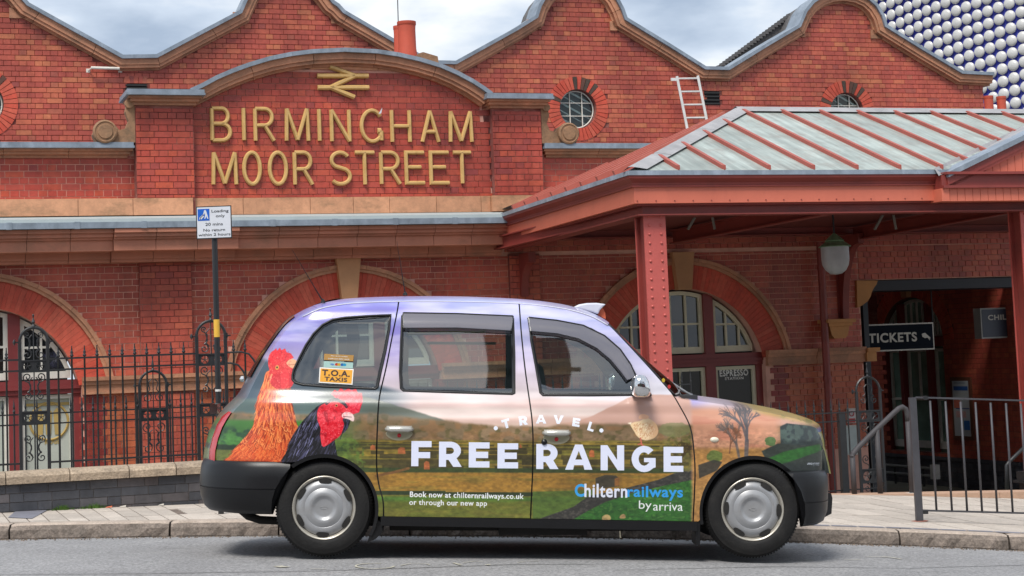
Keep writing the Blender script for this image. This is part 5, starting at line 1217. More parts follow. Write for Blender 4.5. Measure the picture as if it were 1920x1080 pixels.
print('railA', zA1, zA2, zA3, zAt_, FR(0, 677)[1], FR(370, 662)[1])
uAend = FR(478, 700)[0]
def finial_bar(r, zb_, zt_, zr1):
    b = MB(); sp = zt_ - zr1; b.lathe([(r, zb_), (r, zr1 + sp * .1), (r * 1.9, zr1 + sp * .16), (r * 1.9, zr1 + sp * .24), (r * 1.0, zr1 + sp * .32), (r * 1.7, zr1 + sp * .46), (r * .9, zr1 + sp * .58), (r * .45, zr1 + sp * .9), (r * .8, zr1 + sp * .93), (r * .2, zt_)], 6)
    me = bpy.data.meshes.new('bar'); me.from_pydata(b.v, [], b.f); me.materials.append(BLACKI); me.polygons.foreach_set('use_smooth', [True] * len(me.polygons)); return me
barA = finial_bar(.0085, zct - .02 - zct, zAt_ - zct, zA1 - zct)
barxs = [-45, -20, 13, 110.5, 136, 160, 183.5, 207.5, 231, 254.5, 277, 300, 323, 346.5, 440.5, 462]
for x in barxs: stamp('bar', barA, frA, FA(FR(x, 760 if x > 100 else 760)[0], wf_, zct))
gaps = [(uw0, FR(36, 750)[0]), (FR(90, 750)[0], FR(370, 750)[0]), (FR(424, 750)[0], uAend)]
for (a, c) in gaps:
    for z_ in (zA1, zA2, zA3):
        if a > FR(400, 700)[0] and z_ != zA3:
            c2 = c - (.0 if z_ == zA1 else .10); P = [(a, wf_, z_), (c2 - .12, wf_, z_), (c2 - .05, wf_, z_ - .02), (c2 - .01, wf_, z_ - .07), (c2 + .03, wf_, z_ - .15), (c2 + .10, wf_, z_ - .20)]; b = MB(); b.tube(P, .010, 6, FA)
        else: b = MB(); b.box((a, wf_ - .012, z_ - .008), (c, wf_ + .012, z_ + .008), FA)
        obj('rail', b, BLACKI, parent=frA)
def spiral(c, z, r, turns, a0, sgn=1, n=26, k=.12):
    return [(c + sgn * r * (1 - (1 - k) * i / n) * math.cos(a0 + turns * 2 * math.pi * i / n), z + r * (1 - (1 - k) * i / n) * math.sin(a0 + turns * 2 * math.pi * i / n)) for i in range(n + 1)]
def ornate(parent, uc_, hw, z0_, zs, w_, bands=(), fin=.15, name='scroll_panel', th=.011, scr=()):
    """posts + arched top + finial + pierced plates + scrolls, everything in the plane w_"""
    o = empty(name, FA(uc_, w_, z0_)); o.parent = parent; o.location = FA(uc_, w_, z0_) - base(parent)
    b = MB()
    for s in (-1, 1): b.box((uc_ + s * hw - .014, w_ - .014, z0_), (uc_ + s * hw + .014, w_ + .014, zs), FA); b.lathe([(.001, -.03), (.03, -.015), (.001, .0)], 8, lambda x, y, h: FA(uc_ + s * (hw + .03) + h, w_ + x, zs + y)); b.bar((uc_ + s * hw, w_, zs), (uc_ + s * (hw + .05), w_, zs), .012, .012, FA)
    b.tube([(uc_ + hw * math.cos(t), w_, zs + hw * 1.05 * math.sin(t)) for t in [math.pi * i / 16 for i in range(17)]], .014, 6, FA); obj('arched_frame', b, BLACKI, parent=o)
    zt_ = zs + hw * 1.05; b = MB(); b.tube([(uc_, w_, z0_), (uc_, w_, zt_ + fin)], [.007, .005], 6, FA); b.lathe([(.001, zt_), (.016, zt_ + .01), (.008, zt_ + .03), (.016, zt_ + .05), (.004, zt_ + fin * .7), (.009, zt_ + fin * .9), (.001, zt_ + fin)], 8, lambda x, y, h: FA(uc_ + x, w_ + y, h)); obj('centre_bar', b, BLACKI, parent=o)
    for (za, zb) in bands:
        b = MB(); r_ = (zb - za) * .36; zc_ = (za + zb) / 2
        for z_ in (za, zb): b.box((uc_ - hw, w_ - .012, z_ - .006), (uc_ + hw, w_ + .012, z_ + .006), FA)
        # pierced plate: plate with two round holes filled with petals
        hol = [[(uc_ + s * hw * .46 + r_ * math.cos(i * math.pi / 8), zc_ + r_ * math.sin(i * math.pi / 8)) for i in range(16)] for s in (-1, 1)]
        V2, F2 = cdt([(uc_ - hw + .012, za), (uc_ + hw - .012, za), (uc_ + hw - .012, zb), (uc_ - hw + .012, zb)], hol); b.add([(u, w_ + .004, z) for u, z in V2], F2, FA); b.add([(u, w_ - .004, z) for u, z in V2], F2, FA)
        for s in (-1, 1):
            for q in range(5): t = q * 2 * math.pi / 5 + .3; cx = uc_ + s * hw * .46; b.tube([(cx, w_, zc_), (cx + r_ * math.cos(t), w_, zc_ + r_ * math.sin(t))], .0035, 4, FA)
        obj('rosette_plate', b, BLACKI, parent=o)
    for (zc_, dr, r_) in scr:                                     # mirrored scroll pairs joined by an S stem
        b = MB()
        for s in (-1, 1):
            sp = spiral(uc_ + s * hw * .48, zc_, r_, 1.35, (math.pi / 2) * dr, s); b.tube([(u, w_, z) for u, z in sp], [.0065] + [.0055] * 25 + [.009], 5, FA)
            st = bezier_like([(uc_ + s * hw * .48, zc_ + dr * r_, 0), (uc_ + s * hw * .25, zc_ + dr * (r_ + .03), 0), (uc_ + s * hw * .35, zc_ + dr * (r_ + .09), 0), (uc_ + s * hw * .12, zc_ + dr * (r_ + .13), 0)], 4); b.tube([(p[0], w_, p[1]) for p in st], .0055, 5, FA)
        obj('scrollwork', b, BLACKI, parent=o)
    return o
def zA(y, x=60): return FR(x, y)[1]
for xa, xb, dy in ((37.5, 90, 0), (370, 424, -13)):
    ua, ub = FR(xa, 700)[0], FR(xb, 700)[0]; uc_ = (ua + ub) / 2; hw = (ub - ua) / 2; Z = lambda y: FR(64, y)[1]
    ornate(frA, uc_, hw, zct - .01, Z(641), wf_, bands=((Z(697), Z(676)), (Z(793), Z(772))), fin=.12, scr=((Z(665), 1, .042), (Z(627), -1, .026), (Z(707), -1, .040), (Z(743), 1, .034), (Z(822), -1, .034), (Z(858), 1, .042)))
# rear railing further back, starting lower
wb_ = P0 - 18.1
def FB(px, py): return UZ(px, py, wb_)
frB = empty('rear_railing', FA(FB(100, 800)[0], wb_, LOWZ), label='lower black spiked railing standing on the forecourt behind the front railing', category='railing')
zB1 = (FB(90, 775)[1] + FB(1530, 776)[1]) / 2; print('railB', FB(90, 775)[1], FB(265, 767)[1], FB(1530, 776)[1], FB(1640, 769.5)[1])
zB1 = FB(90, 775)[1]; zB2 = FB(90, 794)[1]; zBt = FB(200, 740)[1]; zB1r = FB(1515, 776.6)[1]; zB2r = FB(1515, 793)[1]; zBtr = FB(1513, 750)[1]
def spike(zt_, z1_):
    b = MB(); r = .0085; b.lathe([(r, LOWZ), (r, z1_), (r * 1.6, z1_ + .03), (r * .9, z1_ + .05), (r * 1.3, z1_ + .07), (r * .1, zt_)], 6); me = bpy.data.meshes.new('bar'); me.from_pydata([(x, y, z - LOWZ) for x, y, z in b.v], [], b.f); me.materials.append(BLACKI); return me
sL = spike(zBt, zB1); sR = spike(zBtr, zB1r); uu = FB(-60, 800)[0]; spc = FB(265, 800)[0] - FB(244, 800)[0]
ob0, ob1 = FB(263, 800)[0], FB(314, 800)[0]; or0, or1 = FB(1609, 800)[0], FB(1653, 800)[0]
while uu < or0 - .02:
    px = proj(FA(uu, wb_, .6))[0]
    if not (ob0 - .02 < uu < ob1 + .02) and not (520 < px < 1330 and False): stamp('bar', sL if px < 1300 else sR, frB, FA(uu, wb_, LOWZ))
    uu += .106
for z_, a, c in ((zB1, FB(-70, 800)[0], FB(1300, 800)[0]), (zB2, FB(-70, 800)[0], FB(1300, 800)[0]), (zB1r, FB(1300, 800)[0], or1), (zB2r, FB(1300, 800)[0], or1), (FB(1600, 918)[1], FB(1300, 800)[0], or1), (FB(0, 880)[1] - .1, FB(-70, 800)[0], FB(1300, 800)[0])):
    b = MB(); b.box((a, wb_ - .010, z_ - .007), (c, wb_ + .010, z_ + .007), FA); obj('rail', b, BLACKI, parent=frB)
Zb2 = lambda y: FB(290, y)[1]
ornate(frB, (ob0 + ob1) / 2, (ob1 - ob0) / 2, LOWZ, Zb2(722), wb_, bands=((Zb2(788), Zb2(768)),), fin=.16, scr=((Zb2(745), 1, .05), (Zb2(800), -1, .05), (Zb2(840), 1, .05)))
Zb3 = lambda y: FB(1630, y)[1]
ornate(frB, (or0 + or1) / 2, (or1 - or0) / 2, LOWZ, Zb3(733), wb_, bands=((Zb3(790), Zb3(770)), (Zb3(905), Zb3(880))), fin=.16, scr=((Zb3(750), 1, .045), (Zb3(800), -1, .045), (Zb3(830), 1, .05), (Zb3(860), -1, .05), (Zb3(915), 1, .05)))
b = MB(); a, c = FB(1572, 800)[0], FB(1584, 800)[0]; b.box((a, wb_ - .03, LOWZ), (c, wb_ + .03, FB(1578, 775)[1]), FA); obj('gate_post', b, BLACKI, parent=frB)
# parking plate on its post
YS = 14.95; pb_ = ATY(414, 790, YS); psn = empty('loading_sign', (pb_.x, YS, ztop(pb_.x)), label='white parking plate with blue panel reading Loading only on a black post', category='sign')
xt = ATY(401, 440, YS); xb = ATY(411, 760, YS); b = MB(); xm = (xt.x + xb.x) / 2 + .0; rP = .0235
print('post x', xt.x, xb.x)
zt_ = ATY(401, 388, YS).z; b.tube([(xm, YS, ztop(xm) - .05), (xm, YS, zt_)], rP, 14); obj('post', b, BLACKI, parent=psn, smooth=40)
b = MB(); b.tube([(xm, YS, ATY(408, 632, YS).z), (xm, YS, ATY(408, 599, YS).z)], rP + .0015, 14); obj('yellow_band', b, mat('yellow_band_tape', (.72, .42, .05), .5), parent=psn, smooth=40)
b = MB(); b.tube([(xm, YS, ATY(408, 734, YS).z), (xm, YS, ATY(408, 730, YS).z)], rP + .002, 14); obj('clamp', b, ALU, parent=psn)
q0, q1 = ATY(367, 387, YS - .04), ATY(435, 447, YS - .04); X0, X1, Z1, Z0 = q0.x, q1.x, q0.z - .002, q1.z + .004
b = MB(); b.box((X0, YS - .035, Z0), (X1, YS - .03, Z1)); obj('plate_edge', b, BLACKI, parent=psn)
b = MB(); b.box((X0 + .008, YS - .0375, Z0 + .008), (X1 - .008, YS - .0351, Z1 - .008)); obj('plate', b, SIGNWH, parent=psn)
W_, H_ = X1 - X0, Z1 - Z0; BLU = mat('traffic_blue', (.005, .10, .48), .4)
T2 = lambda x, z: Vector((X0 + x * W_, YS - .039, Z0 + z * H_))
b = MB(); b.add([T2(.05, .56), T2(.38, .56), T2(.38, .92), T2(.05, .92)], [(0, 1, 2, 3)]); obj('blue_panel', b, BLU, parent=psn, recalc=False)
b = MB()
for poly in ([(.23, .87), (.26, .89), (.29, .86), (.31, .78), (.35, .62), (.32, .61), (.29, .70), (.26, .61), (.235, .62), (.26, .74), (.24, .78), (.21, .72), (.19, .73), (.22, .82)], [(.09, .65), (.15, .60), (.23, .69), (.18, .74)], [(.08, .62), (.10, .60), (.26, .78), (.25, .79)]):
    b.add([Vector((X0 + x * W_, YS - .0405, Z0 + z * H_)) for x, z in poly], [tuple(range(len(poly)))])
obj('porter_symbol', b, SIGNWH, parent=psn, recalc=False)
for txt, xa, xb_, za, zb in (('Loading', .44, .92, .775, .885), ('only', .56, .81, .625, .735), ('20 mins', .26, .75, .40, .49), ('No return', .20, .81, .225, .31), ('within 2 hours', .055, .955, .085, .17)):
    obj('lettering', text_box(txt, xa, xb_, za, zb, lambda x, z: T2(x, z), .01), BLACKI, parent=psn, recalc=False)
# guard rail at the right
YG = 15.25; gp = ATY(1724, 976, YG); gr = empty('guard_rail', (gp.x, YG, ztop(gp.x)), label='grey metal pedestrian guard rail with vertical bars at the right edge', category='guard rail')
def GP_(x, y): return ATY(x, y, YG)
zt_ = GP_(1724, 745).z; b = MB(); b.box((gp.x - .028, YG - .028, ztop(gp.x) - .03), (gp.x + .028, YG + .028, zt_)); obj('post', b, GREYI, parent=gr)
A, B_ = GP_(1717, 745), GP_(1990, 753); b = MB(); b.bar(A, B_, .03, .014); obj('top_rail', b, GREYI, parent=gr)
A2, B2 = GP_(1730, 957), GP_(1990, 964); b = MB(); b.bar(A2, B2, .03, .014); obj('bottom_rail', b, GREYI, parent=gr)
for x in (1756, 1785, 1813.5, 1841.5, 1870, 1899, 1927, 1955):
    pt, pbm = GP_(x, 751 + (x - 1756) * .03), GP_(x, 957 + (x - 1756) * .03); b = MB(); b.tube([(pbm.x, YG, pbm.z), (pbm.x, YG, pt.z)], .0095, 8); obj('bar', b, GREYI, parent=gr, smooth=True)
b = MB(); p = GP_(1734, 745); b.box((p.x - .015, YG - .02, p.z - .02), (p.x + .02, YG + .02, p.z + .012)); p = GP_(1735, 959); b.box((p.x - .02, YG - .02, p.z - .02), (p.x + .02, YG + .02, p.z + .008)); obj('bracket', b, BLACKI, parent=gr)
b = MB(); b.lathe([(.001, .006), (.07, .004), (.075, 0)], 10, lambda x, y, h: Vector((gp.x + x, YG + y * .7, ztop(gp.x) + h + .003))); obj('mortar_pad', b, mat('red_mortar', (.25, .10, .07), .9), parent=gr)
# tubular hand rails down to the forecourt
wh = WB - .18
def HN(px, py): u, z = UZ(px, py, wh); return Vector((u, wh, z))
HRM = mat('grey_hand_rail_paint', (.055, .052, .056), .6, .2, 8, spec=.3)
h1 = empty('stair_handrail', FA(*HN(1697, 925)), label='sloping tubular grey handrail beside the ornate gate panel left of the guard rail post', category='handrail')
b = MB(); P = [HN(1597, 858), HN(1600, 850), HN(1608, 840), HN(1640, 808), HN(1676, 774), HN(1685, 766), HN(1692, 763), HN(1698, 767), HN(1701, 776), HN(1702, 790)]; b.tube(P, .027, 10, FA); obj('rail', b, HRM, parent=h1, smooth=True)
for (x, y, x2) in ((1598, 852, 1600), (1644, 806, 1649), (1702, 788, 1701.5)):
    p = HN(x, y); b = MB(); b.tube([p, (p.x, wh, UZ(x2, 926, wh)[1])], .027, 10, FA); obj('post', b, HRM, parent=h1, smooth=True)
p = HN(1700, 926); b = MB(); b.box((p.x - .06, wh - .05, p.z - .005), (p.x + .06, wh + .05, p.z + .008), FA); obj('base_plate', b, ALU, parent=h1)
wh2 = WB - 1.6
h2 = empty('far_handrail', AT(1888, 905, wh2), label='dark sloping handrail at the right edge in front of the right column', category='handrail')
P = [UZ(x, y, wh2) for x, y in ((1888, 930), (1887, 872), (1892, 866), (1960, 800))]; b = MB(); b.tube([(u, wh2, z) for u, z in P], .022, 8, FA); obj('rail', b, BLACKI, parent=h2, smooth=True)
# forecourt clutter: low hoop stand by the passage wall
st_ = empty('metal_rack', PW(onsw(1690, 890)[0], .3, LOWZ), label='low metal rail rack against the blue brick plinth of the passage wall', category='rack')
for (y0_, y1_) in ((870, 877), (884, 891)):
    a, c = onsw(1685, y0_), onsw(1775, y1_); b = MB(); b.tube([PW(a[0], .25, a[1]), PW(c[0], .25, c[1])], .022, 8); obj('rail', b, mat('galvanised_rail', (.26, .27, .26), .5), parent=st_)
a, c = onsw(1776, 873), onsw(1782, 897); b = MB(); b.box((a[0] - .05, .2, c[1]), (a[0] + .09, .3, a[1] + .03), PW); obj('bracket', b, ALU, parent=st_)
for q in (.2, .8): a, c = onsw(1685, 884), onsw(1775, 891); aa = a[0] + (c[0] - a[0]) * q; b = MB(); b.tube([PW(aa, .25, LOWZ), PW(aa, .25, a[1] + .1)], .02, 6); obj('leg', b, BLACKI, parent=st_)
# weeds at the foot of the wall, litter
WEED = mat('weed_green', (.07, .16, .02), .7, .3, 30)
rg = random.Random(2)
for (x, wdt, lab) in ((117, .11, 'small tuft of green weeds at the foot of the low wall, the left one'), (175, .14, 'wider tuft of green weeds at the foot of the low wall, nearer the taxi')):
    u, z = UZ(x, 948, WB + .02); P = FA(u, WB + .03, 0); zg = ztop(P.x); b = MB()
    for k in range(120):
        du = rg.gauss(0, wdt * .45); dw = abs(rg.gauss(0, .018)); h = rg.uniform(.02, .06) * max(.3, 1 - abs(du) / wdt / 1.4); ln = rg.uniform(-.03, .03); wq = .004
        b.add([(u + du - wq, WB + .006 + dw, zg), (u + du + wq, WB + .006 + dw, zg), (u + du + ln + rg.uniform(-.01, .01), WB + .006 + dw + rg.uniform(0, .03), zg + h)], [(0, 1, 2)], FA)
    obj('weed_tuft', b, WEED, label=lab, category='weeds', group='weeds at the wall foot', recalc=False)
for (x, y, cl, lab, sz) in ((204, 946, (.5, .12, .05), 'orange scrap of litter against the low wall', .03), (230, 946, (.5, .46, .4), 'pale scrap of litter against the low wall beside the orange one', .03), (302, 945, (.5, .46, .4), 'pale scrap of litter at the wall foot nearest the taxi', .025)):
    u, _ = UZ(x, y, WB + .05); P = FA(u, WB + .05, 0); b = MB(); zg = ztop(P.x); b.add([(P.x - sz, P.y - .015, zg + .006), (P.x + sz, P.y - .01, zg + .008), (P.x + sz * .8, P.y + .02, zg + .02), (P.x - sz * .7, P.y + .015, zg + .012)], [(0, 1, 2, 3)]); obj('litter', b, mat('litter_paper', cl, .8), label=lab, category='litter', recalc=False)
b = MB(); rg2 = random.Random(12)
for k in range(1500):
    x = rg2.uniform(-5.2, 5.4); y = KY - .02 - abs(rg2.gauss(0, .07)); s_ = rg2.uniform(.003, .009); z = zr(x, y); b.add([(x - s_, y, z), (x + s_, y - s_ * .4, z), (x, y + s_, z), (x, y, z + s_ * 1.2)], [(0, 1, 3), (1, 2, 3), (2, 0, 3)])
obj('gutter_grit', b, mat('gutter_grit', (.16, .12, .09), .95, .4, 40, rnd=.5), kind='stuff', recalc=False)
for (x, y, cl, lab) in ((858, 1001.5, (.6, .16, .06), 'orange scrap of litter in the gutter seen under the taxi'), (482, 1002, (.5, .46, .38), 'pale cigarette end in the gutter behind the rear wheel')):
    P = ONR(x, y); b = MB(); z = zr(P.x, P.y); b.tube([(P.x - .03, P.y, z + .008), (P.x + .03, P.y + .01, z + .008)], .007, 6); obj('litter', b, mat('litter_paper', cl, .8), label=lab, category='litter')
# ================================================================== THE TAXI
KX = 279.0; D0 = 12.19; ZH = (1046 - 672) / KX
Pr_ = ATY(602, 1046, D0); Pf_ = ATY(1411, 1047.5, 12.29)
lenL = (1411 - 602) / KX; dv = (Pf_ - Pr_); scl = dv.length / lenL; print('car scale', scl, dv)
X_ = dv.normalized(); Y_ = Vector((0, 0, 1)).cross(X_).normalized(); Z_ = X_.cross(Y_)
Mc = Matrix((X_, Y_, Z_)).transposed().to_4x4(); org = Pr_ - Mc.to_3x3() @ Vector(((602 - 960) / KX, 0, 0)); Mc.translation = org
taxi = bpy.data.objects.new('taxi', None); COL.objects.link(taxi); taxi.matrix_world = Mc; taxi.scale = (scl, scl, scl)
setp(taxi, label='London style cab parked side on, wrapped in a hens and countryside advert', category='taxi')
def tp(name, mb, m, parent=None, smooth=False, recalc=True, label=None):
    return obj(name, mb, m, parent=parent or taxi, smooth=smooth, local=True, recalc=recalc, label=label)
HWID = .885
# ---- side surface: inset Y from the widest plane as a function of x and z
_zt = np.array([-.1, .1, .25, .4, .6, .8, .90, .925, .955, .975, 1.02, 1.045, 1.07, 1.11, 1.2, 1.35, 1.5, 1.6, 1.66, 1.70, 1.74, 1.80])
_yt = np.array([.06, .045, .022, .006, .0, .0, .005, .008, .018, .021, .025, .038, .056, .080, .103, .137, .172, .200, .232, .270, .330, .45])
_zz = np.linspace(-.1, 1.8, 761); _yy = np.interp(_zz, _zt, _yt); _k = np.hanning(21); _k /= _k.sum(); _yy = np.convolve(np.pad(_yy, 10, 'edge'), _k, 'valid')
def sfun(x, z):
    y = float(np.interp(z, _zz, _yy))
    if x < -1.25:                                               # rear corner, drawn in plan
        xe = -2.12 + max(0, z - .75) * .18 + max(0, z - 1.1) * .50; t = min(1, (-1.25 - x) / (-1.25 - xe)); y += .42 * (1 - math.sqrt(max(0, 1 - t ** 2.6)))
    if x > 1.15: t = min(1.0, (x - 1.15) / (2.16 - 1.15)); y += .36 * (1 - math.sqrt(max(0, 1 - t ** 2.6))) + .05 * t * max(0, (z - .8)) / .3
    if x > .9 and z > .9: t = min(1, (x - .9) / .5); y += .03 * t * min(1, (z - .9) / .15)
    return y
def L2(px, py, it=5):
    """photograph pixel -> (x, z) on the near body side"""
    Y = 0
    for _ in range(it):
        k = (D0 + Y) / D0; x = (px - 960) / KX * k; z = ZH + (672 - py) / KX * k; Y = sfun(x, z)
    return x, z
def LC(px, py, Y):
    k = (D0 + Y) / D0; return ((px - 960) / KX * k, ZH + (672 - py) / KX * k)
def side_pt(x, z, off=0.0, far=False):
    e = 2e-3; y = sfun(x, z); gx = (sfun(x + e, z) - y) / e; gz = (sfun(x, z + e) - y) / e
    n = Vector((gx, -1, gz)).normalized(); p = Vector((x, y, z)) + n * off
    if far: p.y = 2 * HWID - p.y; n.y = -n.y
    return p, n
def side_panel(name, outer, holes, m, off=0.0, grid=.03, both=True, parent=None, label=None):
    outer = [tuple(p) for p in outer]; V2, F2 = cdt(outer, holes, grid); res = []
    for far in ((False, True) if both else (False,)):
        P = [side_pt(x, z, off, far) for x, z in V2]; me = bpy.data.meshes.new(name); F3 = [f if far else f[::-1] for f in F2]
        me.from_pydata([tuple(p) for p, n in P], [], F3); me.materials.append(m); me.polygons.foreach_set('use_smooth', [True] * len(me.polygons)); me.update()
        if me.polygons and (me.polygons[0].normal.dot(P[F3[0][0]][1]) < 0): me.flip_normals()
        me.normals_split_custom_set_from_vertices([tuple(n) for p, n in P])
        o = bpy.data.objects.new(name, me); COL.objects.link(o); o.parent = parent or taxi
        if label: o['label'] = label
        res.append(o)
    return res
# ---- key outlines (pixels)
EPX = [(399, 869), (403, 842), (411, 814), (425, 787), (437, 770), (455, 752), (467, 728), (480, 702), (496, 673), (513, 645), (535, 616), (560, 596), (590, 582), (620, 575), (660, 570), (741, 566.5), (850, 566), (969, 569), (1040, 576), (1080, 584), (1110, 594), (1137, 609), (1165, 637), (1195, 669), (1225, 702), (1262, 744), (1280, 749), (1310, 752.5), (1345, 757), (1400, 766), (1450, 775), (1500, 787), (1528, 799), (1537, 810), (1547, 838), (1553, 862), (1558, 886)]
CPX = [(384, 869), (387, 840), (396, 808), (411, 781), (426, 763), (447, 742), (460, 718), (473, 695), (489, 667), (508, 639), (531, 609), (556, 590), (585, 576), (615, 568), (655, 561.5), (741, 557.5), (850, 556.5), (969, 560.5), (1040, 568), (1080, 576.5), (1112, 587.5), (1140, 604), (1172, 633), (1208, 668), (1245, 700), (1294, 738), (1308, 741), (1330, 743.5), (1360, 747.5), (1410, 756), (1458, 765), (1506, 778), (1534, 790), (1541, 802), (1549, 834), (1555, 860), (1560, 886)]
E2 = [L2(*p) for p in EPX]; C2 = [LC(p[0], p[1], .80) for p in CPX]
iB = 25                                                        # index of the base of the screen pillar
sh1 = [(741, 566.5), (738, 585), (727, 640), (717, 692), (707, 735), (703, 760), (701, 800), (700, 850), (701, 885), (706, 915), (712, 935), (714, 950), (714.5, 969)]      # rear quarter / rear door
sh2 = [(969, 569), (972, 620), (979, 690), (987, 750), (992, 790), (994, 830), (993.5, 880), (991.5, 930), (990, 972)]                                                           # rear / front door
sh3 = [(1262, 744), (1272, 762), (1286, 788), (1294, 812), (1298, 845), (1300, 880), (1299, 920), (1296, 977)]                                                                    # front door / wing
def cat(pts, n=5): return [(p[0], p[1]) for p in bezier_like([(a, b, 0) for a, b in pts], n)]
def off_line(pts, d): return [(x + d, y) for x, y in pts]
def arch(cx, cy, rx, ry, a0, a1, n=20): return [(cx + rx * math.cos(R(a0 + (a1 - a0) * i / n)), cy - ry * math.sin(R(a0 + (a1 - a0) * i / n))) for i in range(n + 1)]
G_ = 1.35
W1 = [(541, 708), (543, 698), (553, 676), (566, 650), (580, 629), (597, 612), (616, 602), (640, 598), (680, 595), (726, 592.5), (723, 620), (716, 660), (707, 700), (701, 729), (697, 732), (650, 730), (600, 728), (560, 725), (546, 721), (541, 715)]
W2 = [(749, 590), (850, 591), (953, 594.5), (957, 598), (959, 660), (959, 739), (955, 740.5), (850, 738), (749, 735), (745, 731), (743, 700), (745, 640), (747, 594)]
W3 = [(985, 598), (1030, 601), (1070, 607), (1105, 617), (1135, 634), (1158, 654), (1177, 680), (1189, 704), (1192, 722), (1191, 741), (1100, 742.5), (1012, 742.5), (1008, 738), (1000, 690), (991, 640)]
quarter = cat(EPX[:15], 4)[:-1] + [(741 - G_, 566.5)] + off_line(cat(sh1, 4)[1:-1], -G_) + [(713, 969), (705.5, 969)] + arch(602, 957, 103, 103, -6, 121, 26) + [(530, 869.5)]
rdoor = [(741 + G_, 566.5), (850, 566), (969 - G_, 569)] + off_line(cat(sh2, 4)[1:-1], -G_) + [(989, 972), (850, 970.5), (716, 969)] + off_line(cat(sh1, 4)[1:-1], G_)[::-1]
fdoor = [(969 + G_, 569)] + cat(EPX[17:26], 4)[1:-1] + [(1262 - G_, 744.5)] + off_line(cat(sh3, 4)[1:-1], -G_) + [(1295, 977), (1140, 974.5), (991, 972.5)] + off_line(cat(sh2, 4)[1:-1], G_)[::-1]
fwing = [(1262 + G_, 744.5)] + cat(EPX[25:], 4)[1:] + [(1487, 884)] + arch(1412, 961, 104, 107, 38, 187, 26) + [(1306, 977), (1297.5, 977)] + off_line(cat(sh3, 4)[1:-1], G_)[::-1]
def LL(pts): return [L2(*p) for p in pts]
# ---- printed wrap, painted in numpy on the scale of the body (0.5 px of the photograph per texel)
X0p, X1p, Y0p, Y1p, SS = 340, 1620, 540, 1010, 2
Wt, Ht = (X1p - X0p) * SS, (Y1p - Y0p) * SS
gx, gy = np.meshgrid((np.arange(Wt) + .5) / SS + X0p, (np.arange(Ht) + .5) / SS + Y0p)
rngn = np.random.RandomState(7)
def vnoise(sx, sy, seed=0, X=None, Y=None):
    r = np.random.RandomState(seed); X = gx if X is None else X; Y = gy if Y is None else Y
    if X is gx and Y is gy:
        u = (gx[0] - gx[0, 0]) / sx; v = (gy[:, 0] - gy[0, 0]) / sy; g = r.rand(int(v.max()) + 3, int(u.max()) + 3).astype(np.float32); i = v.astype(int); j = u.astype(int); fu = (u - j).astype(np.float32); fv = (v - i).astype(np.float32); fu = fu * fu * (3 - 2 * fu); fv = (fv * fv * (3 - 2 * fv))[:, None]
        A_r = g[i] * (1 - fv) + g[i + 1] * fv; return np.take(A_r, j, 1) * (1 - fu) + np.take(A_r, j + 1, 1) * fu
    u = (X - X.min()) / sx; v = (Y - Y.min()) / sy; g = r.rand(int(v.max()) + 3, int(u.max()) + 3)
    i = v.astype(int); j = u.astype(int); fu = u - j; fv = v - i; fu = fu * fu * (3 - 2 * fu); fv = fv * fv * (3 - 2 * fv)
    return (g[i, j] * (1 - fu) * (1 - fv) + g[i, j + 1] * fu * (1 - fv) + g[i + 1, j] * (1 - fu) * fv + g[i + 1, j + 1] * fu * fv)
def fbm(sx, sy, seed=0, o=4):
    a = 0; t = 0
    for k in range(o): a = a + vnoise(sx / 2 ** k, sy / 2 ** k, seed + k) / 2 ** k; t += 1 / 2 ** k
    return a / t
IMG = np.zeros((Ht, Wt, 3), np.float32)
def C3(*c): return np.array(c, np.float32) / 255
def sm(a, b, x): t = np.clip((x - a) / (b - a), 0, 1); return t * t * (3 - 2 * t)
def over(mask, col, al=1.0):
    global IMG
    m = np.clip(mask * al, 0, 1)[..., None]; IMG = IMG * (1 - m) + (np.asarray(col, np.float32)) * m
def pmask(poly, soft=0):
    m = np.zeros((Ht, Wt), bool); P = [((x - X0p) * SS, (y - Y0p) * SS) for x, y in poly]; n = len(P)
    ys = [p[1] for p in P]
    for r in range(max(0, int(min(ys))), min(Ht, int(max(ys)) + 2)):
        yy = r + .5; xs = []
        for i in range(n):
            (x0, y0), (x1, y1) = P[i], P[(i + 1) % n]
            if (y0 > yy) != (y1 > yy): xs.append(x0 + (yy - y0) * (x1 - x0) / (y1 - y0))
        xs.sort()
        for a, b in zip(xs[::2], xs[1::2]):
            ia, ib = max(0, int(round(a))), min(Wt, int(round(b)))
            if ib > ia: m[r, ia:ib] = True
    m = m.astype(np.float32)
    for _ in range(soft): m = (m + np.roll(m, 1, 0) + np.roll(m, -1, 0) + np.roll(m, 1, 1) + np.roll(m, -1, 1)) / 5
    return m
def smooth_poly(p, n=5): return [(q[0], q[1]) for q in bezier_like([(a, b, 0) for a, b in p], n, True)]
def line(pts, wd, soft=0):
    m = np.zeros((Ht, Wt), np.float32)
    for (x0, y0), (x1, y1) in zip(pts[:-1], pts[1:]):
        bx0, bx1 = int((min(x0, x1) - wd - X0p) * SS), int((max(x0, x1) + wd - X0p) * SS) + 2; by0, by1 = int((min(y0, y1) - wd - Y0p) * SS), int((max(y0, y1) + wd - Y0p) * SS) + 2
        bx0 = max(0, bx0); by0 = max(0, by0); X = gx[by0:by1, bx0:bx1]; Y = gy[by0:by1, bx0:bx1]
        dx, dy = x1 - x0, y1 - y0; t = np.clip(((X - x0) * dx + (Y - y0) * dy) / (dx * dx + dy * dy + 1e-9), 0, 1); d = np.hypot(X - x0 - t * dx, Y - y0 - t * dy)
        m[by0:by1, bx0:bx1] = np.maximum(m[by0:by1, bx0:bx1], np.clip((wd / 2 - d) * SS + .5, 0, 1))
    return m
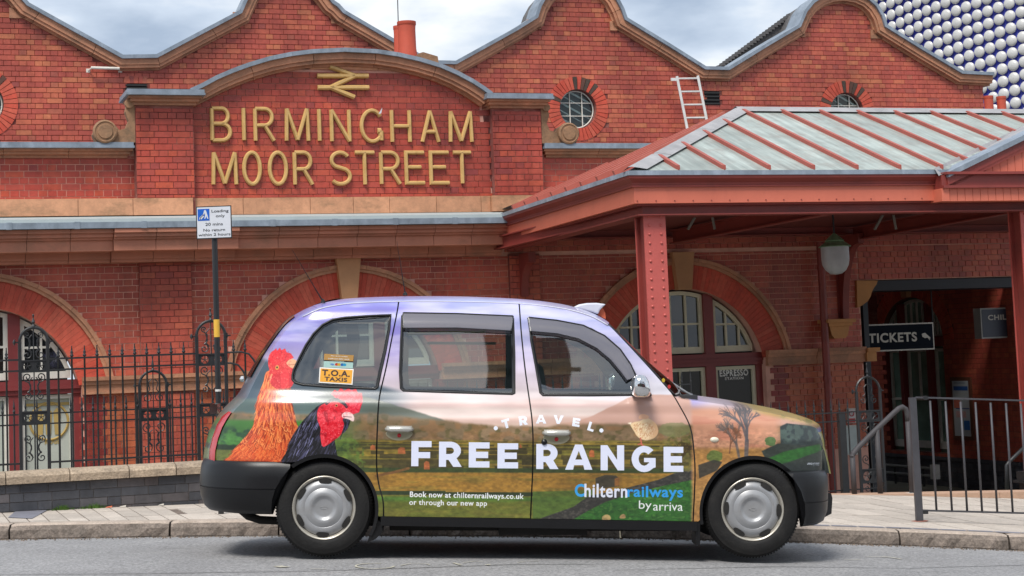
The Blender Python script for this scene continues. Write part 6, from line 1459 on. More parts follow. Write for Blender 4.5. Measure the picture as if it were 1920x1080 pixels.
def oline(pts, wd, col, al=1.0):
    for (x0, y0), (x1, y1) in zip(pts[:-1], pts[1:]):
        bx0, bx1 = int((min(x0, x1) - wd - X0p) * SS), int((max(x0, x1) + wd - X0p) * SS) + 2; by0, by1 = int((min(y0, y1) - wd - Y0p) * SS), int((max(y0, y1) + wd - Y0p) * SS) + 2
        bx0 = max(0, bx0); by0 = max(0, by0); X = gx[by0:by1, bx0:bx1]; Y = gy[by0:by1, bx0:bx1]
        if X.size == 0: continue
        dx, dy = x1 - x0, y1 - y0; t = np.clip(((X - x0) * dx + (Y - y0) * dy) / (dx * dx + dy * dy + 1e-9), 0, 1); d = np.hypot(X - x0 - t * dx, Y - y0 - t * dy)
        m = (np.clip((wd / 2 - d) * SS + .5, 0, 1) * al)[..., None]; IMG[by0:by1, bx0:bx1] = IMG[by0:by1, bx0:bx1] * (1 - m) + col * m
# sky
n_a = fbm(260, 40, 1); n_b = fbm(90, 14, 5)
top = C3(138, 130, 205); mid = C3(205, 190, 205)
IMG[:] = C3(176, 176, 214)
lf = 1 - sm(700, 900, gx)
IMG[:] = (C3(172, 172, 216) * (1 - lf[..., None]) + C3(118, 108, 198) * lf[..., None])
over(sm(.42, .62, n_a + (620 - gy) / 400), C3(150, 160, 218), .6)
over(sm(.45, .7, n_b), C3(205, 200, 226), .45)
over(sm(600, 720, gy) * (1 - sm(1010, 1150, gx) * .6), C3(208, 190, 200), .85); over(sm(640, 745, gy) * sm(960, 1100, gx), C3(206, 206, 224), .9)
over(sm(690, 760, gy), C3(214, 196, 192), .9)
over(sm(1000, 1060, gx) * (1 - sm(740, 775, gy)) * sm(700, 730, gy), C3(205, 204, 216), .7)
# pink mist bands and hills
for k, (y0, amp, col, al) in enumerate((((752), 10, (214, 180, 172), .8), ((768), 9, (222, 205, 196), .8), ((783), 8, (206, 170, 156), .85), ((796), 7, (212, 182, 164), .7))):
    yl = y0 + amp * (fbm(180, 9999, 20 + k)[0] - .5)[None, :] * 2; over(sm(yl - 3, yl + 6, gy), C3(*col), al)
# right: warm hill rising to the mirror
yl = 790 - 52 * sm(1060, 1210, gx) + 4 * fbm(30, 9999, 31)[0][None, :]; over(sm(yl - 1, yl + 2, gy) * sm(1030, 1070, gx), C3(196, 150, 132), .9)
over(sm(780, 800, gy) * sm(1000, 1050, gx) * (.5 + .5 * n_b), C3(214, 170, 146), .6)
# left dark slate sky-hills behind the hens
lm = 1 - sm(690, 790, gx + (gy - 760) * .4)
over(lm * sm(672, 684, gy - (gx - 480) * .22), C3(58, 78, 92), .95)
yl = 752 + .30 * (gx - 700) + 6 * (fbm(40, 9999, 41)[0][None, :] - .5); over(sm(yl - 1, yl + 3, gy) * sm(560, 640, gx) * (1 - sm(860, 930, gx)), C3(96, 104, 92), .9)
over(sm(748, 756, gy) * (1 - sm(640, 700, gx)), C3(92, 112, 104), .8)
over(sm(775, 790, gy) * (1 - sm(600, 720, gx)), C3(62, 84, 82), .9)
# tree belt
yl = 800 - 22 * (1 - sm(690, 950, gx)) + 7 * (fbm(26, 9999, 44)[0][None, :] - .5) - 4 * sm(1000, 1100, gx)
over(sm(yl - 3, yl + 5, gy), C3(132, 108, 78), .92); fo = fbm(12, 9, 50, 3)
over(sm(.5, .68, fo) * sm(yl, yl + 5, gy) * (1 - sm(828, 832, gy)), C3(96, 88, 52), .7); over(sm(.62, .78, vnoise(16, 12, 57)) * sm(yl, yl + 6, gy), C3(160, 112, 70), .5)
# fields: strips and walls
over(sm(825, 832, gy), C3(142, 118, 46))
st = fbm(170, 6.5, 60, 3)
over(sm(.44, .56, st) * sm(825, 832, gy), C3(104, 108, 38), .8); over(sm(.54, .62, st) * sm(825, 832, gy), C3(168, 130, 46), .7); over(sm(.52, .6, fbm(120, 4, 66, 2)) * sm(828, 834, gy), C3(84, 84, 36), .6)
for k, y in enumerate((831, 836.5, 843, 850, 858, 868, 882)):
    yl = y + 1.6 * (fbm(120, 9999, 70 + k)[0][None, :] - .5) * 2; th = .6 + .13 * (y - 830); br = fbm(36, 9999, 80 + k)[0][None, :]
    over((np.abs(gy - yl) < th) * (br > .38), C3(70, 62, 34), .85)
over(sm(886, 889, gy), C3(160, 116, 40)); over(sm(.5, .7, fbm(50, 5, 91)) * sm(886, 889, gy), C3(128, 110, 40), .6); over(sm(.55, .75, fbm(30, 4, 96)) * sm(886, 889, gy), C3(178, 130, 50), .5)
over(sm(878, 880, gy) * (1 - sm(886, 888, gy)), C3(58, 74, 34), .9)
yl = 922 + 2 * (gx > 830); over((gy > yl) * (gy < yl + 7.5) * (gx < 1010), C3(40, 56, 30), .95)
over(sm(yl + 7, yl + 9, gy), C3(104, 112, 36), .95); over(sm(930, 936, gy) * (1 - sm(936, 946, gy)), C3(74, 120, 40), .8); over(sm(.45, .7, fbm(40, 6, 101)) * sm(932, 940, gy), C3(128, 118, 44), .6)
# left field greens behind the hens
lf2 = 1 - sm(560, 700, gx)
over(lf2 * sm(788, 796, gy), C3(70, 128, 48)); over(lf2 * sm(.5, .65, fbm(20, 14, 110)) * sm(800, 812, gy), C3(38, 78, 44), .9); over(lf2 * sm(846, 850, gy), C3(112, 116, 46), .9); over(lf2 * sm(838, 841, gy) * (1 - sm(847, 850, gy)), C3(34, 54, 30), .9)
# bush right of the black hen
d = ((gx - 645) / 34) ** 2 + ((gy - 858) / 36) ** 2; over((d < .5 + .9 * fbm(10, 10, 120)) * sm(.35, .6, fbm(6, 6, 124, 3)), C3(96, 122, 48), .85)
# red barns
for (x, y, w_, h) in ((688, 838, 9, 8), (740, 842, 13, 11), (789, 868, 10, 14), (1100, 846, 9, 12), (968, 836, 4, 5)): over(pmask([(x, y + h), (x, y + 2), (x + w_ * .4, y - 2), (x + w_, y), (x + w_ + 1, y + h)]), C3(186, 98, 52), .9)
oline([(700, 894), (730, 888), (760, 880)], 5, C3(130, 86, 44), .9)
# meadow and stone wall rising to the right
wt = [(985, 981), (1070, 951), (1100, 930), (1160, 918), (1230, 900), (1262, 887), (1308, 878), (1308, 897), (1240, 911), (1180, 925), (1130, 942), (1100, 957), (1060, 981)]
over(pmask([(1040, 985), (1100, 957), (1130, 942), (1180, 925), (1240, 911), (1308, 895), (1420, 850), (1500, 835), (1600, 830), (1600, 985)], 1), C3(52, 112, 38)); gr_ = fbm(9, 5, 130, 4)
gm = pmask([(1040, 985), (1100, 957), (1130, 942), (1180, 925), (1240, 911), (1308, 895), (1420, 850), (1500, 835), (1600, 830), (1600, 985)])
over(gm * sm(.45, .62, gr_), C3(32, 84, 30), .8); over(gm * sm(.58, .72, gr_), C3(92, 148, 56), .6)
over((gx > 994) * sm(921, 924, gy - (gx - 1000) * -.03) * (1 - pmask([(1040, 985), (1100, 957), (1308, 878), (1600, 820), (1600, 985)])) * (gx < 1110), C3(84, 112, 40), .9)
over(pmask(wt), C3(56, 54, 50)); over(pmask(wt) * sm(.5, .62, fbm(5, 3, 140, 3)), C3(82, 78, 70), .8)
over(pmask([(1112, 905), (1112, 897), (1130, 891), (1150, 892), (1157, 897), (1157, 912), (1130, 916), (1112, 914)]), C3(74, 66, 50)); over(pmask([(1148, 898), (1157, 895), (1157, 911), (1148, 912)]), C3(150, 96, 44))
over(pmask(smooth_poly([(1125, 975), (1126, 968), (1134, 965), (1140, 968), (1141, 974), (1134, 976)])), C3(190, 160, 100)); over(pmask(smooth_poly([(1158, 972), (1160, 966), (1166, 964), (1169, 968), (1168, 972)])), C3(176, 140, 88))
# autumn tree on the door edge
def twig_tree(x, y, h, spread, col, seed, n=3, w0=3.0, lean=0):
    r = random.Random(seed)
    def br(x, y, a, l, w_, d):
        x1, y1 = x + l * math.sin(a), y - l * math.cos(a); oline([(x, y), (x1, y1)], max(.55, w_), col, .85)
        if d == 0 or w_ < .35: return
        for k in range(n if d > 1 else 2): br(x1, y1, a + r.uniform(-spread, spread), l * r.uniform(.6, .85), w_ * .62, d - 1)
    br(x, y, lean, h, w0, 5)
dd = ((gx - 1275) / 42) ** 2 + ((gy - 846) / 40) ** 2; over((dd < .6 + .8 * fbm(12, 10, 150)) * sm(.42, .62, fbm(7, 6, 154, 3)), C3(132, 118, 62), .7); over((dd < .7) * sm(.55, .7, fbm(5, 5, 158, 2)), C3(92, 92, 44), .6); over(((gx - 1262) / 30) ** 2 + ((gy - 806) / 14) ** 2 < .7 + .6 * fbm(6, 6, 159), C3(122, 132, 82), .6)
twig_tree(1272, 885, 17, .75, C3(66, 50, 28), 5, 3, 2.6)
# front wing
fw = sm(1290, 1300, gx)
over(fw * sm(758, 775, gy) * (1 - sm(1450, 1480, gx)), C3(214, 150, 118), .9); over(fw * sm(.45, .7, fbm(60, 9, 160)) * sm(770, 790, gy) * (1 - sm(1450, 1480, gx)), C3(196, 122, 96), .6)
over(fw * sm(835, 846, gy) * (1 - sm(1450, 1480, gx)), C3(178, 128, 56), .8); over(fw * (1 - sm(746, 764, gy - (gx - 1262) * .09)), C3(196, 190, 212), .8); over(fw * (1 - sm(1290, 1345, gx)) * (1 - sm(752, 772, gy)), C3(150, 142, 205), .8)
over(fw * sm(1375, 1440, gx) * (1 - sm(0, 14, gy - (758 + (gx - 1380) * .20))), C3(186, 160, 76), .85); over(fw * sm(1440, 1500, gx) * (1 - sm(0, 14, gy - (758 + (gx - 1380) * .20))) * sm(.5, .6, fbm(9, 6, 166)), C3(120, 130, 60), .7)
twig_tree(1398, 856, 30, .55, C3(96, 92, 96), 8, 3, 8, 0.05); twig_tree(1384, 856, 24, .6, C3(110, 100, 96), 18, 3, 5, -.2); twig_tree(1366, 850, 16, .6, C3(128, 84, 60), 11, 3, 2.4, .1)
dk = pmask([(1466, 800), (1480, 794), (1530, 800), (1570, 812), (1600, 900), (1490, 900), (1440, 860), (1430, 850), (1466, 832)], 2)
over(dk, C3(50, 62, 62)); over(dk * sm(.42, .6, fbm(9, 9, 170, 3)) * (1 - sm(826, 836, gy)), C3(92, 112, 100), .7)
over(pmask([(1428, 846), (1460, 832), (1520, 836), (1560, 832), (1600, 905), (1480, 905), (1440, 868)], 2), C3(58, 66, 58)); over(pmask([(1436, 862), (1470, 848), (1510, 840), (1550, 835), (1560, 846), (1520, 856), (1480, 868), (1452, 874)], 3), C3(48, 112, 40)); over(sm(1455, 1470, gx) * sm(862, 878, gy) * (gy < 900), C3(40, 50, 48), .8)
dd = ((gx - 1446) / 12) ** 2 + ((gy - 828) / 9) ** 2; over(dd < .5 + .8 * fbm(5, 5, 175), C3(72, 122, 62), .8); dd = ((gx - 1338) / 16) ** 2 + ((gy - 856) / 12) ** 2; over(dd < .5 + .8 * fbm(6, 6, 176), C3(96, 122, 56), .85)
over(pmask([(1306, 872), (1336, 862), (1352, 866), (1342, 882), (1308, 897)], 1), C3(60, 58, 52), .9)
# photographic softness and grain over the whole landscape
for _ in range(2): IMG = (IMG * 2 + np.roll(IMG, 1, 0) + np.roll(IMG, -1, 0) + np.roll(IMG, 1, 1) + np.roll(IMG, -1, 1)) / 6
_lum = IMG.mean(2, keepdims=True); IMG = IMG * .86 + _lum * .14
IMG *= (1 + (fbm(7, 4, 300, 3)[..., None] - .5) * .42 * sm(790, 835, gy)[..., None]) * (1 + (fbm(90, 30, 310, 3)[..., None] - .5) * .30)
# ---- brown hen
def strokes(poly, n, flow, cols, seed, l0=6, l1=13, wd=1.5):
    r = random.Random(seed); xs_ = [p[0] for p in poly]; ys_ = [p[1] for p in poly]; pts = []
    while len(pts) < n:
        x, y = r.uniform(min(xs_), max(xs_)), r.uniform(min(ys_), max(ys_))
        if inpoly(x, y, poly): pts.append((x, y))
    pts.sort(key=lambda p: -p[1])
    for x, y in pts:
        dx, dy = flow(x, y); m = math.hypot(dx, dy); dx /= m; dy /= m; l = r.uniform(l0, l1); c = cols(x, y, r); oline([(x, y), (x + dx * l * .5 + r.uniform(-.5, .5), y + dy * l * .5), (x + dx * l, y + dy * l)], wd * r.uniform(.6, 1.3), c, r.uniform(.35, .8))
def feather(mask, dirx, diry, base_, dark, light, seed, sc=7, el=3.2):
    ang = math.atan2(diry, dirx); U = gx * math.cos(ang) + gy * math.sin(ang); V = -gx * math.sin(ang) + gy * math.cos(ang)
    a = vnoise(sc * el, sc * .55, seed, U, V); b_ = vnoise(sc * el * .5, sc * .28, seed + 1, U, V)
    over(mask, base_); over(mask * sm(.5, .75, a * .6 + b_ * .4), light, .75); over(mask * (1 - sm(.25, .45, a * .6 + b_ * .4)), dark, .75)
nk = smooth_poly([(488, 700), (481, 722), (472, 750), (470, 785), (463, 808), (444, 832), (430, 846), (424, 860), (412, 866), (425, 870), (525, 870), (530, 858), (540, 832), (551, 808), (545, 785), (538, 755), (534, 730), (532, 716), (520, 700)])
m1 = pmask(nk, 1); feather(m1, .15, 1, C3(206, 92, 48), C3(136, 44, 26), C3(240, 150, 84), 200, 8)

def _hc(x, y, r):
    t = r.random(); sh_ = max(0, min(1, (x - 455) / 90)); b_ = C3(236, 142, 78) if t > .62 else (C3(202, 84, 44) if t > .28 else C3(128, 42, 26)); b_ = b_ * (1.08 - .28 * max(0, sh_ - .45)); return np.clip(b_ * (1.0 if y < 820 else 1.06), 0, 1)
strokes(nk, 1500, lambda x, y: ((x - 508) * .012 - max(0, (y - 790)) * .006, 1), _hc, 3)
for k in range(70):
    rr0 = random.Random(500 + k); x, y = rr0.uniform(440, 535), rr0.uniform(790, 862)
    if inpoly(x, y, nk) and inpoly(x + 6, y + 8, nk): oline([(x - 4, y), (x - 2, y + 6), (x + 2, y + 8), (x + 5, y + 3)], 1.1, C3(255, 176, 110), .55); oline([(x - 5, y + 1), (x - 3, y + 8), (x + 2, y + 10)], 1.0, C3(132, 38, 20), .5)
over(m1 * (1 - sm(735, 765, gy)) * sm(505, 520, gx), C3(96, 40, 40), .45); over(m1 * sm(820, 860, gy), C3(226, 92, 40), .45)
hd = smooth_poly([(490, 668), (488, 684), (492, 700), (495, 722), (505, 731), (520, 733), (536, 729), (541, 712), (540, 694), (536, 682), (528, 672), (515, 664), (500, 660)])
over(pmask(hd, 1), C3(206, 44, 44)); hm = pmask(hd); over(hm * sm(.5, .7, fbm(5, 5, 210, 3)), C3(238, 92, 84), .7); over(hm * sm(.6, .75, fbm(7, 7, 214, 2)), C3(168, 20, 30), .7)
over(pmask([(492, 682), (490, 672), (495, 664), (503, 656), (504, 662), (510, 655), (513, 660), (520, 657), (524, 664), (532, 666), (538, 674), (528, 680), (514, 682), (500, 690)], 1), C3(216, 34, 44)); over(pmask(smooth_poly([(494, 708), (497, 704), (500, 712), (498, 718), (493, 716)]), 1), C3(232, 176, 120), .8)
over(pmask(smooth_poly([(496, 716), (500, 706), (514, 704), (524, 712), (520, 726), (510, 733), (500, 728)]), 1), C3(196, 20, 34)); over(pmask(smooth_poly([(516, 700), (526, 696), (531, 712), (528, 728), (519, 731), (515, 720)]), 1), C3(222, 44, 52)); over(pmask(smooth_poly([(532, 698), (539, 700), (540, 716), (536, 729), (531, 724)]), 1), C3(200, 24, 40))
over(pmask(smooth_poly([(524, 684), (532, 677), (541, 678), (547, 685), (541, 688), (539, 694), (531, 692)]), 1), C3(222, 170, 130)); oline([(530, 688), (545, 686)], .8, C3(150, 90, 60)); over(pmask(smooth_poly([(503, 693), (506, 689), (510, 691), (509, 696), (505, 697)])), C3(206, 150, 60)); over(((gx - 506.5) ** 2 + (gy - 692.8) ** 2) < 3.2, C3(20, 12, 10))
# ---- black hen
bk = smooth_poly([(524, 872), (530, 852), (540, 825), (555, 800), (572, 780), (588, 765), (602, 757), (618, 752), (632, 755), (640, 766), (650, 790), (640, 812), (622, 822), (625, 850), (628, 875), (580, 880)])
m2 = pmask(bk, 1); feather(m2, -.55, 1, C3(30, 29, 34), C3(14, 14, 18), C3(74, 72, 96), 230, 6, 4)
strokes(bk, 700, lambda x, y: (-.45 - (620 - x) * .004, 1), lambda x, y, r: (C3(92, 92, 126) if r.random() > .72 else (C3(46, 44, 54) if r.random() > .4 else C3(12, 12, 16))), 6, 6, 14, 1.2)
r = random.Random(4)
for k in range(46): x = r.uniform(556, 592); y = r.uniform(790, 850); l = r.uniform(6, 14); x -= (y - 800) * .35; oline([(x, y), (x - l * .45, y + l)], .9, C3(168, 168, 214), r.uniform(.3, .8))
fc = smooth_poly([(588, 772), (596, 762), (612, 757), (626, 757), (638, 764), (652, 772), (650, 784), (636, 788), (638, 800), (632, 818), (620, 828), (606, 838), (598, 839), (594, 820), (594, 806), (588, 790)])
over(pmask(fc, 1), C3(214, 30, 48)); fm = pmask(fc); over(fm * sm(.5, .68, fbm(6, 6, 240, 3)), C3(240, 84, 92), .65); over(fm * sm(.62, .76, fbm(8, 12, 244, 2)), C3(160, 10, 30), .8)
over(pmask([(612, 742), (618, 734), (624, 738), (630, 730), (636, 736), (645, 731), (650, 736), (658, 731), (662, 740), (670, 740), (672, 756), (666, 776), (654, 780), (644, 766), (634, 757), (622, 750)], 1), C3(214, 30, 54)); over(pmask([(612, 742), (650, 733), (672, 752), (664, 776), (650, 776), (634, 757)]) * sm(.5, .7, fbm(5, 4, 250, 2)), C3(244, 96, 108), .6)
oline([(604, 760), (612, 754), (624, 752), (636, 757), (642, 766)], 5, C3(24, 26, 40)); over(pmask(smooth_poly([(634, 780), (642, 775), (652, 778), (657, 786), (655, 793), (646, 789), (635, 786)]), 1), C3(226, 196, 190)); oline([(636, 784), (652, 785)], 1, C3(90, 50, 50)); over(((gx - 623) ** 2 + (gy - 763.5) ** 2) < 9, C3(220, 120, 80)); over(((gx - 623) ** 2 + (gy - 763.5) ** 2) < 2.4, C3(40, 14, 14))
def dabs(poly, n, cols, seed, sz=1.6):
    r = random.Random(seed); xs_ = [p[0] for p in poly]; ys_ = [p[1] for p in poly]
    for _ in range(n):
        x, y = r.uniform(min(xs_), max(xs_)), r.uniform(min(ys_), max(ys_))
        if inpoly(x, y, poly): oline([(x, y), (x + r.uniform(-1.5, 1.5), y + r.uniform(-1.5, 1.5))], sz * r.uniform(.6, 1.2), r.choice(cols), r.uniform(.2, .5))
dabs(hd, 500, [C3(244, 112, 96), C3(170, 24, 30), C3(228, 60, 60), C3(250, 150, 130)], 21); dabs(fc, 700, [C3(250, 110, 116), C3(160, 8, 28), C3(226, 44, 60), C3(255, 160, 160)], 22)
dabs([(612, 742), (650, 733), (672, 752), (664, 776), (650, 776), (634, 757)], 300, [C3(255, 120, 130), C3(170, 10, 40)], 23); dabs([(492, 672), (520, 657), (538, 674), (515, 682)], 160, [C3(250, 90, 90), C3(160, 10, 26)], 24)
over(pmask(smooth_poly([(506, 690), (512, 688), (516, 692), (512, 697), (506, 697)])) * .0, C3(0, 0, 0))
# ---- chick
ck = smooth_poly([(1178, 797), (1186, 792), (1196, 790), (1207, 784), (1218, 788), (1228, 798), (1230, 812), (1222, 822), (1206, 826), (1192, 820), (1184, 808)]); over(pmask(ck, 2), C3(236, 206, 164)); strokes(smooth_poly([(1184, 800), (1190, 795), (1200, 793), (1212, 792), (1222, 799), (1225, 810), (1218, 818), (1206, 822), (1194, 816)]), 260, lambda x, y: (-.4, 1), lambda x, y, r: (C3(250, 232, 200) if r.random() > .5 - (x - 1205) * .01 else C3(206, 150, 112)), 31, 1, 3.5, 1.0); over(pmask(ck, 2) * sm(1206, 1228, gx), C3(196, 140, 104), .45); over(pmask([(1179, 797), (1172, 794), (1180, 792)], 1), C3(240, 225, 200))
over(pmask(smooth_poly([(1195, 786), (1196, 779), (1204, 777), (1213, 781), (1210, 786)]), 1), C3(228, 176, 140)); oline([(1197, 822), (1199, 834), (1206, 839)], 2.6, C3(206, 110, 96)); oline([(1199, 832), (1192, 834)], 1.8, C3(206, 110, 96)); oline([(1203, 838), (1212, 839.5)], 1.8, C3(206, 80, 80))
# ---- lettering
WL_ = C3(222, 226, 244)
def blk(ch, x0, x1, y0, y1, t):
    m = np.zeros((Ht, Wt), np.float32); w_ = x1 - x0; h = y1 - y0; Q = lambda *p: pmask([(x0 + a, y0 + b_) for a, b_ in p])
    if ch in 'FE':
        m = np.maximum(m, Q((0, 0), (t, 0), (t, h), (0, h))); m = np.maximum(m, Q((0, 0), (w_, 0), (w_, t * .86), (0, t * .86))); mm = h * .5 if ch == 'E' else h * .56; m = np.maximum(m, Q((0, mm - t * .43), (w_ * .93, mm - t * .43), (w_ * .93, mm + t * .43), (0, mm + t * .43)))
        if ch == 'E': m = np.maximum(m, Q((0, h - t * .86), (w_, h - t * .86), (w_, h), (0, h)))
    elif ch == 'R':
        m = np.maximum(m, Q((0, 0), (t, 0), (t, h), (0, h))); r0 = h * .36
        outer_ = [(0, 0), (w_ * .5, 0)] + [(w_ * .5 + (w_ * .46) * math.sin(a), r0 - r0 * math.cos(a)) for a in [math.pi * i / 14 for i in range(15)]] + [(0, 2 * r0)]
        inner_ = [(t, t * .82), (w_ * .5, t * .82)] + [(w_ * .5 + (w_ * .46 - t * .98) * math.sin(a), r0 - (r0 - t * .82) * math.cos(a)) for a in [math.pi * i / 10 for i in range(11)]] + [(t, 2 * r0 - t * .82)]
        m = np.maximum(m, np.clip(Q(*outer_) - Q(*inner_), 0, 1)); m = np.maximum(m, Q((w_ * .34, h * .62), (w_ * .72, h * .58), (w_, h), (w_ - t * 1.18, h)))
    elif ch == 'A': m = np.clip(Q((0, h), (w_ / 2 - t * .52, 0), (w_ / 2 + t * .52, 0), (w_, h), (w_ - t * 1.12, h), (w_ * .5 + w_ * .165, h * .82), (w_ * .5 - w_ * .165, h * .82), (t * 1.12, h)) - Q((w_ * .5, h * .26), (w_ * .5 + w_ * .125, h * .60), (w_ * .5 - w_ * .125, h * .60)), 0, 1)
    elif ch == 'N': m = Q((0, 0), (t * .95, 0), (w_ - t, h * .58), (w_ - t, 0), (w_, 0), (w_, h), (w_ - t * .9, h), (t, h * .40), (t, h), (0, h))
    elif ch == 'G':
        cx, cy, rx, ry = w_ * .52, h / 2, w_ * .52, h / 2; a0, a1 = R(-42), R(-322)
        o_ = [(cx + rx * math.cos(a0 + (a1 - a0) * i / 30), cy + ry * math.sin(a0 + (a1 - a0) * i / 30)) for i in range(31)]; i_ = [(cx + (rx - t) * math.cos(a0 + (a1 - a0) * i / 30), cy + (ry - t * .9) * math.sin(a0 + (a1 - a0) * i / 30)) for i in range(31)]
        m = np.maximum(Q(*(o_ + i_[::-1])), Q((w_ * .52, h * .46), (w_, h * .46), (w_, h * .82), (w_ - t * .8, h * .88), (w_ - t * .95, h * .62), (w_ * .52, h * .62)))
    elif ch == 'T': m = np.maximum(Q((0, 0), (w_, 0), (w_, t * .9), (0, t * .9)), Q((w_ / 2 - t / 2, 0), (w_ / 2 + t / 2, 0), (w_ / 2 + t / 2, h), (w_ / 2 - t / 2, h)))
    elif ch == 'V': m = Q((0, 0), (t * 1.1, 0), (w_ / 2, h * .66), (w_ - t * 1.1, 0), (w_, 0), (w_ / 2 + t * .5, h), (w_ / 2 - t * .5, h))
    elif ch == 'L': m = np.maximum(Q((0, 0), (t, 0), (t, h), (0, h)), Q((0, h - t * .9), (w_, h - t * .9), (w_, h), (0, h)))
    return m
for ch, a, c, y0, y1 in (('F', 765, 803, 829, 876), ('R', 817, 860, 830, 877), ('E', 873, 912, 831, 878), ('E', 927, 966, 832.5, 879.5), ('R', 1000, 1042, 833.5, 880.5), ('A', 1054.5, 1106, 834.5, 881.5), ('N', 1121.5, 1166, 835.5, 882.5), ('G', 1180, 1225.5, 836.5, 885.5), ('E', 1240.5, 1278, 838, 885)):
    over(blk(ch, a, c, y0, y1, 13.5), WL_)
gx0, gy0 = gx, gy
for ch, cx, cy, an, w_, h in (('T', 943, 796, -16, 15, 17), ('R', 975.5, 790, -8, 16, 17), ('A', 1009, 787.5, -1, 20, 16), ('V', 1042, 788, 3, 19, 16), ('E', 1075.5, 793, 9, 14, 16), ('L', 1104, 801, 18, 12, 17)):
    # draw upright, then rotate the pixels it covers
    m = blk(ch, cx - w_ / 2, cx + w_ / 2, cy - h / 2, cy + h / 2, 5.2); x0, x1, y0, y1 = int((cx - 18 - X0p) * SS), int((cx + 18 - X0p) * SS), int((cy - 18 - Y0p) * SS), int((cy + 18 - Y0p) * SS)
    XX, YY = gx[y0:y1, x0:x1] - cx, gy[y0:y1, x0:x1] - cy; a = R(-an); xs_, ys_ = XX * math.cos(a) - YY * math.sin(a), XX * math.sin(a) + YY * math.cos(a)
    ii = np.clip(((ys_ + cy - Y0p) * SS).astype(int), 0, Ht - 1); jj = np.clip(((xs_ + cx - X0p) * SS).astype(int), 0, Wt - 1); full = np.zeros_like(m); full[y0:y1, x0:x1] = m[ii, jj]; over(full, C3(232, 236, 248))
for cx, cy in ((923.5, 804.5), (1123, 808)): over((gx - cx) ** 2 + (gy - cy) ** 2 < 3.9 ** 2, C3(232, 236, 248))
def raster(txt, x0, x1, ytop, ybot, slope, col, bold=.0, sp=1.0, ext=None):
    """flat print: rasterise the outline of a line of type; ytop/ybot are the limits of the whole word's ink"""
    vs, fs = font_mesh(txt, 1, bold, sp); V = np.array(vs)[:, :2]; a, b_ = V[:, 0].min(), V[:, 0].max(); c, d = V[:, 1].min(), V[:, 1].max(); m = np.zeros((Ht, Wt), np.float32)
    px = x0 + (V[:, 0] - a) / (b_ - a) * (x1 - x0); py = ybot - (V[:, 1] - c) / (d - c) * (ybot - ytop) + (px - x0) * slope
    px = (px - X0p) * SS; py = (py - Y0p) * SS
    for f in fs:
        for k in range(1, len(f) - 1):
            A, B, Cc = f[0], f[k], f[k + 1]; xa, ya, xb, yb, xc, yc = px[A], py[A], px[B], py[B], px[Cc], py[Cc]
            i0, i1 = max(0, int(min(ya, yb, yc))), min(Ht, int(max(ya, yb, yc)) + 2); j0, j1 = max(0, int(min(xa, xb, xc))), min(Wt, int(max(xa, xb, xc)) + 2)
            if i1 <= i0 or j1 <= j0: continue
            Y, X = np.mgrid[i0:i1, j0:j1] + .5; det = (yb - yc) * (xa - xc) + (xc - xb) * (ya - yc)
            if abs(det) < 1e-9: continue
            l1 = ((yb - yc) * (X - xc) + (xc - xb) * (Y - yc)) / det; l2 = ((yc - ya) * (X - xc) + (xa - xc) * (Y - yc)) / det; e = .02; m[i0:i1, j0:j1] = np.maximum(m[i0:i1, j0:j1], ((l1 >= -e) & (l2 >= -e) & (l1 + l2 <= 1 + e)).astype(np.float32))
    over(m, col)
raster('Book now at chilternrailways.co.uk', 763, 977, 923, 936.5, .016, C3(238, 240, 244), .018, 1.06)
raster('or through our new app', 762, 908, 938, 951, .012, C3(238, 240, 244), .018, 1.06)
raster('C', 1073, 1092, 908, 932, 0, C3(60, 160, 224), .03); raster('hiltern', 1091, 1172, 907.5, 932.5, .016, C3(222, 226, 240), .022, 1.08); raster('railways', 1172, 1277, 911.5, 938, .010, C3(50, 156, 226), .022, 1.08)
raster('by', 1194, 1218, 938.5, 959, .02, C3(238, 240, 240), .0); raster('arriva', 1221, 1277, 942, 957.5, .008, C3(238, 240, 240), .0)
raster('UBIQUITOUS', 1521, 1549, 869.5, 873.5, .02, C3(214, 220, 230), .03, 1.1); raster('OUTDOOR', 1534, 1549, 874.8, 876, .02, C3(180, 186, 200), .02)
im = bpy.data.images.new('wrap_print', Wt, Ht, alpha=False); buf = np.ones((Ht, Wt, 4), np.float32); buf[..., :3] = np.clip(IMG[::-1], 0, 1)
im.pixels.foreach_set(buf.ravel()); im.update(); im.pack()
WR = bpy.data.materials.new('printed_vinyl_wrap'); WR.use_nodes = True; nt = WR.node_tree; N = nt.nodes; L = nt.links; P = N['Principled BSDF']
tc = N.new('ShaderNodeTexCoord'); sx = N.new('ShaderNodeSeparateXYZ'); L.new(tc.outputs['Object'], sx.inputs[0])
def mth(op, a, b_=None):
    n = N.new('ShaderNodeMath'); n.operation = op
    for i, v in enumerate((a, b_)):
        if v is None: continue
        if isinstance(v, (int, float)): n.inputs[i].default_value = v
        else: L.new(v, n.inputs[i])
    return n.outputs[0]
ix = mth('DIVIDE', mth('SUBTRACT', mth('ADD', mth('MULTIPLY', sx.outputs[0], KX), 960), X0p), X1p - X0p)
iy = mth('DIVIDE', mth('SUBTRACT', Y1p, mth('SUBTRACT', 672, mth('MULTIPLY', mth('SUBTRACT', sx.outputs[2], ZH), KX))), Y1p - Y0p)
cx_ = N.new('ShaderNodeCombineXYZ'); L.new(ix, cx_.inputs[0]); L.new(iy, cx_.inputs[1]); ti = N.new('ShaderNodeTexImage'); ti.image = im; ti.extension = 'EXTEND'; ti.interpolation = 'Linear'
L.new(cx_.outputs[0], ti.inputs[0]); gm_ = N.new('ShaderNodeGamma'); gm_.inputs[1].default_value = 1.06; L.new(ti.outputs[0], gm_.inputs[0]); L.new(gm_.outputs[0], P.inputs['Base Color'])
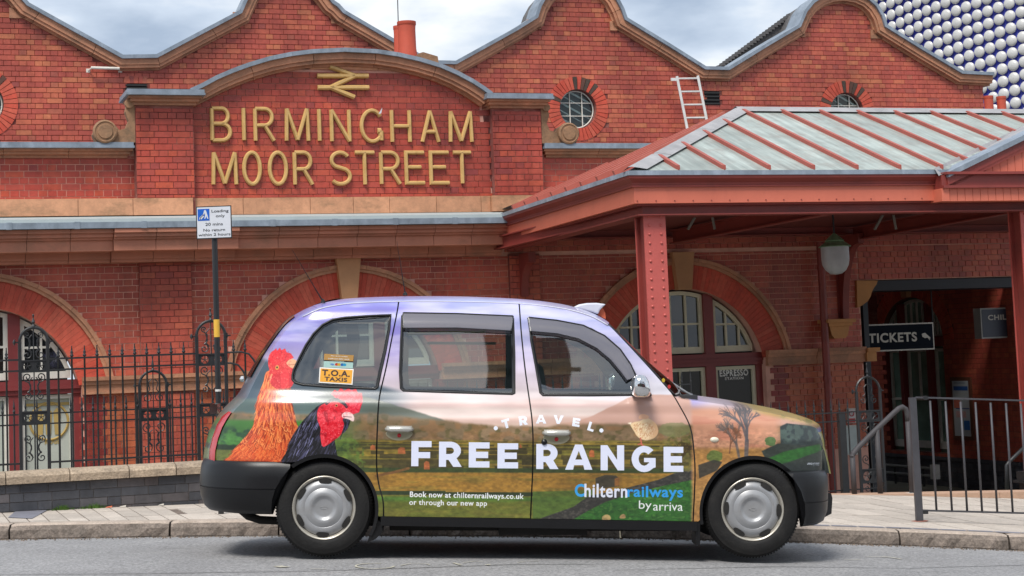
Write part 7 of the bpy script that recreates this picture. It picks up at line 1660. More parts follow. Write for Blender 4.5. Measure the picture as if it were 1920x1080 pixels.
P.inputs['Roughness'].default_value = .30; P.inputs['Specular IOR Level'].default_value = .5; P.inputs['Coat Weight'].default_value = .5; P.inputs['Coat Roughness'].default_value = .16
# ---- materials of the cab
BLKP = mat('black_bumper_plastic', (.007, .007, .008), .36, .2, 4, spec=.38, bump=.05, bscale=200); BLKG = mat('gloss_black_trim', (.008, .008, .009), .15, .1, 4, coat=.5)
RUB = mat('tyre_rubber', (.012, .0115, .0115), .7, .2, 12, .3, 90, spec=.3, stain=((.03, .028, .025), .5, 8, 1)); SEAL = mat('window_rubber_seal', (.012, .012, .012), .5, .1, 6)
HUB = mat('silver_wheel_trim', (.33, .335, .345), .36, .08, 6, metal=.35, stain=((.24, .22, .20), .4, 9, 1)); RIM = mat('worn_steel_rim', (.46, .43, .37), .4, .12, 14, metal=.5, stain=((.28, .2, .12), .5, 20, 1))
CHR = mat('chrome', (.75, .75, .75), .06, .02, 3, metal=1.0); CGL = glassmat('tinted_car_glass', (.78, .88, .83), .06, (.05, .085, .07), .02, 1.95); DEF = glassmat('smoked_deflector', (.62, .58, .63), .55, (.24, .23, .27), .12, 1.6)
TRIMI = mat('dark_cab_interior', (.03, .031, .034), .8, .2, 3); SEATM = mat('grey_seat_cloth', (.07, .08, .09), .9, .2, 20); TAILR = mat('red_tail_lens', (.50, .004, .010), .2, .1, 5, coat=.2); AMB = mat('amber_sign_lens', (.65, .15, .07), .25, .1, 6); LENS = mat('clear_lamp_lens', (.6, .62, .62), .08, .05, 4, metal=.3)
UNDER = mat('grimy_underbody', (.015, .014, .013), .9, .3, 8)
WHP = mat('pale_wrapped_roof', (.58, .58, .68), .3, .05, 3, coat=.6)
# ---- panels
side_panel('rear_quarter_panel', LL(quarter), [LL(W1)], WR)
side_panel('rear_door', LL(rdoor), [LL(W2)], WR); side_panel('front_door', LL(fdoor), [LL(W3)], WR); side_panel('front_wing', LL(fwing), [], WR)
allout = cat(EPX, 3) + [(1487, 886)] + arch(1412, 961, 104, 107, 38, 187, 20) + [(1306, 979), (850, 972), (706, 971)] + arch(602, 957, 103, 103, -6, 121, 20) + [(530, 871)]
side_panel('inner_shell', LL(allout), [LL([((x - sum(a[0] for a in W) / len(W)) * .985 + sum(a[0] for a in W) / len(W), (y - sum(a[1] for a in W) / len(W)) * .97 + sum(a[1] for a in W) / len(W)) for x, y in W]) for W in (W1, W2, W3)], TRIMI, off=-.018)
# ---- the top surface: tailgate, roof, screen, bonnet, nose
TQ = [0, .02, .05, .09, .14, .2, .28, .38, .5, .62, .75, .88, 1.0]
def gfun(t, p=2.4): return 1 - (1 - t) ** p
def loft(i0, i1, name, m, sub=4, p=2.4, t0=0.0, t1=2.0, off=0.0, label=None):
    Es = bezier_like([(a, b, 0) for a, b in E2], sub)[i0 * sub:i1 * sub + 1]; Cs = bezier_like([(a, b, 0) for a, b in C2], sub)[i0 * sub:i1 * sub + 1]
    T_ = [t for t in TQ] + [2 - t for t in TQ[::-1][1:]]; T_ = [t for t in T_ if t0 <= t <= t1]; mb = MB(); vs = []
    for e, c in zip(Es, Cs):
        ye = sfun(e[0], e[1])
        for t in T_:
            tt = t if t <= 1 else 2 - t; g = gfun(tt, p); x = e[0] + (c[0] - e[0]) * g; z = e[1] + (c[1] - e[1]) * g; y = ye + (HWID - ye) * tt; y = y if t <= 1 else 2 * HWID - y; vs.append((x, y, z + off))
    k = len(T_); fs = [(i * k + j, (i + 1) * k + j, (i + 1) * k + j + 1, i * k + j + 1) for i in range(len(Es) - 1) for j in range(k - 1)]; mb.add(vs, fs)
    return tp(name, mb, m, smooth=True, label=label)
loft(0, 6, 'boot_lid', WR, p=2.2); loft(6, 12, 'tailgate_frame', WR, p=2.2); loft(12, 21, 'roof', WR, p=2.4); loft(21, 25, 'windscreen', CGL, p=1.7, t0=.05, t1=1.95); loft(25, 37 - 4, 'bonnet', WR, p=2.2); loft(32, 36, 'nose_panel', mat('yellow_green_print', (.50, .46, .03), .3, .3, 14, coat=.5), p=2.0)
# dark rear window on the tailgate
Es = bezier_like([(a, b, 0) for a, b in E2], 4); Cs = bezier_like([(a, b, 0) for a, b in C2], 4); mb = MB(); vs = []; rowsn = range(26, 44)
for i in rowsn:
    e, c = Es[i], Cs[i]; ye = sfun(e[0], e[1])
    for t in (.22, .4, .6, .8, 1, 1.2, 1.4, 1.6, 1.78): tt = t if t <= 1 else 2 - t; g = gfun(tt, 2.2); y = ye + (HWID - ye) * tt; y = y if t <= 1 else 2 * HWID - y; vs.append((e[0] + (c[0] - e[0]) * g - .008, y, e[1] + (c[1] - e[1]) * g + .004))
mb.add(vs, [(i * 9 + j, (i + 1) * 9 + j, (i + 1) * 9 + j + 1, i * 9 + j + 1) for i in range(len(rowsn) - 1) for j in range(8)]); tp('rear_screen', mb, BLKG, smooth=True)
for i0, i1, nm in ((21, 25, 'screen_pillar'),):                  # A pillar inner edge seal
    b = MB(); pts = []
    for e, c in zip(Es[i0 * 4:i1 * 4 + 1], Cs[i0 * 4:i1 * 4 + 1]): ye = sfun(e[0], e[1]); g = gfun(.05, 1.7); pts.append((e[0] + (c[0] - e[0]) * g, ye + (HWID - ye) * .05, e[1] + (c[1] - e[1]) * g))
    b.tube(pts, .010, 6); tp('windscreen_seal', b, SEAL, smooth=True); b = MB(); b.tube([(p[0], 2 * HWID - p[1], p[2]) for p in pts], .010, 6); tp('windscreen_seal', b, SEAL, smooth=True)
# ---- glass, seals, deflectors
def loop3(pts, off, far=False): return [tuple(side_pt(x, z, off, far)[0]) for x, z in LL(pts)]
for W, nm in ((W1, 'quarter_window'), (W2, 'rear_door_window'), (W3, 'front_door_window')):
    Wc = cat(W + [W[0]], 2)[:-1]; side_panel(nm, LL(Wc), [], CGL, off=-.010, grid=.12)
    for far in (False, True): b = MB(); b.tube(loop3(W, .001, far), .0075, 6, closed=True); tp('window_seal', b, SEAL, smooth=True)
    cx_, cy_ = sum(p[0] for p in W) / len(W), sum(p[1] for p in W) / len(W); th = 5.0
    inner = [(x + (cx_ - x) / math.hypot(cx_ - x, cy_ - y) * th, y + (cy_ - y) / math.hypot(cx_ - x, cy_ - y) * th) for x, y in W]; side_panel('window_surround', LL(W), [LL(inner)], BLKG, off=-.006, grid=.3)
def deflector(lo, up, o0=.012, o1=.035):
    for far in (False, True):
        b = MB(); vs = []
        for (a, c) in zip(lo, up): vs += [tuple(side_pt(*L2(*a), o1, far)[0]), tuple(side_pt(*L2((a[0] + c[0]) / 2, (a[1] + c[1]) / 2), o1 * .95, far)[0]), tuple(side_pt(*L2(*c), o0, far)[0])]
        n = len(lo); b.add(vs, [(i * 3 + j, (i + 1) * 3 + j, (i + 1) * 3 + j + 1, i * 3 + j + 1) for i in range(n - 1) for j in range(2)]); o = tp('wind_deflector', b, DEF, smooth=True, recalc=False)
        b = MB(); b.tube([vs[i * 3 + 2] for i in range(n)], .006, 5); b.tube([vs[i * 3] for i in range(n)], .003, 5); b.tube([vs[0], vs[2]], .006, 5); b.tube([vs[-3], vs[-1]], .005, 5); tp('deflector_edge', b, BLKG, parent=o)
deflector([(750, 620), (850, 619), (953, 624)], [(749, 590), (850, 591), (957, 595)])
deflector([(990, 624), (1040, 628), (1080, 637), (1115, 655), (1140, 676), (1160, 700), (1172, 716)], [(986, 597), (1040, 602), (1090, 611), (1130, 630), (1160, 656), (1180, 685), (1189, 706)], .010, .028)
# roof gutter line and horizontal door-top crease
for far in (False, True):
    b = MB(); P = [side_pt(*L2(x, y + 1.2), .002, far)[0] for x, y in cat(EPX[11:22], 3)]; b.tube(P, .005, 5); tp('roof_gutter', b, WHP, smooth=True)
# door handles with bezels
GRYB = mat('satin_bezel', (.36, .33, .22), .3, .1, 6, metal=.3, coat=.5)
for hx, hy in ((742, 807), (1038, 813)):
    for far in (False, True):
        x, z = L2(hx, hy); s = -1 if not far else 1; y0 = side_pt(x, z, 0, far)[0].y
        b = MB(); b.lathe([(.001, .001), (.065, .002), (.085, .004), (.09, 0)], 20, lambda a, c, h: (x + a * 1.0, y0 + s * (.002 + h * .5), z - .028 + c * .55 * (1 if c < 0 else .6))); bz = tp('handle_recess', b, GRYB, smooth=True)
        b = MB(); b.tube([(x - .092, y0 + s * .016, z), (x - .06, y0 + s * .03, z), (x + .06, y0 + s * .03, z), (x + .092, y0 + s * .016, z)], [.012, .019, .019, .012], 10); b.tube([(x - .085, y0 + s * .01, z + .005), (x + .085, y0 + s * .01, z + .005)], .018, 8); tp('door_handle', b, mat('pale_silver_handle', (.56, .55, .50), .25, .05, 5, metal=.5), smooth=True)
        if not far: b = MB(); b.lathe([(.001, .006), (.011, .005), (.014, 0)], 14, lambda a, c, h: (x + a, y0 - h - .004, z - .042 + c)); tp('lock_barrel', b, TAILR, smooth=True)
x, z = L2(1015, 830); y0 = side_pt(x, z)[0].y; b = MB(); b.lathe([(.001, .014), (.006, .014), (.008, .010), (.017, .010), (.020, .004), (.020, 0)], 18, lambda a, c, h: (x + a, y0 - h, z + c)); tp('door_lock', b, BLKP, smooth=True)
x, z = L2(1337, 824.5); y0 = side_pt(x, z)[0].y; b = MB(); b.lathe([(.001, .012), (.018, .010), (.027, .004), (.03, 0)], 18, lambda a, c, h: (x + a, y0 - h, z + c * .62)); tp('side_indicator', b, mat('cream_indicator_lens', (.72, .66, .52), .2, .05, 6, coat=.4), smooth=True)
# ---- wheel arches, wheels
def wheel(cx, cy, yw, R_=.3275, far=False):
    x0, z0 = (cx - 960) / KX, (1046 - cy) / KX; s = 1 if not far else -1; yf = yw if not far else 2 * HWID - yw
    T = lambda a, c, h: (x0 + a, yf - s * h, z0 + c)
    w_ = empty('wheel', (0, 0, 0)); w_.parent = taxi
    b = MB(); b.lathe([(.205, -.005), (.214, .004), (.222, .012), (.236, .015), (.262, .0165), (.285, .012), (.300, .004), (.304, .0035), (.3045, -.001), (.316, -.012), (.325, -.035), (R_, -.06), (R_, -.16), (.31, -.19), (.25, -.2), (.2, -.19)], 72, T); o = obj('tyre', b, RUB, parent=w_, smooth=50, local=True)
    b = MB()                                                    # shoulder tread blocks
    for k in range(96):
        a0_, a1_ = 2 * math.pi * k / 96, 2 * math.pi * (k + .55) / 96; vs = []
        for a in (a0_, a1_):
            for (r_, h) in ((.312, -.006), (.330, -.03), (.3325, -.06)): vs.append(T(r_ * math.cos(a), r_ * math.sin(a), h))
        b.add(vs, [(0, 3, 4, 1), (1, 4, 5, 2)])
    obj('tread_blocks', b, RUB, parent=w_, local=True, recalc=False, kind='stuff')
    b = MB(); b.lathe([(.170, -.045), (.186, -.03), (.196, -.004), (.202, .006), (.209, .009), (.2135, .006), (.2125, -.002), (.207, -.008)], 72, T); obj('rim', b, RIM, parent=w_, smooth=40, local=True)
    b = MB(); prof = [(.0005, .006), (.055, .006), (.066, .008), (.078, .019), (.092, .024), (.106, .018), (.128, .011), (.131, .009), (.134, .011), (.155, .008), (.172, .0), (.188, -.014)]; b.lathe(prof, 72, T)
    obj('hub_cap', b, HUB, parent=w_, smooth=50, local=True)
    for k in range(6):
        a = R(28 + 60 * k + (0 if cx < 900 else 30)); b = MB(); vs = []
        for i in range(14): t = 2 * math.pi * i / 14; rr_ = .180 + .0185 * math.sin(t); aa = a + .25 * math.cos(t); vs.append(T(rr_ * math.cos(aa), rr_ * math.sin(aa), float(np.interp(rr_, [.155, .172, .188, .198], [.0105, .0065, .006, .006]))))
        b.add(vs, [tuple(range(14))]); obj('trim_slot', b, UNDER, parent=w_, local=True, recalc=False)
    b = MB(); b.tube([T(.024 * math.cos(t), .009 * math.sin(t), .0075) for t in [i * math.pi / 8 for i in range(16)]], .0014, 4, closed=True); obj('maker_badge', b, HUB, parent=w_, local=True)
    b = MB(); b.lathe([(.001, -.06), (.19, -.05), (.19, -.2)], 24, T); obj('brake_drum', b, UNDER, parent=w_, local=True)
for far in (False, True): wheel(602, 954.5, .045, far=far); wheel(1411, 955.5, .055, far=far)
for (cx, cy, rx, ry, a0_, a1_, r2) in ((602, 957, 103, 103, -28, 127, 3.5), (1412, 961, 104, 107, 30, 192, 3.5)):
    for far in (False, True):
        o_ = LL(arch(cx, cy, rx, ry, a0_, a1_, 30)); i_ = LL(arch(cx, cy + 1, rx - 6, ry - 6, a0_, a1_, 30)); b = MB(); vs = []
        for p, q in zip(o_, i_): A = side_pt(*p, -.001, far)[0]; B_ = side_pt(*q, -.008, far)[0]; vs += [tuple(A), tuple(B_), (B_.x, B_.y + (.30 if not far else -.30), B_.z + .0)]
        n = len(o_); b.add(vs, [(i * 3 + j, (i + 1) * 3 + j, (i + 1) * 3 + j + 1, i * 3 + j + 1) for i in range(n - 1) for j in range(2)]); tp('wheel_arch_liner', b, BLKP, smooth=40, recalc=False)
# ---- sills, floor, mud flaps
b = MB(); x0, x1 = (709 - 960) / KX, (1304 - 960) / KX; zt0, zt1 = (1046 - 969.5) / KX, (1046 - 978) / KX; zb_ = (1046 - 995) / KX
for s, y0, y1 in ((1, .012, .10), (-1, 2 * HWID - .10, 2 * HWID - .012)):
    b = MB(); b.add([(x0, y0, zb_ + .03), (x1, y0, zb_), (x1, y1, zb_), (x0, y1, zb_ + .03), (x0, y0, zt0), (x1, y0, zt1), (x1, y1, zt1), (x0, y1, zt0)], [(0, 3, 2, 1), (4, 5, 6, 7), (0, 1, 5, 4), (1, 2, 6, 5), (2, 3, 7, 6), (3, 0, 4, 7)]); tp('sill', b, BLKP)
b = MB(); b.box((-1.55, .12, .26), (2.0, 2 * HWID - .12, .36)); b.box((-1.0, .12, .22), (1.3, 2 * HWID - .12, .26)); b.box((-.85, .3, .155), (1.15, .5, .25)); b.box((-.85, 1.25, .155), (1.15, 1.45, .25)); b.box((1.3, .45, .16), (1.95, 1.3, .3)); b.tube([(-1.25, .4, .26), (-1.25, 1.4, .26)], .05, 8); b.tube([(.2, .62, .19), (-1.2, .62, .19)], .035, 8); b.box((-.1, .15, .14), (.5, .6, .24)); b.box((-1.28 - .35, .42, .30), (-1.28 + .35, 1.35, .60)); tp('underbody', b, UNDER)
b = MB(); b.box((.0, .0, 0), (.0001, .0001, .0001)); 
b = MB(); b.box((x1 - .005, .03, .085), (x1 + .022, .26, .30)); tp('mud_flap', b, BLKP); b = MB(); q = [(702, 975), (712, 985), (712, 1000), (700, 1012), (683, 1020), (690, 1000)]; b.prism([((p[0] - 960) / KX, (1046 - p[1]) / KX) for p in q], .05, .28); tp('mud_flap', b, BLKP)
b = MB(); P = [(430, 965), (448, 980), (470, 987), (515, 989), (560, 989)]; b.tube([((p[0] - 960) / KX, .45, (1046 - p[1]) / KX) for p in P], .028, 8); tp('exhaust_pipe', b, UNDER, smooth=True)
b = MB(); b.box(((384 - 960) / KX, .55, .30), ((403 - 960) / KX, .75, .325)); tp('tow_bracket', b, BLKP)
# ---- bumpers: plan path swept with a vertical profile
def bumper(name, path, prof, m, rear=None):
    """path [(x, y)] near side to far side; prof [(out, z)]"""
    n = len(path); vs = []
    for i in range(n):
        a, c = path[max(i - 1, 0)], path[min(i + 1, n - 1)]; t = Vector((c[0] - a[0], c[1] - a[1])).normalized(); nn_ = Vector((t.y, -t.x))
        if i == 0 or i == n - 1: nn_ = Vector((0, -1 if i == 0 else 1))
        ctr = Vector((0, HWID)); 
        if (Vector(path[i]) - ctr).dot(nn_) < 0: nn_ = -nn_
        for (o_, z) in prof:
            xx, yy = path[i][0] + nn_.x * o_, path[i][1] + nn_.y * o_
            if rear is not None:
                wx, wz, wr_ = rear; q = wr_ * wr_ - (z - wz) ** 2; dx = math.sqrt(q) if q > 0 else 0
                if wx < 0: xx = min(xx, wx - dx)
                else: xx = max(xx, wx + dx)
            vs.append((xx, yy, z))
    k = len(prof); b = MB(); b.add(vs, [(i * k + j, (i + 1) * k + j, (i + 1) * k + j + 1, i * k + j + 1) for i in range(n - 1) for j in range(k - 1)] + [tuple(range(k)), tuple(range((n - 1) * k, n * k))]); return tp(name, b, m, smooth=35)
def plan(xa, xb, y_in, r_=.34, sgn=-1, p=2.6):
    pts = [(xa, y_in)]
    for i in range(0, 21): t = i / 20; ang = math.pi / 2 * t; pts.append((xb - sgn * r_ * 1.0 + sgn * r_ * (math.sin(ang)) ** (2 / p), y_in + .60 * (1 - (math.cos(ang)) ** (2 / p))))
    return pts + [(x, 2 * HWID - y) for x, y in pts[::-1]]
ZP = lambda y: (1046 - y) / KX
rb = plan((538 - 960) / KX, -2.175, .012, .55, -1, 2.2)
pr = [(-.05, ZP(869)), (-.018, ZP(869.5)), (-.010, ZP(872)), (.004, ZP(880)), (.012, ZP(900)), (.014, ZP(919)), (.008, ZP(919.6)), (.008, ZP(920.6)), (.014, ZP(921.2)), (.006, ZP(940)), (-.02, ZP(958)), (-.05, ZP(966)), (-.12, ZP(969))]
bumper('rear_bumper', [(min(x, -1.50) if False else x, y) for x, y in rb], pr, BLKP, (-1.283, .319, .352))
fb = plan((1488 - 960) / KX, 2.215, .030, .42, 1, 2.4)
pf = [(-.06, ZP(884.5)), (-.02, ZP(885)), (-.006, ZP(888)), (.004, ZP(896)), (.008, ZP(920)), (.006, ZP(942)), (.0, ZP(942.6)), (.0, ZP(943.6)), (.006, ZP(944.2)), (.0, ZP(965)), (-.025, ZP(983)), (-.06, ZP(989)), (-.12, ZP(990))]
bumper('front_bumper', fb, pf, BLKP, (1.616, .305, .357))
b = MB()
for y in (.62, 2 * HWID - .62): b.prism([(2.19, ZP(932)), (2.262, ZP(936)), (2.27, ZP(945)), (2.262, ZP(975)), (2.20, ZP(984)), (2.15, ZP(984))], y - .05, y + .05)
tp('overrider', b, BLKG)
b = MB(); b.box((2.205, HWID - .26, ZP(965)), (2.222, HWID + .26, ZP(938))); tp('number_plate', b, mat('plate_white', (.7, .7, .68), .4))
# tail lamps: red lens wrapped round the rear corner
TL = [(425, 776), (414, 783), (404, 800), (396, 825), (391.5, 850), (391.5, 866), (398, 868), (399.5, 850), (403, 828), (410, 806), (419, 788)]
for far in (False, True):
    s = 1; b = MB(); vs = []; k = 0
    outer_ = [(427, 774), (415, 784), (406, 799), (398, 822), (393, 846), (392, 867)]; inner_ = [(430, 776), (422, 788), (413, 805), (406, 826), (401.5, 848), (401, 867)]
    for a, c in zip(outer_, inner_):
        xo, zo = LC(a[0], a[1], .42); xi, zi = L2(*c); yi = sfun(xi, zi)
        for t in (0, .3, .6, 1): y = yi - .006 + (.40 - yi) * t; xx = xi + (xo - xi) * (1 - (1 - t) ** 1.8); vs.append((xx - .004, y if not far else 2 * HWID - y, zi + (zo - zi) * t))
    b.add(vs, [(i * 4 + j, (i + 1) * 4 + j, (i + 1) * 4 + j + 1, i * 4 + j + 1) for i in range(5) for j in range(3)]); tp('tail_lamp', b, TAILR, smooth=True)
    b = MB(); xx, zz = L2(1543, 815); yh = .52 if not far else 2 * HWID - .52; b.lathe([(.001, .03), (.06, .025), (.085, .01), (.09, -.02)], 20, lambda a, c, h: (2.02 + h, yh + a, .80 + c)); tp('headlamp', b, LENS, smooth=True)
b = MB(); b.box((-2.16, .80, .93), (-2.11, .97, 1.0)); tp('boot_handle', b, CHR)
x_, z_ = LC(459, 714, .8); b = MB(); b.lathe([(.001, .03), (.02, .02), (.022, 0)], 8, lambda a, c, h: (x_ - h, .7 + a, z_ + c)); tp('rear_wiper_pivot', b, CHR)
# ---- mirrors
for far in (False, True):
    s = 1 if not far else -1; YY = lambda y: y if not far else 2 * HWID - y; mx_, mz = (1197 - 960) / KX * .99, (1046 - 724) / KX; b = MB(); vs = []; nu, nv = 18, 12
    for i in range(nv + 1):
        ph = math.pi * i / nv - math.pi / 2
        for j in range(nu): th = 2 * math.pi * j / nu; ex = 2 / 2.9; f = lambda c: math.copysign(abs(c) ** ex, c); X_m = .062 * f(math.cos(ph)) * f(math.cos(th)); Y_m = .095 * f(math.cos(ph)) * f(math.sin(th)); Z_m = .078 * f(math.sin(ph)); X_m *= 1 - .15 * (Z_m / .078); vs.append((mx_ + X_m - .10 * (Z_m) , YY(-.085 + Y_m), mz + Z_m))
    b.add(vs, [(i * nu + j, i * nu + (j + 1) % nu, (i + 1) * nu + (j + 1) % nu, (i + 1) * nu + j) for i in range(nv) for j in range(nu)]); mo = tp('door_mirror', b, CHR, smooth=True)
    q = [(1181, 742), (1192, 703), (1205, 705), (1218, 742)]; b = MB(); P4 = [L2(*p) for p in q]; b.prism(P4, (.02 if not far else 2 * HWID - .13), (.13 if not far else 2 * HWID - .02)); b.tube([(mx_, YY(-.02), mz - .03), (mx_ + .01, YY(.10), mz - .03)], .025, 8); tp('mirror_mount', b, BLKP)
# ---- roof sign, aerials, wiper
b = MB(); 
def RS(px, py, Y=.72): return LC(px, py, Y)
sp_ = [RS(*p) for p in ((1073, 577), (1085, 571), (1100, 568.5), (1118, 568), (1136, 570.5), (1130, 575), (1124, 582), (1121, 590), (1110, 586), (1092, 581))]
b.prism(sp_, .62, 1.15); o = tp('roof_sign', b, mat('pearl_roof_sign', (.62, .63, .70), .25, .05, 4, coat=.6)); 
md = o.modifiers.new('b', 'BEVEL'); md.width = .012; md.segments = 2
sp_ = [RS(*p) for p in ((1122, 579), (1130, 577), (1135, 586), (1136, 598), (1121, 591))]; b = MB(); b.prism(sp_, .66, 1.11); tp('roof_sign_lens', b, AMB, parent=o)
for (p0, p1, Y, nm) in (((600, 568), (540, 470), .5, 0), ((758, 553), (741, 453), .85, 1)):
    a, c = LC(*p0, Y), LC(*p1, Y); b = MB(); mid = (a[0] + (c[0] - a[0]) * .3, a[1] + (c[1] - a[1]) * .3); b.tube([(a[0], Y, a[1]), (mid[0], Y, mid[1]), (c[0], Y, c[1])], [.0065, .0035, .0015] if nm == 0 else [.004, .003, .0012], 6); b.lathe([(.001, .03), (.012, .02), (.018, 0)], 10, lambda x, y, h: (a[0] + x, Y + y, a[1] - .01 + h)); tp('aerial', b, BLKP)
b = MB(); a, c = LC(1275, 729, .25), LC(1298, 742, .25); d_, e_ = LC(1270, 744, .3), LC(1300, 739, .6); b.tube([(a[0], .28, a[1]), (c[0], .28, c[1])], .008, 6); b.tube([(d_[0], .3, d_[1]), (a[0], .3, a[1] - .01), (e_[0], .6, e_[1])], .006, 6); b.tube([(c[0], .28, c[1]), (1.22 - .1, .9, 1.1 + .1)], .006, 6); tp('wiper', b, mat('worn_wiper_metal', (.25, .25, .26), .4, .1, 9, metal=.5))
# ---- interior
def seat(x0, y0, y1, zs, zh, face=1, nm='seat'):
    b = MB(); b.box((x0, y0, zs - .14), (x0 + .48, y1, zs)); o = tp(nm, b, SEATM); xb = x0 if face > 0 else x0 + .48; b2 = MB(); b2.prism([(xb - .02 * face, zs), (xb + .10 * face, zs), (xb + .0 * face, zh), (xb - .11 * face, zh)], y0, y1); o2 = tp('seat_back', b2, SEATM, parent=o)
    for q in (o, o2): md = q.modifiers.new('b', 'BEVEL'); md.width = .04; md.segments = 3
    return o
seat(-1.30, .30, 1.47, .68, 1.26, 1, 'rear_bench'); seat(.20, .28, .78, .70, 1.30, 1, 'driver_seat'); seat(.20, 1.0, 1.5, .70, 1.22, 1, 'passenger_seat')
b = MB(); b.box((-1.6, .16, .46), (1.25, 2 * HWID - .16, .50)); tp('floor', b, TRIMI)
b = MB(); b.box((.04, .22, .5), (.075, 2 * HWID - .22, 1.08)); o = tp('partition', b, TRIMI); b = MB(); b.box((.045, .30, 1.081), (.06, 2 * HWID - .30, 1.62)); tp('partition_glass', b, glassmat('partition_screen', (.72, .78, .76), .06, (.03, .03, .03)), parent=o)
b = MB(); b.prism([(.93, .7), (.93, 1.02), (1.0, 1.09), (1.26, 1.09), (1.26, .7)], .16, 2 * HWID - .16); tp('dashboard', b, TRIMI)
b = MB(); c0 = Vector((.80, .52, 1.02)); ax = Vector((-.80, 0, .6)).normalized(); u_, v_ = Vector((0, 1, 0)), ax.cross(Vector((0, 1, 0))); ring = [c0 + (u_ * math.cos(t) + v_ * math.sin(t)) * .185 for t in [i * math.pi / 14 for i in range(28)]]; b.tube(ring, .013, 8, closed=True); b.tube([c0 - u_ * .18, c0 + u_ * .18], .014, 6); b.tube([c0, c0 - ax * .25], .025, 8); tp('steering_wheel', b, BLKP, smooth=True)
b = MB(); 
for yy in (.24, 2 * HWID - .24):
    for p, q in (((655, 600), (662, 640)), ((662, 640), (655, 690))): a, c = LC(*p, yy), LC(*q, yy); b.bar((a[0], yy, a[1]), (c[0], yy, c[1]), .05, .015)
tp('seat_belt', b, BLKP)
b = MB(); b.tube([(-.75, .30, 1.5), (-.2, .30, 1.52)], .012, 6); b.tube([(-.62, 1.47, 1.45), (-.1, 1.47, 1.45)], .012, 6); tp('grab_rail', b, mat('yellow_grab_rail', (.5, .4, .03), .4))
# ---- stickers on the quarter window, tax discs on the screen
def sticker(quad, m, off=.0015, nm='window_sticker', parent=None):
    P = [side_pt(*L2(*p), off)[0] for p in quad]; b = MB(); b.add([tuple(p) for p in P], [(0, 1, 2, 3)]); return tp(nm, b, m, recalc=False, parent=parent)
YEL = mat('taxi_sticker_yellow', (.72, .33, .02), .4, .04, 6); WHS = mat('sticker_white', (.75, .74, .70), .4); BRS = mat('sticker_ochre', (.36, .19, .04), .4); TEA = mat('sticker_teal', (.30, .46, .42), .4); INK = mat('sticker_ink', (.035, .012, .008), .5)
s1 = sticker([(592, 692), (656, 695), (654, 724.5), (590.5, 721)], WHS, .002); sticker([(594, 694), (654, 697), (652, 722.5), (592.5, 719)], YEL, .003, 'sticker_face', s1)
def onq(quad, u, v, off):
    a = [L2(*p) for p in quad]; x = (a[0][0] * (1 - u) + a[1][0] * u) * v + (a[3][0] * (1 - u) + a[2][0] * u) * (1 - v); z = (a[0][1] * (1 - u) + a[1][1] * u) * v + (a[3][1] * (1 - u) + a[2][1] * u) * (1 - v); return side_pt(x, z, off)[0]
Q1 = [(594, 694), (654, 697), (652, 722.5), (592.5, 719)]
for txt, u0, u1, v0, v1 in (('T.O.A.', .05, .93, .47, .93), ('TAXIS', .14, .86, .09, .40)):
    mb = text_box(txt, u0, u1, v0, v1, lambda x, z: onq(Q1, x, z, .0042), .035, 1.1); tp('sticker_lettering', mb, INK, recalc=False, parent=s1)
s2 = sticker([(600.5, 666.5), (656, 669), (655, 680.5), (600, 678)], BRS, .0022); Q2 = [(600.5, 666.5), (656, 669), (655, 680.5), (600, 678)]
for v0, v1, u0, u1 in ((.56, .80, .22, .80), (.16, .40, .14, .86)):
    mb = text_box('This vehicle accepts' if v0 > .5 else 'credit and debit cards', u0, u1, v0, v1, lambda x, z: onq(Q2, x, z, .0035), .0, 1); tp('sticker_lettering', mb, WHS, recalc=False, parent=s2)
s3 = sticker([(600, 680.5), (655, 683), (654.5, 694), (599.5, 692)], TEA, .0022); Q3 = [(600, 680.5), (655, 683), (654.5, 694), (599.5, 692)]
mb = text_box('VISA', .22, .36, .40, .68, lambda x, z: onq(Q3, x, z, .0035), .03, 1); tp('sticker_lettering', mb, BLU, recalc=False, parent=s3)
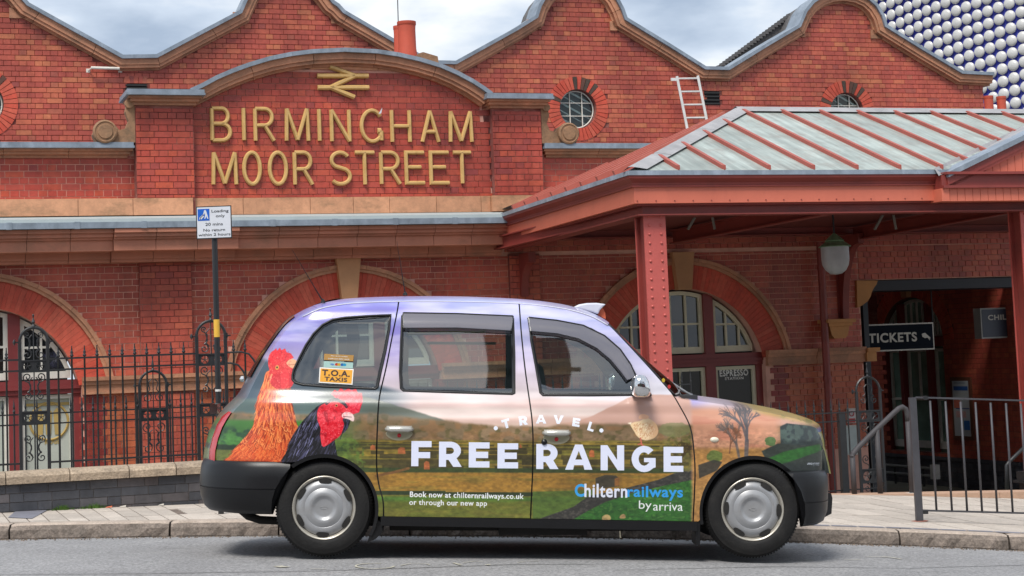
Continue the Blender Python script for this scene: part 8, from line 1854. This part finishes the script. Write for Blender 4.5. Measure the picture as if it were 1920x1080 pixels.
for u, cl in ((.44, (.5, .03, .02)), (.52, (.6, .35, .02)), (.63, (.02, .12, .4)), (.71, (.02, .3, .5))):
    c = onq(Q3, u, .54, .0036 + u * .0006); b = MB(); b.lathe([(.0005, 0), (.0115, 0)], 14, lambda a, d, h: (c.x + a, c.y, c.z + d * .9)); tp('card_symbol', b, mat('card_ink', cl, .5), recalc=False, parent=s3)
for (px, py, cl) in ((1241, 713, (.55, .4, .03)), (1252, 725, (.5, .03, .03))):
    x, z = LC(px, py, .12); b = MB(); b.lathe([(.0005, 0), (.014, 0)], 10, lambda a, d, h: (x + a * .8, .10 , z + d)); tp('screen_sticker', b, mat('disc_ink', cl, .5), recalc=False)

# ================================================================== the far side of the street, seen only in reflections
OB = mat('opposite_red_brick', (.20, .065, .045), .8, .25, 1.5); OG = mat('opposite_olive_render', (.13, .135, .075), .8, .25, 1); OW = mat('opposite_window_glass', (.05, .06, .07), .1, .1, 3); OS = mat('opposite_stone', (.32, .30, .26), .8, .2, 2)
def terrace(x0, x1, y, h, m, storeys, lab):
    t = empty('building', (x0, y, 0), kind='structure'); b = MB(); b.box((x0, y - 10, -1), (x1, y, h)); obj('wall', b, m, parent=t); b = MB(); b.box((x0 - .1, y - 10, h), (x1 + .1, y + .25, h + .4)); obj('cornice', b, OS, parent=t)
    n = int((x1 - x0) / 2.6); sh = h / storeys; b0 = MB(); b0.box((-.6, 0, 0), (.6, .04, sh * .55)); me = None
    for s in range(storeys):
        for i in range(n):
            x = x0 + (x1 - x0) * (i + .5) / n
            if me is None: o = obj('window', b0, OW, parent=t); me = o.data; o.location = Vector((x, y, s * sh + sh * .3)) - base(t); me.transform(Matrix.Translation(Vector((x0, y, 0)))) if False else None
            else: o = stamp('window', me, t, (x, y, s * sh + sh * .3))
    return t
terrace(-22, -5, -16, 7, OB, 3, ''); terrace(-4.6, 6, -17, 9, OG, 3, ''); terrace(6.5, 24, -16, 7.5, OB, 3, '')
b = MB()
for k in range(9): x = -4 + 1.2 * k; b.tube([(x, -15.6, 0), (x, -15.6, 9.6)], .05, 6)
for z in (2.2, 4.4, 6.6, 8.8): b.tube([(-5, -15.6, z), (7, -15.6, z)], .05, 6)
obj('scaffolding', b, mat('scaffold_tube', (.3, .3, .3), .5), kind='structure')
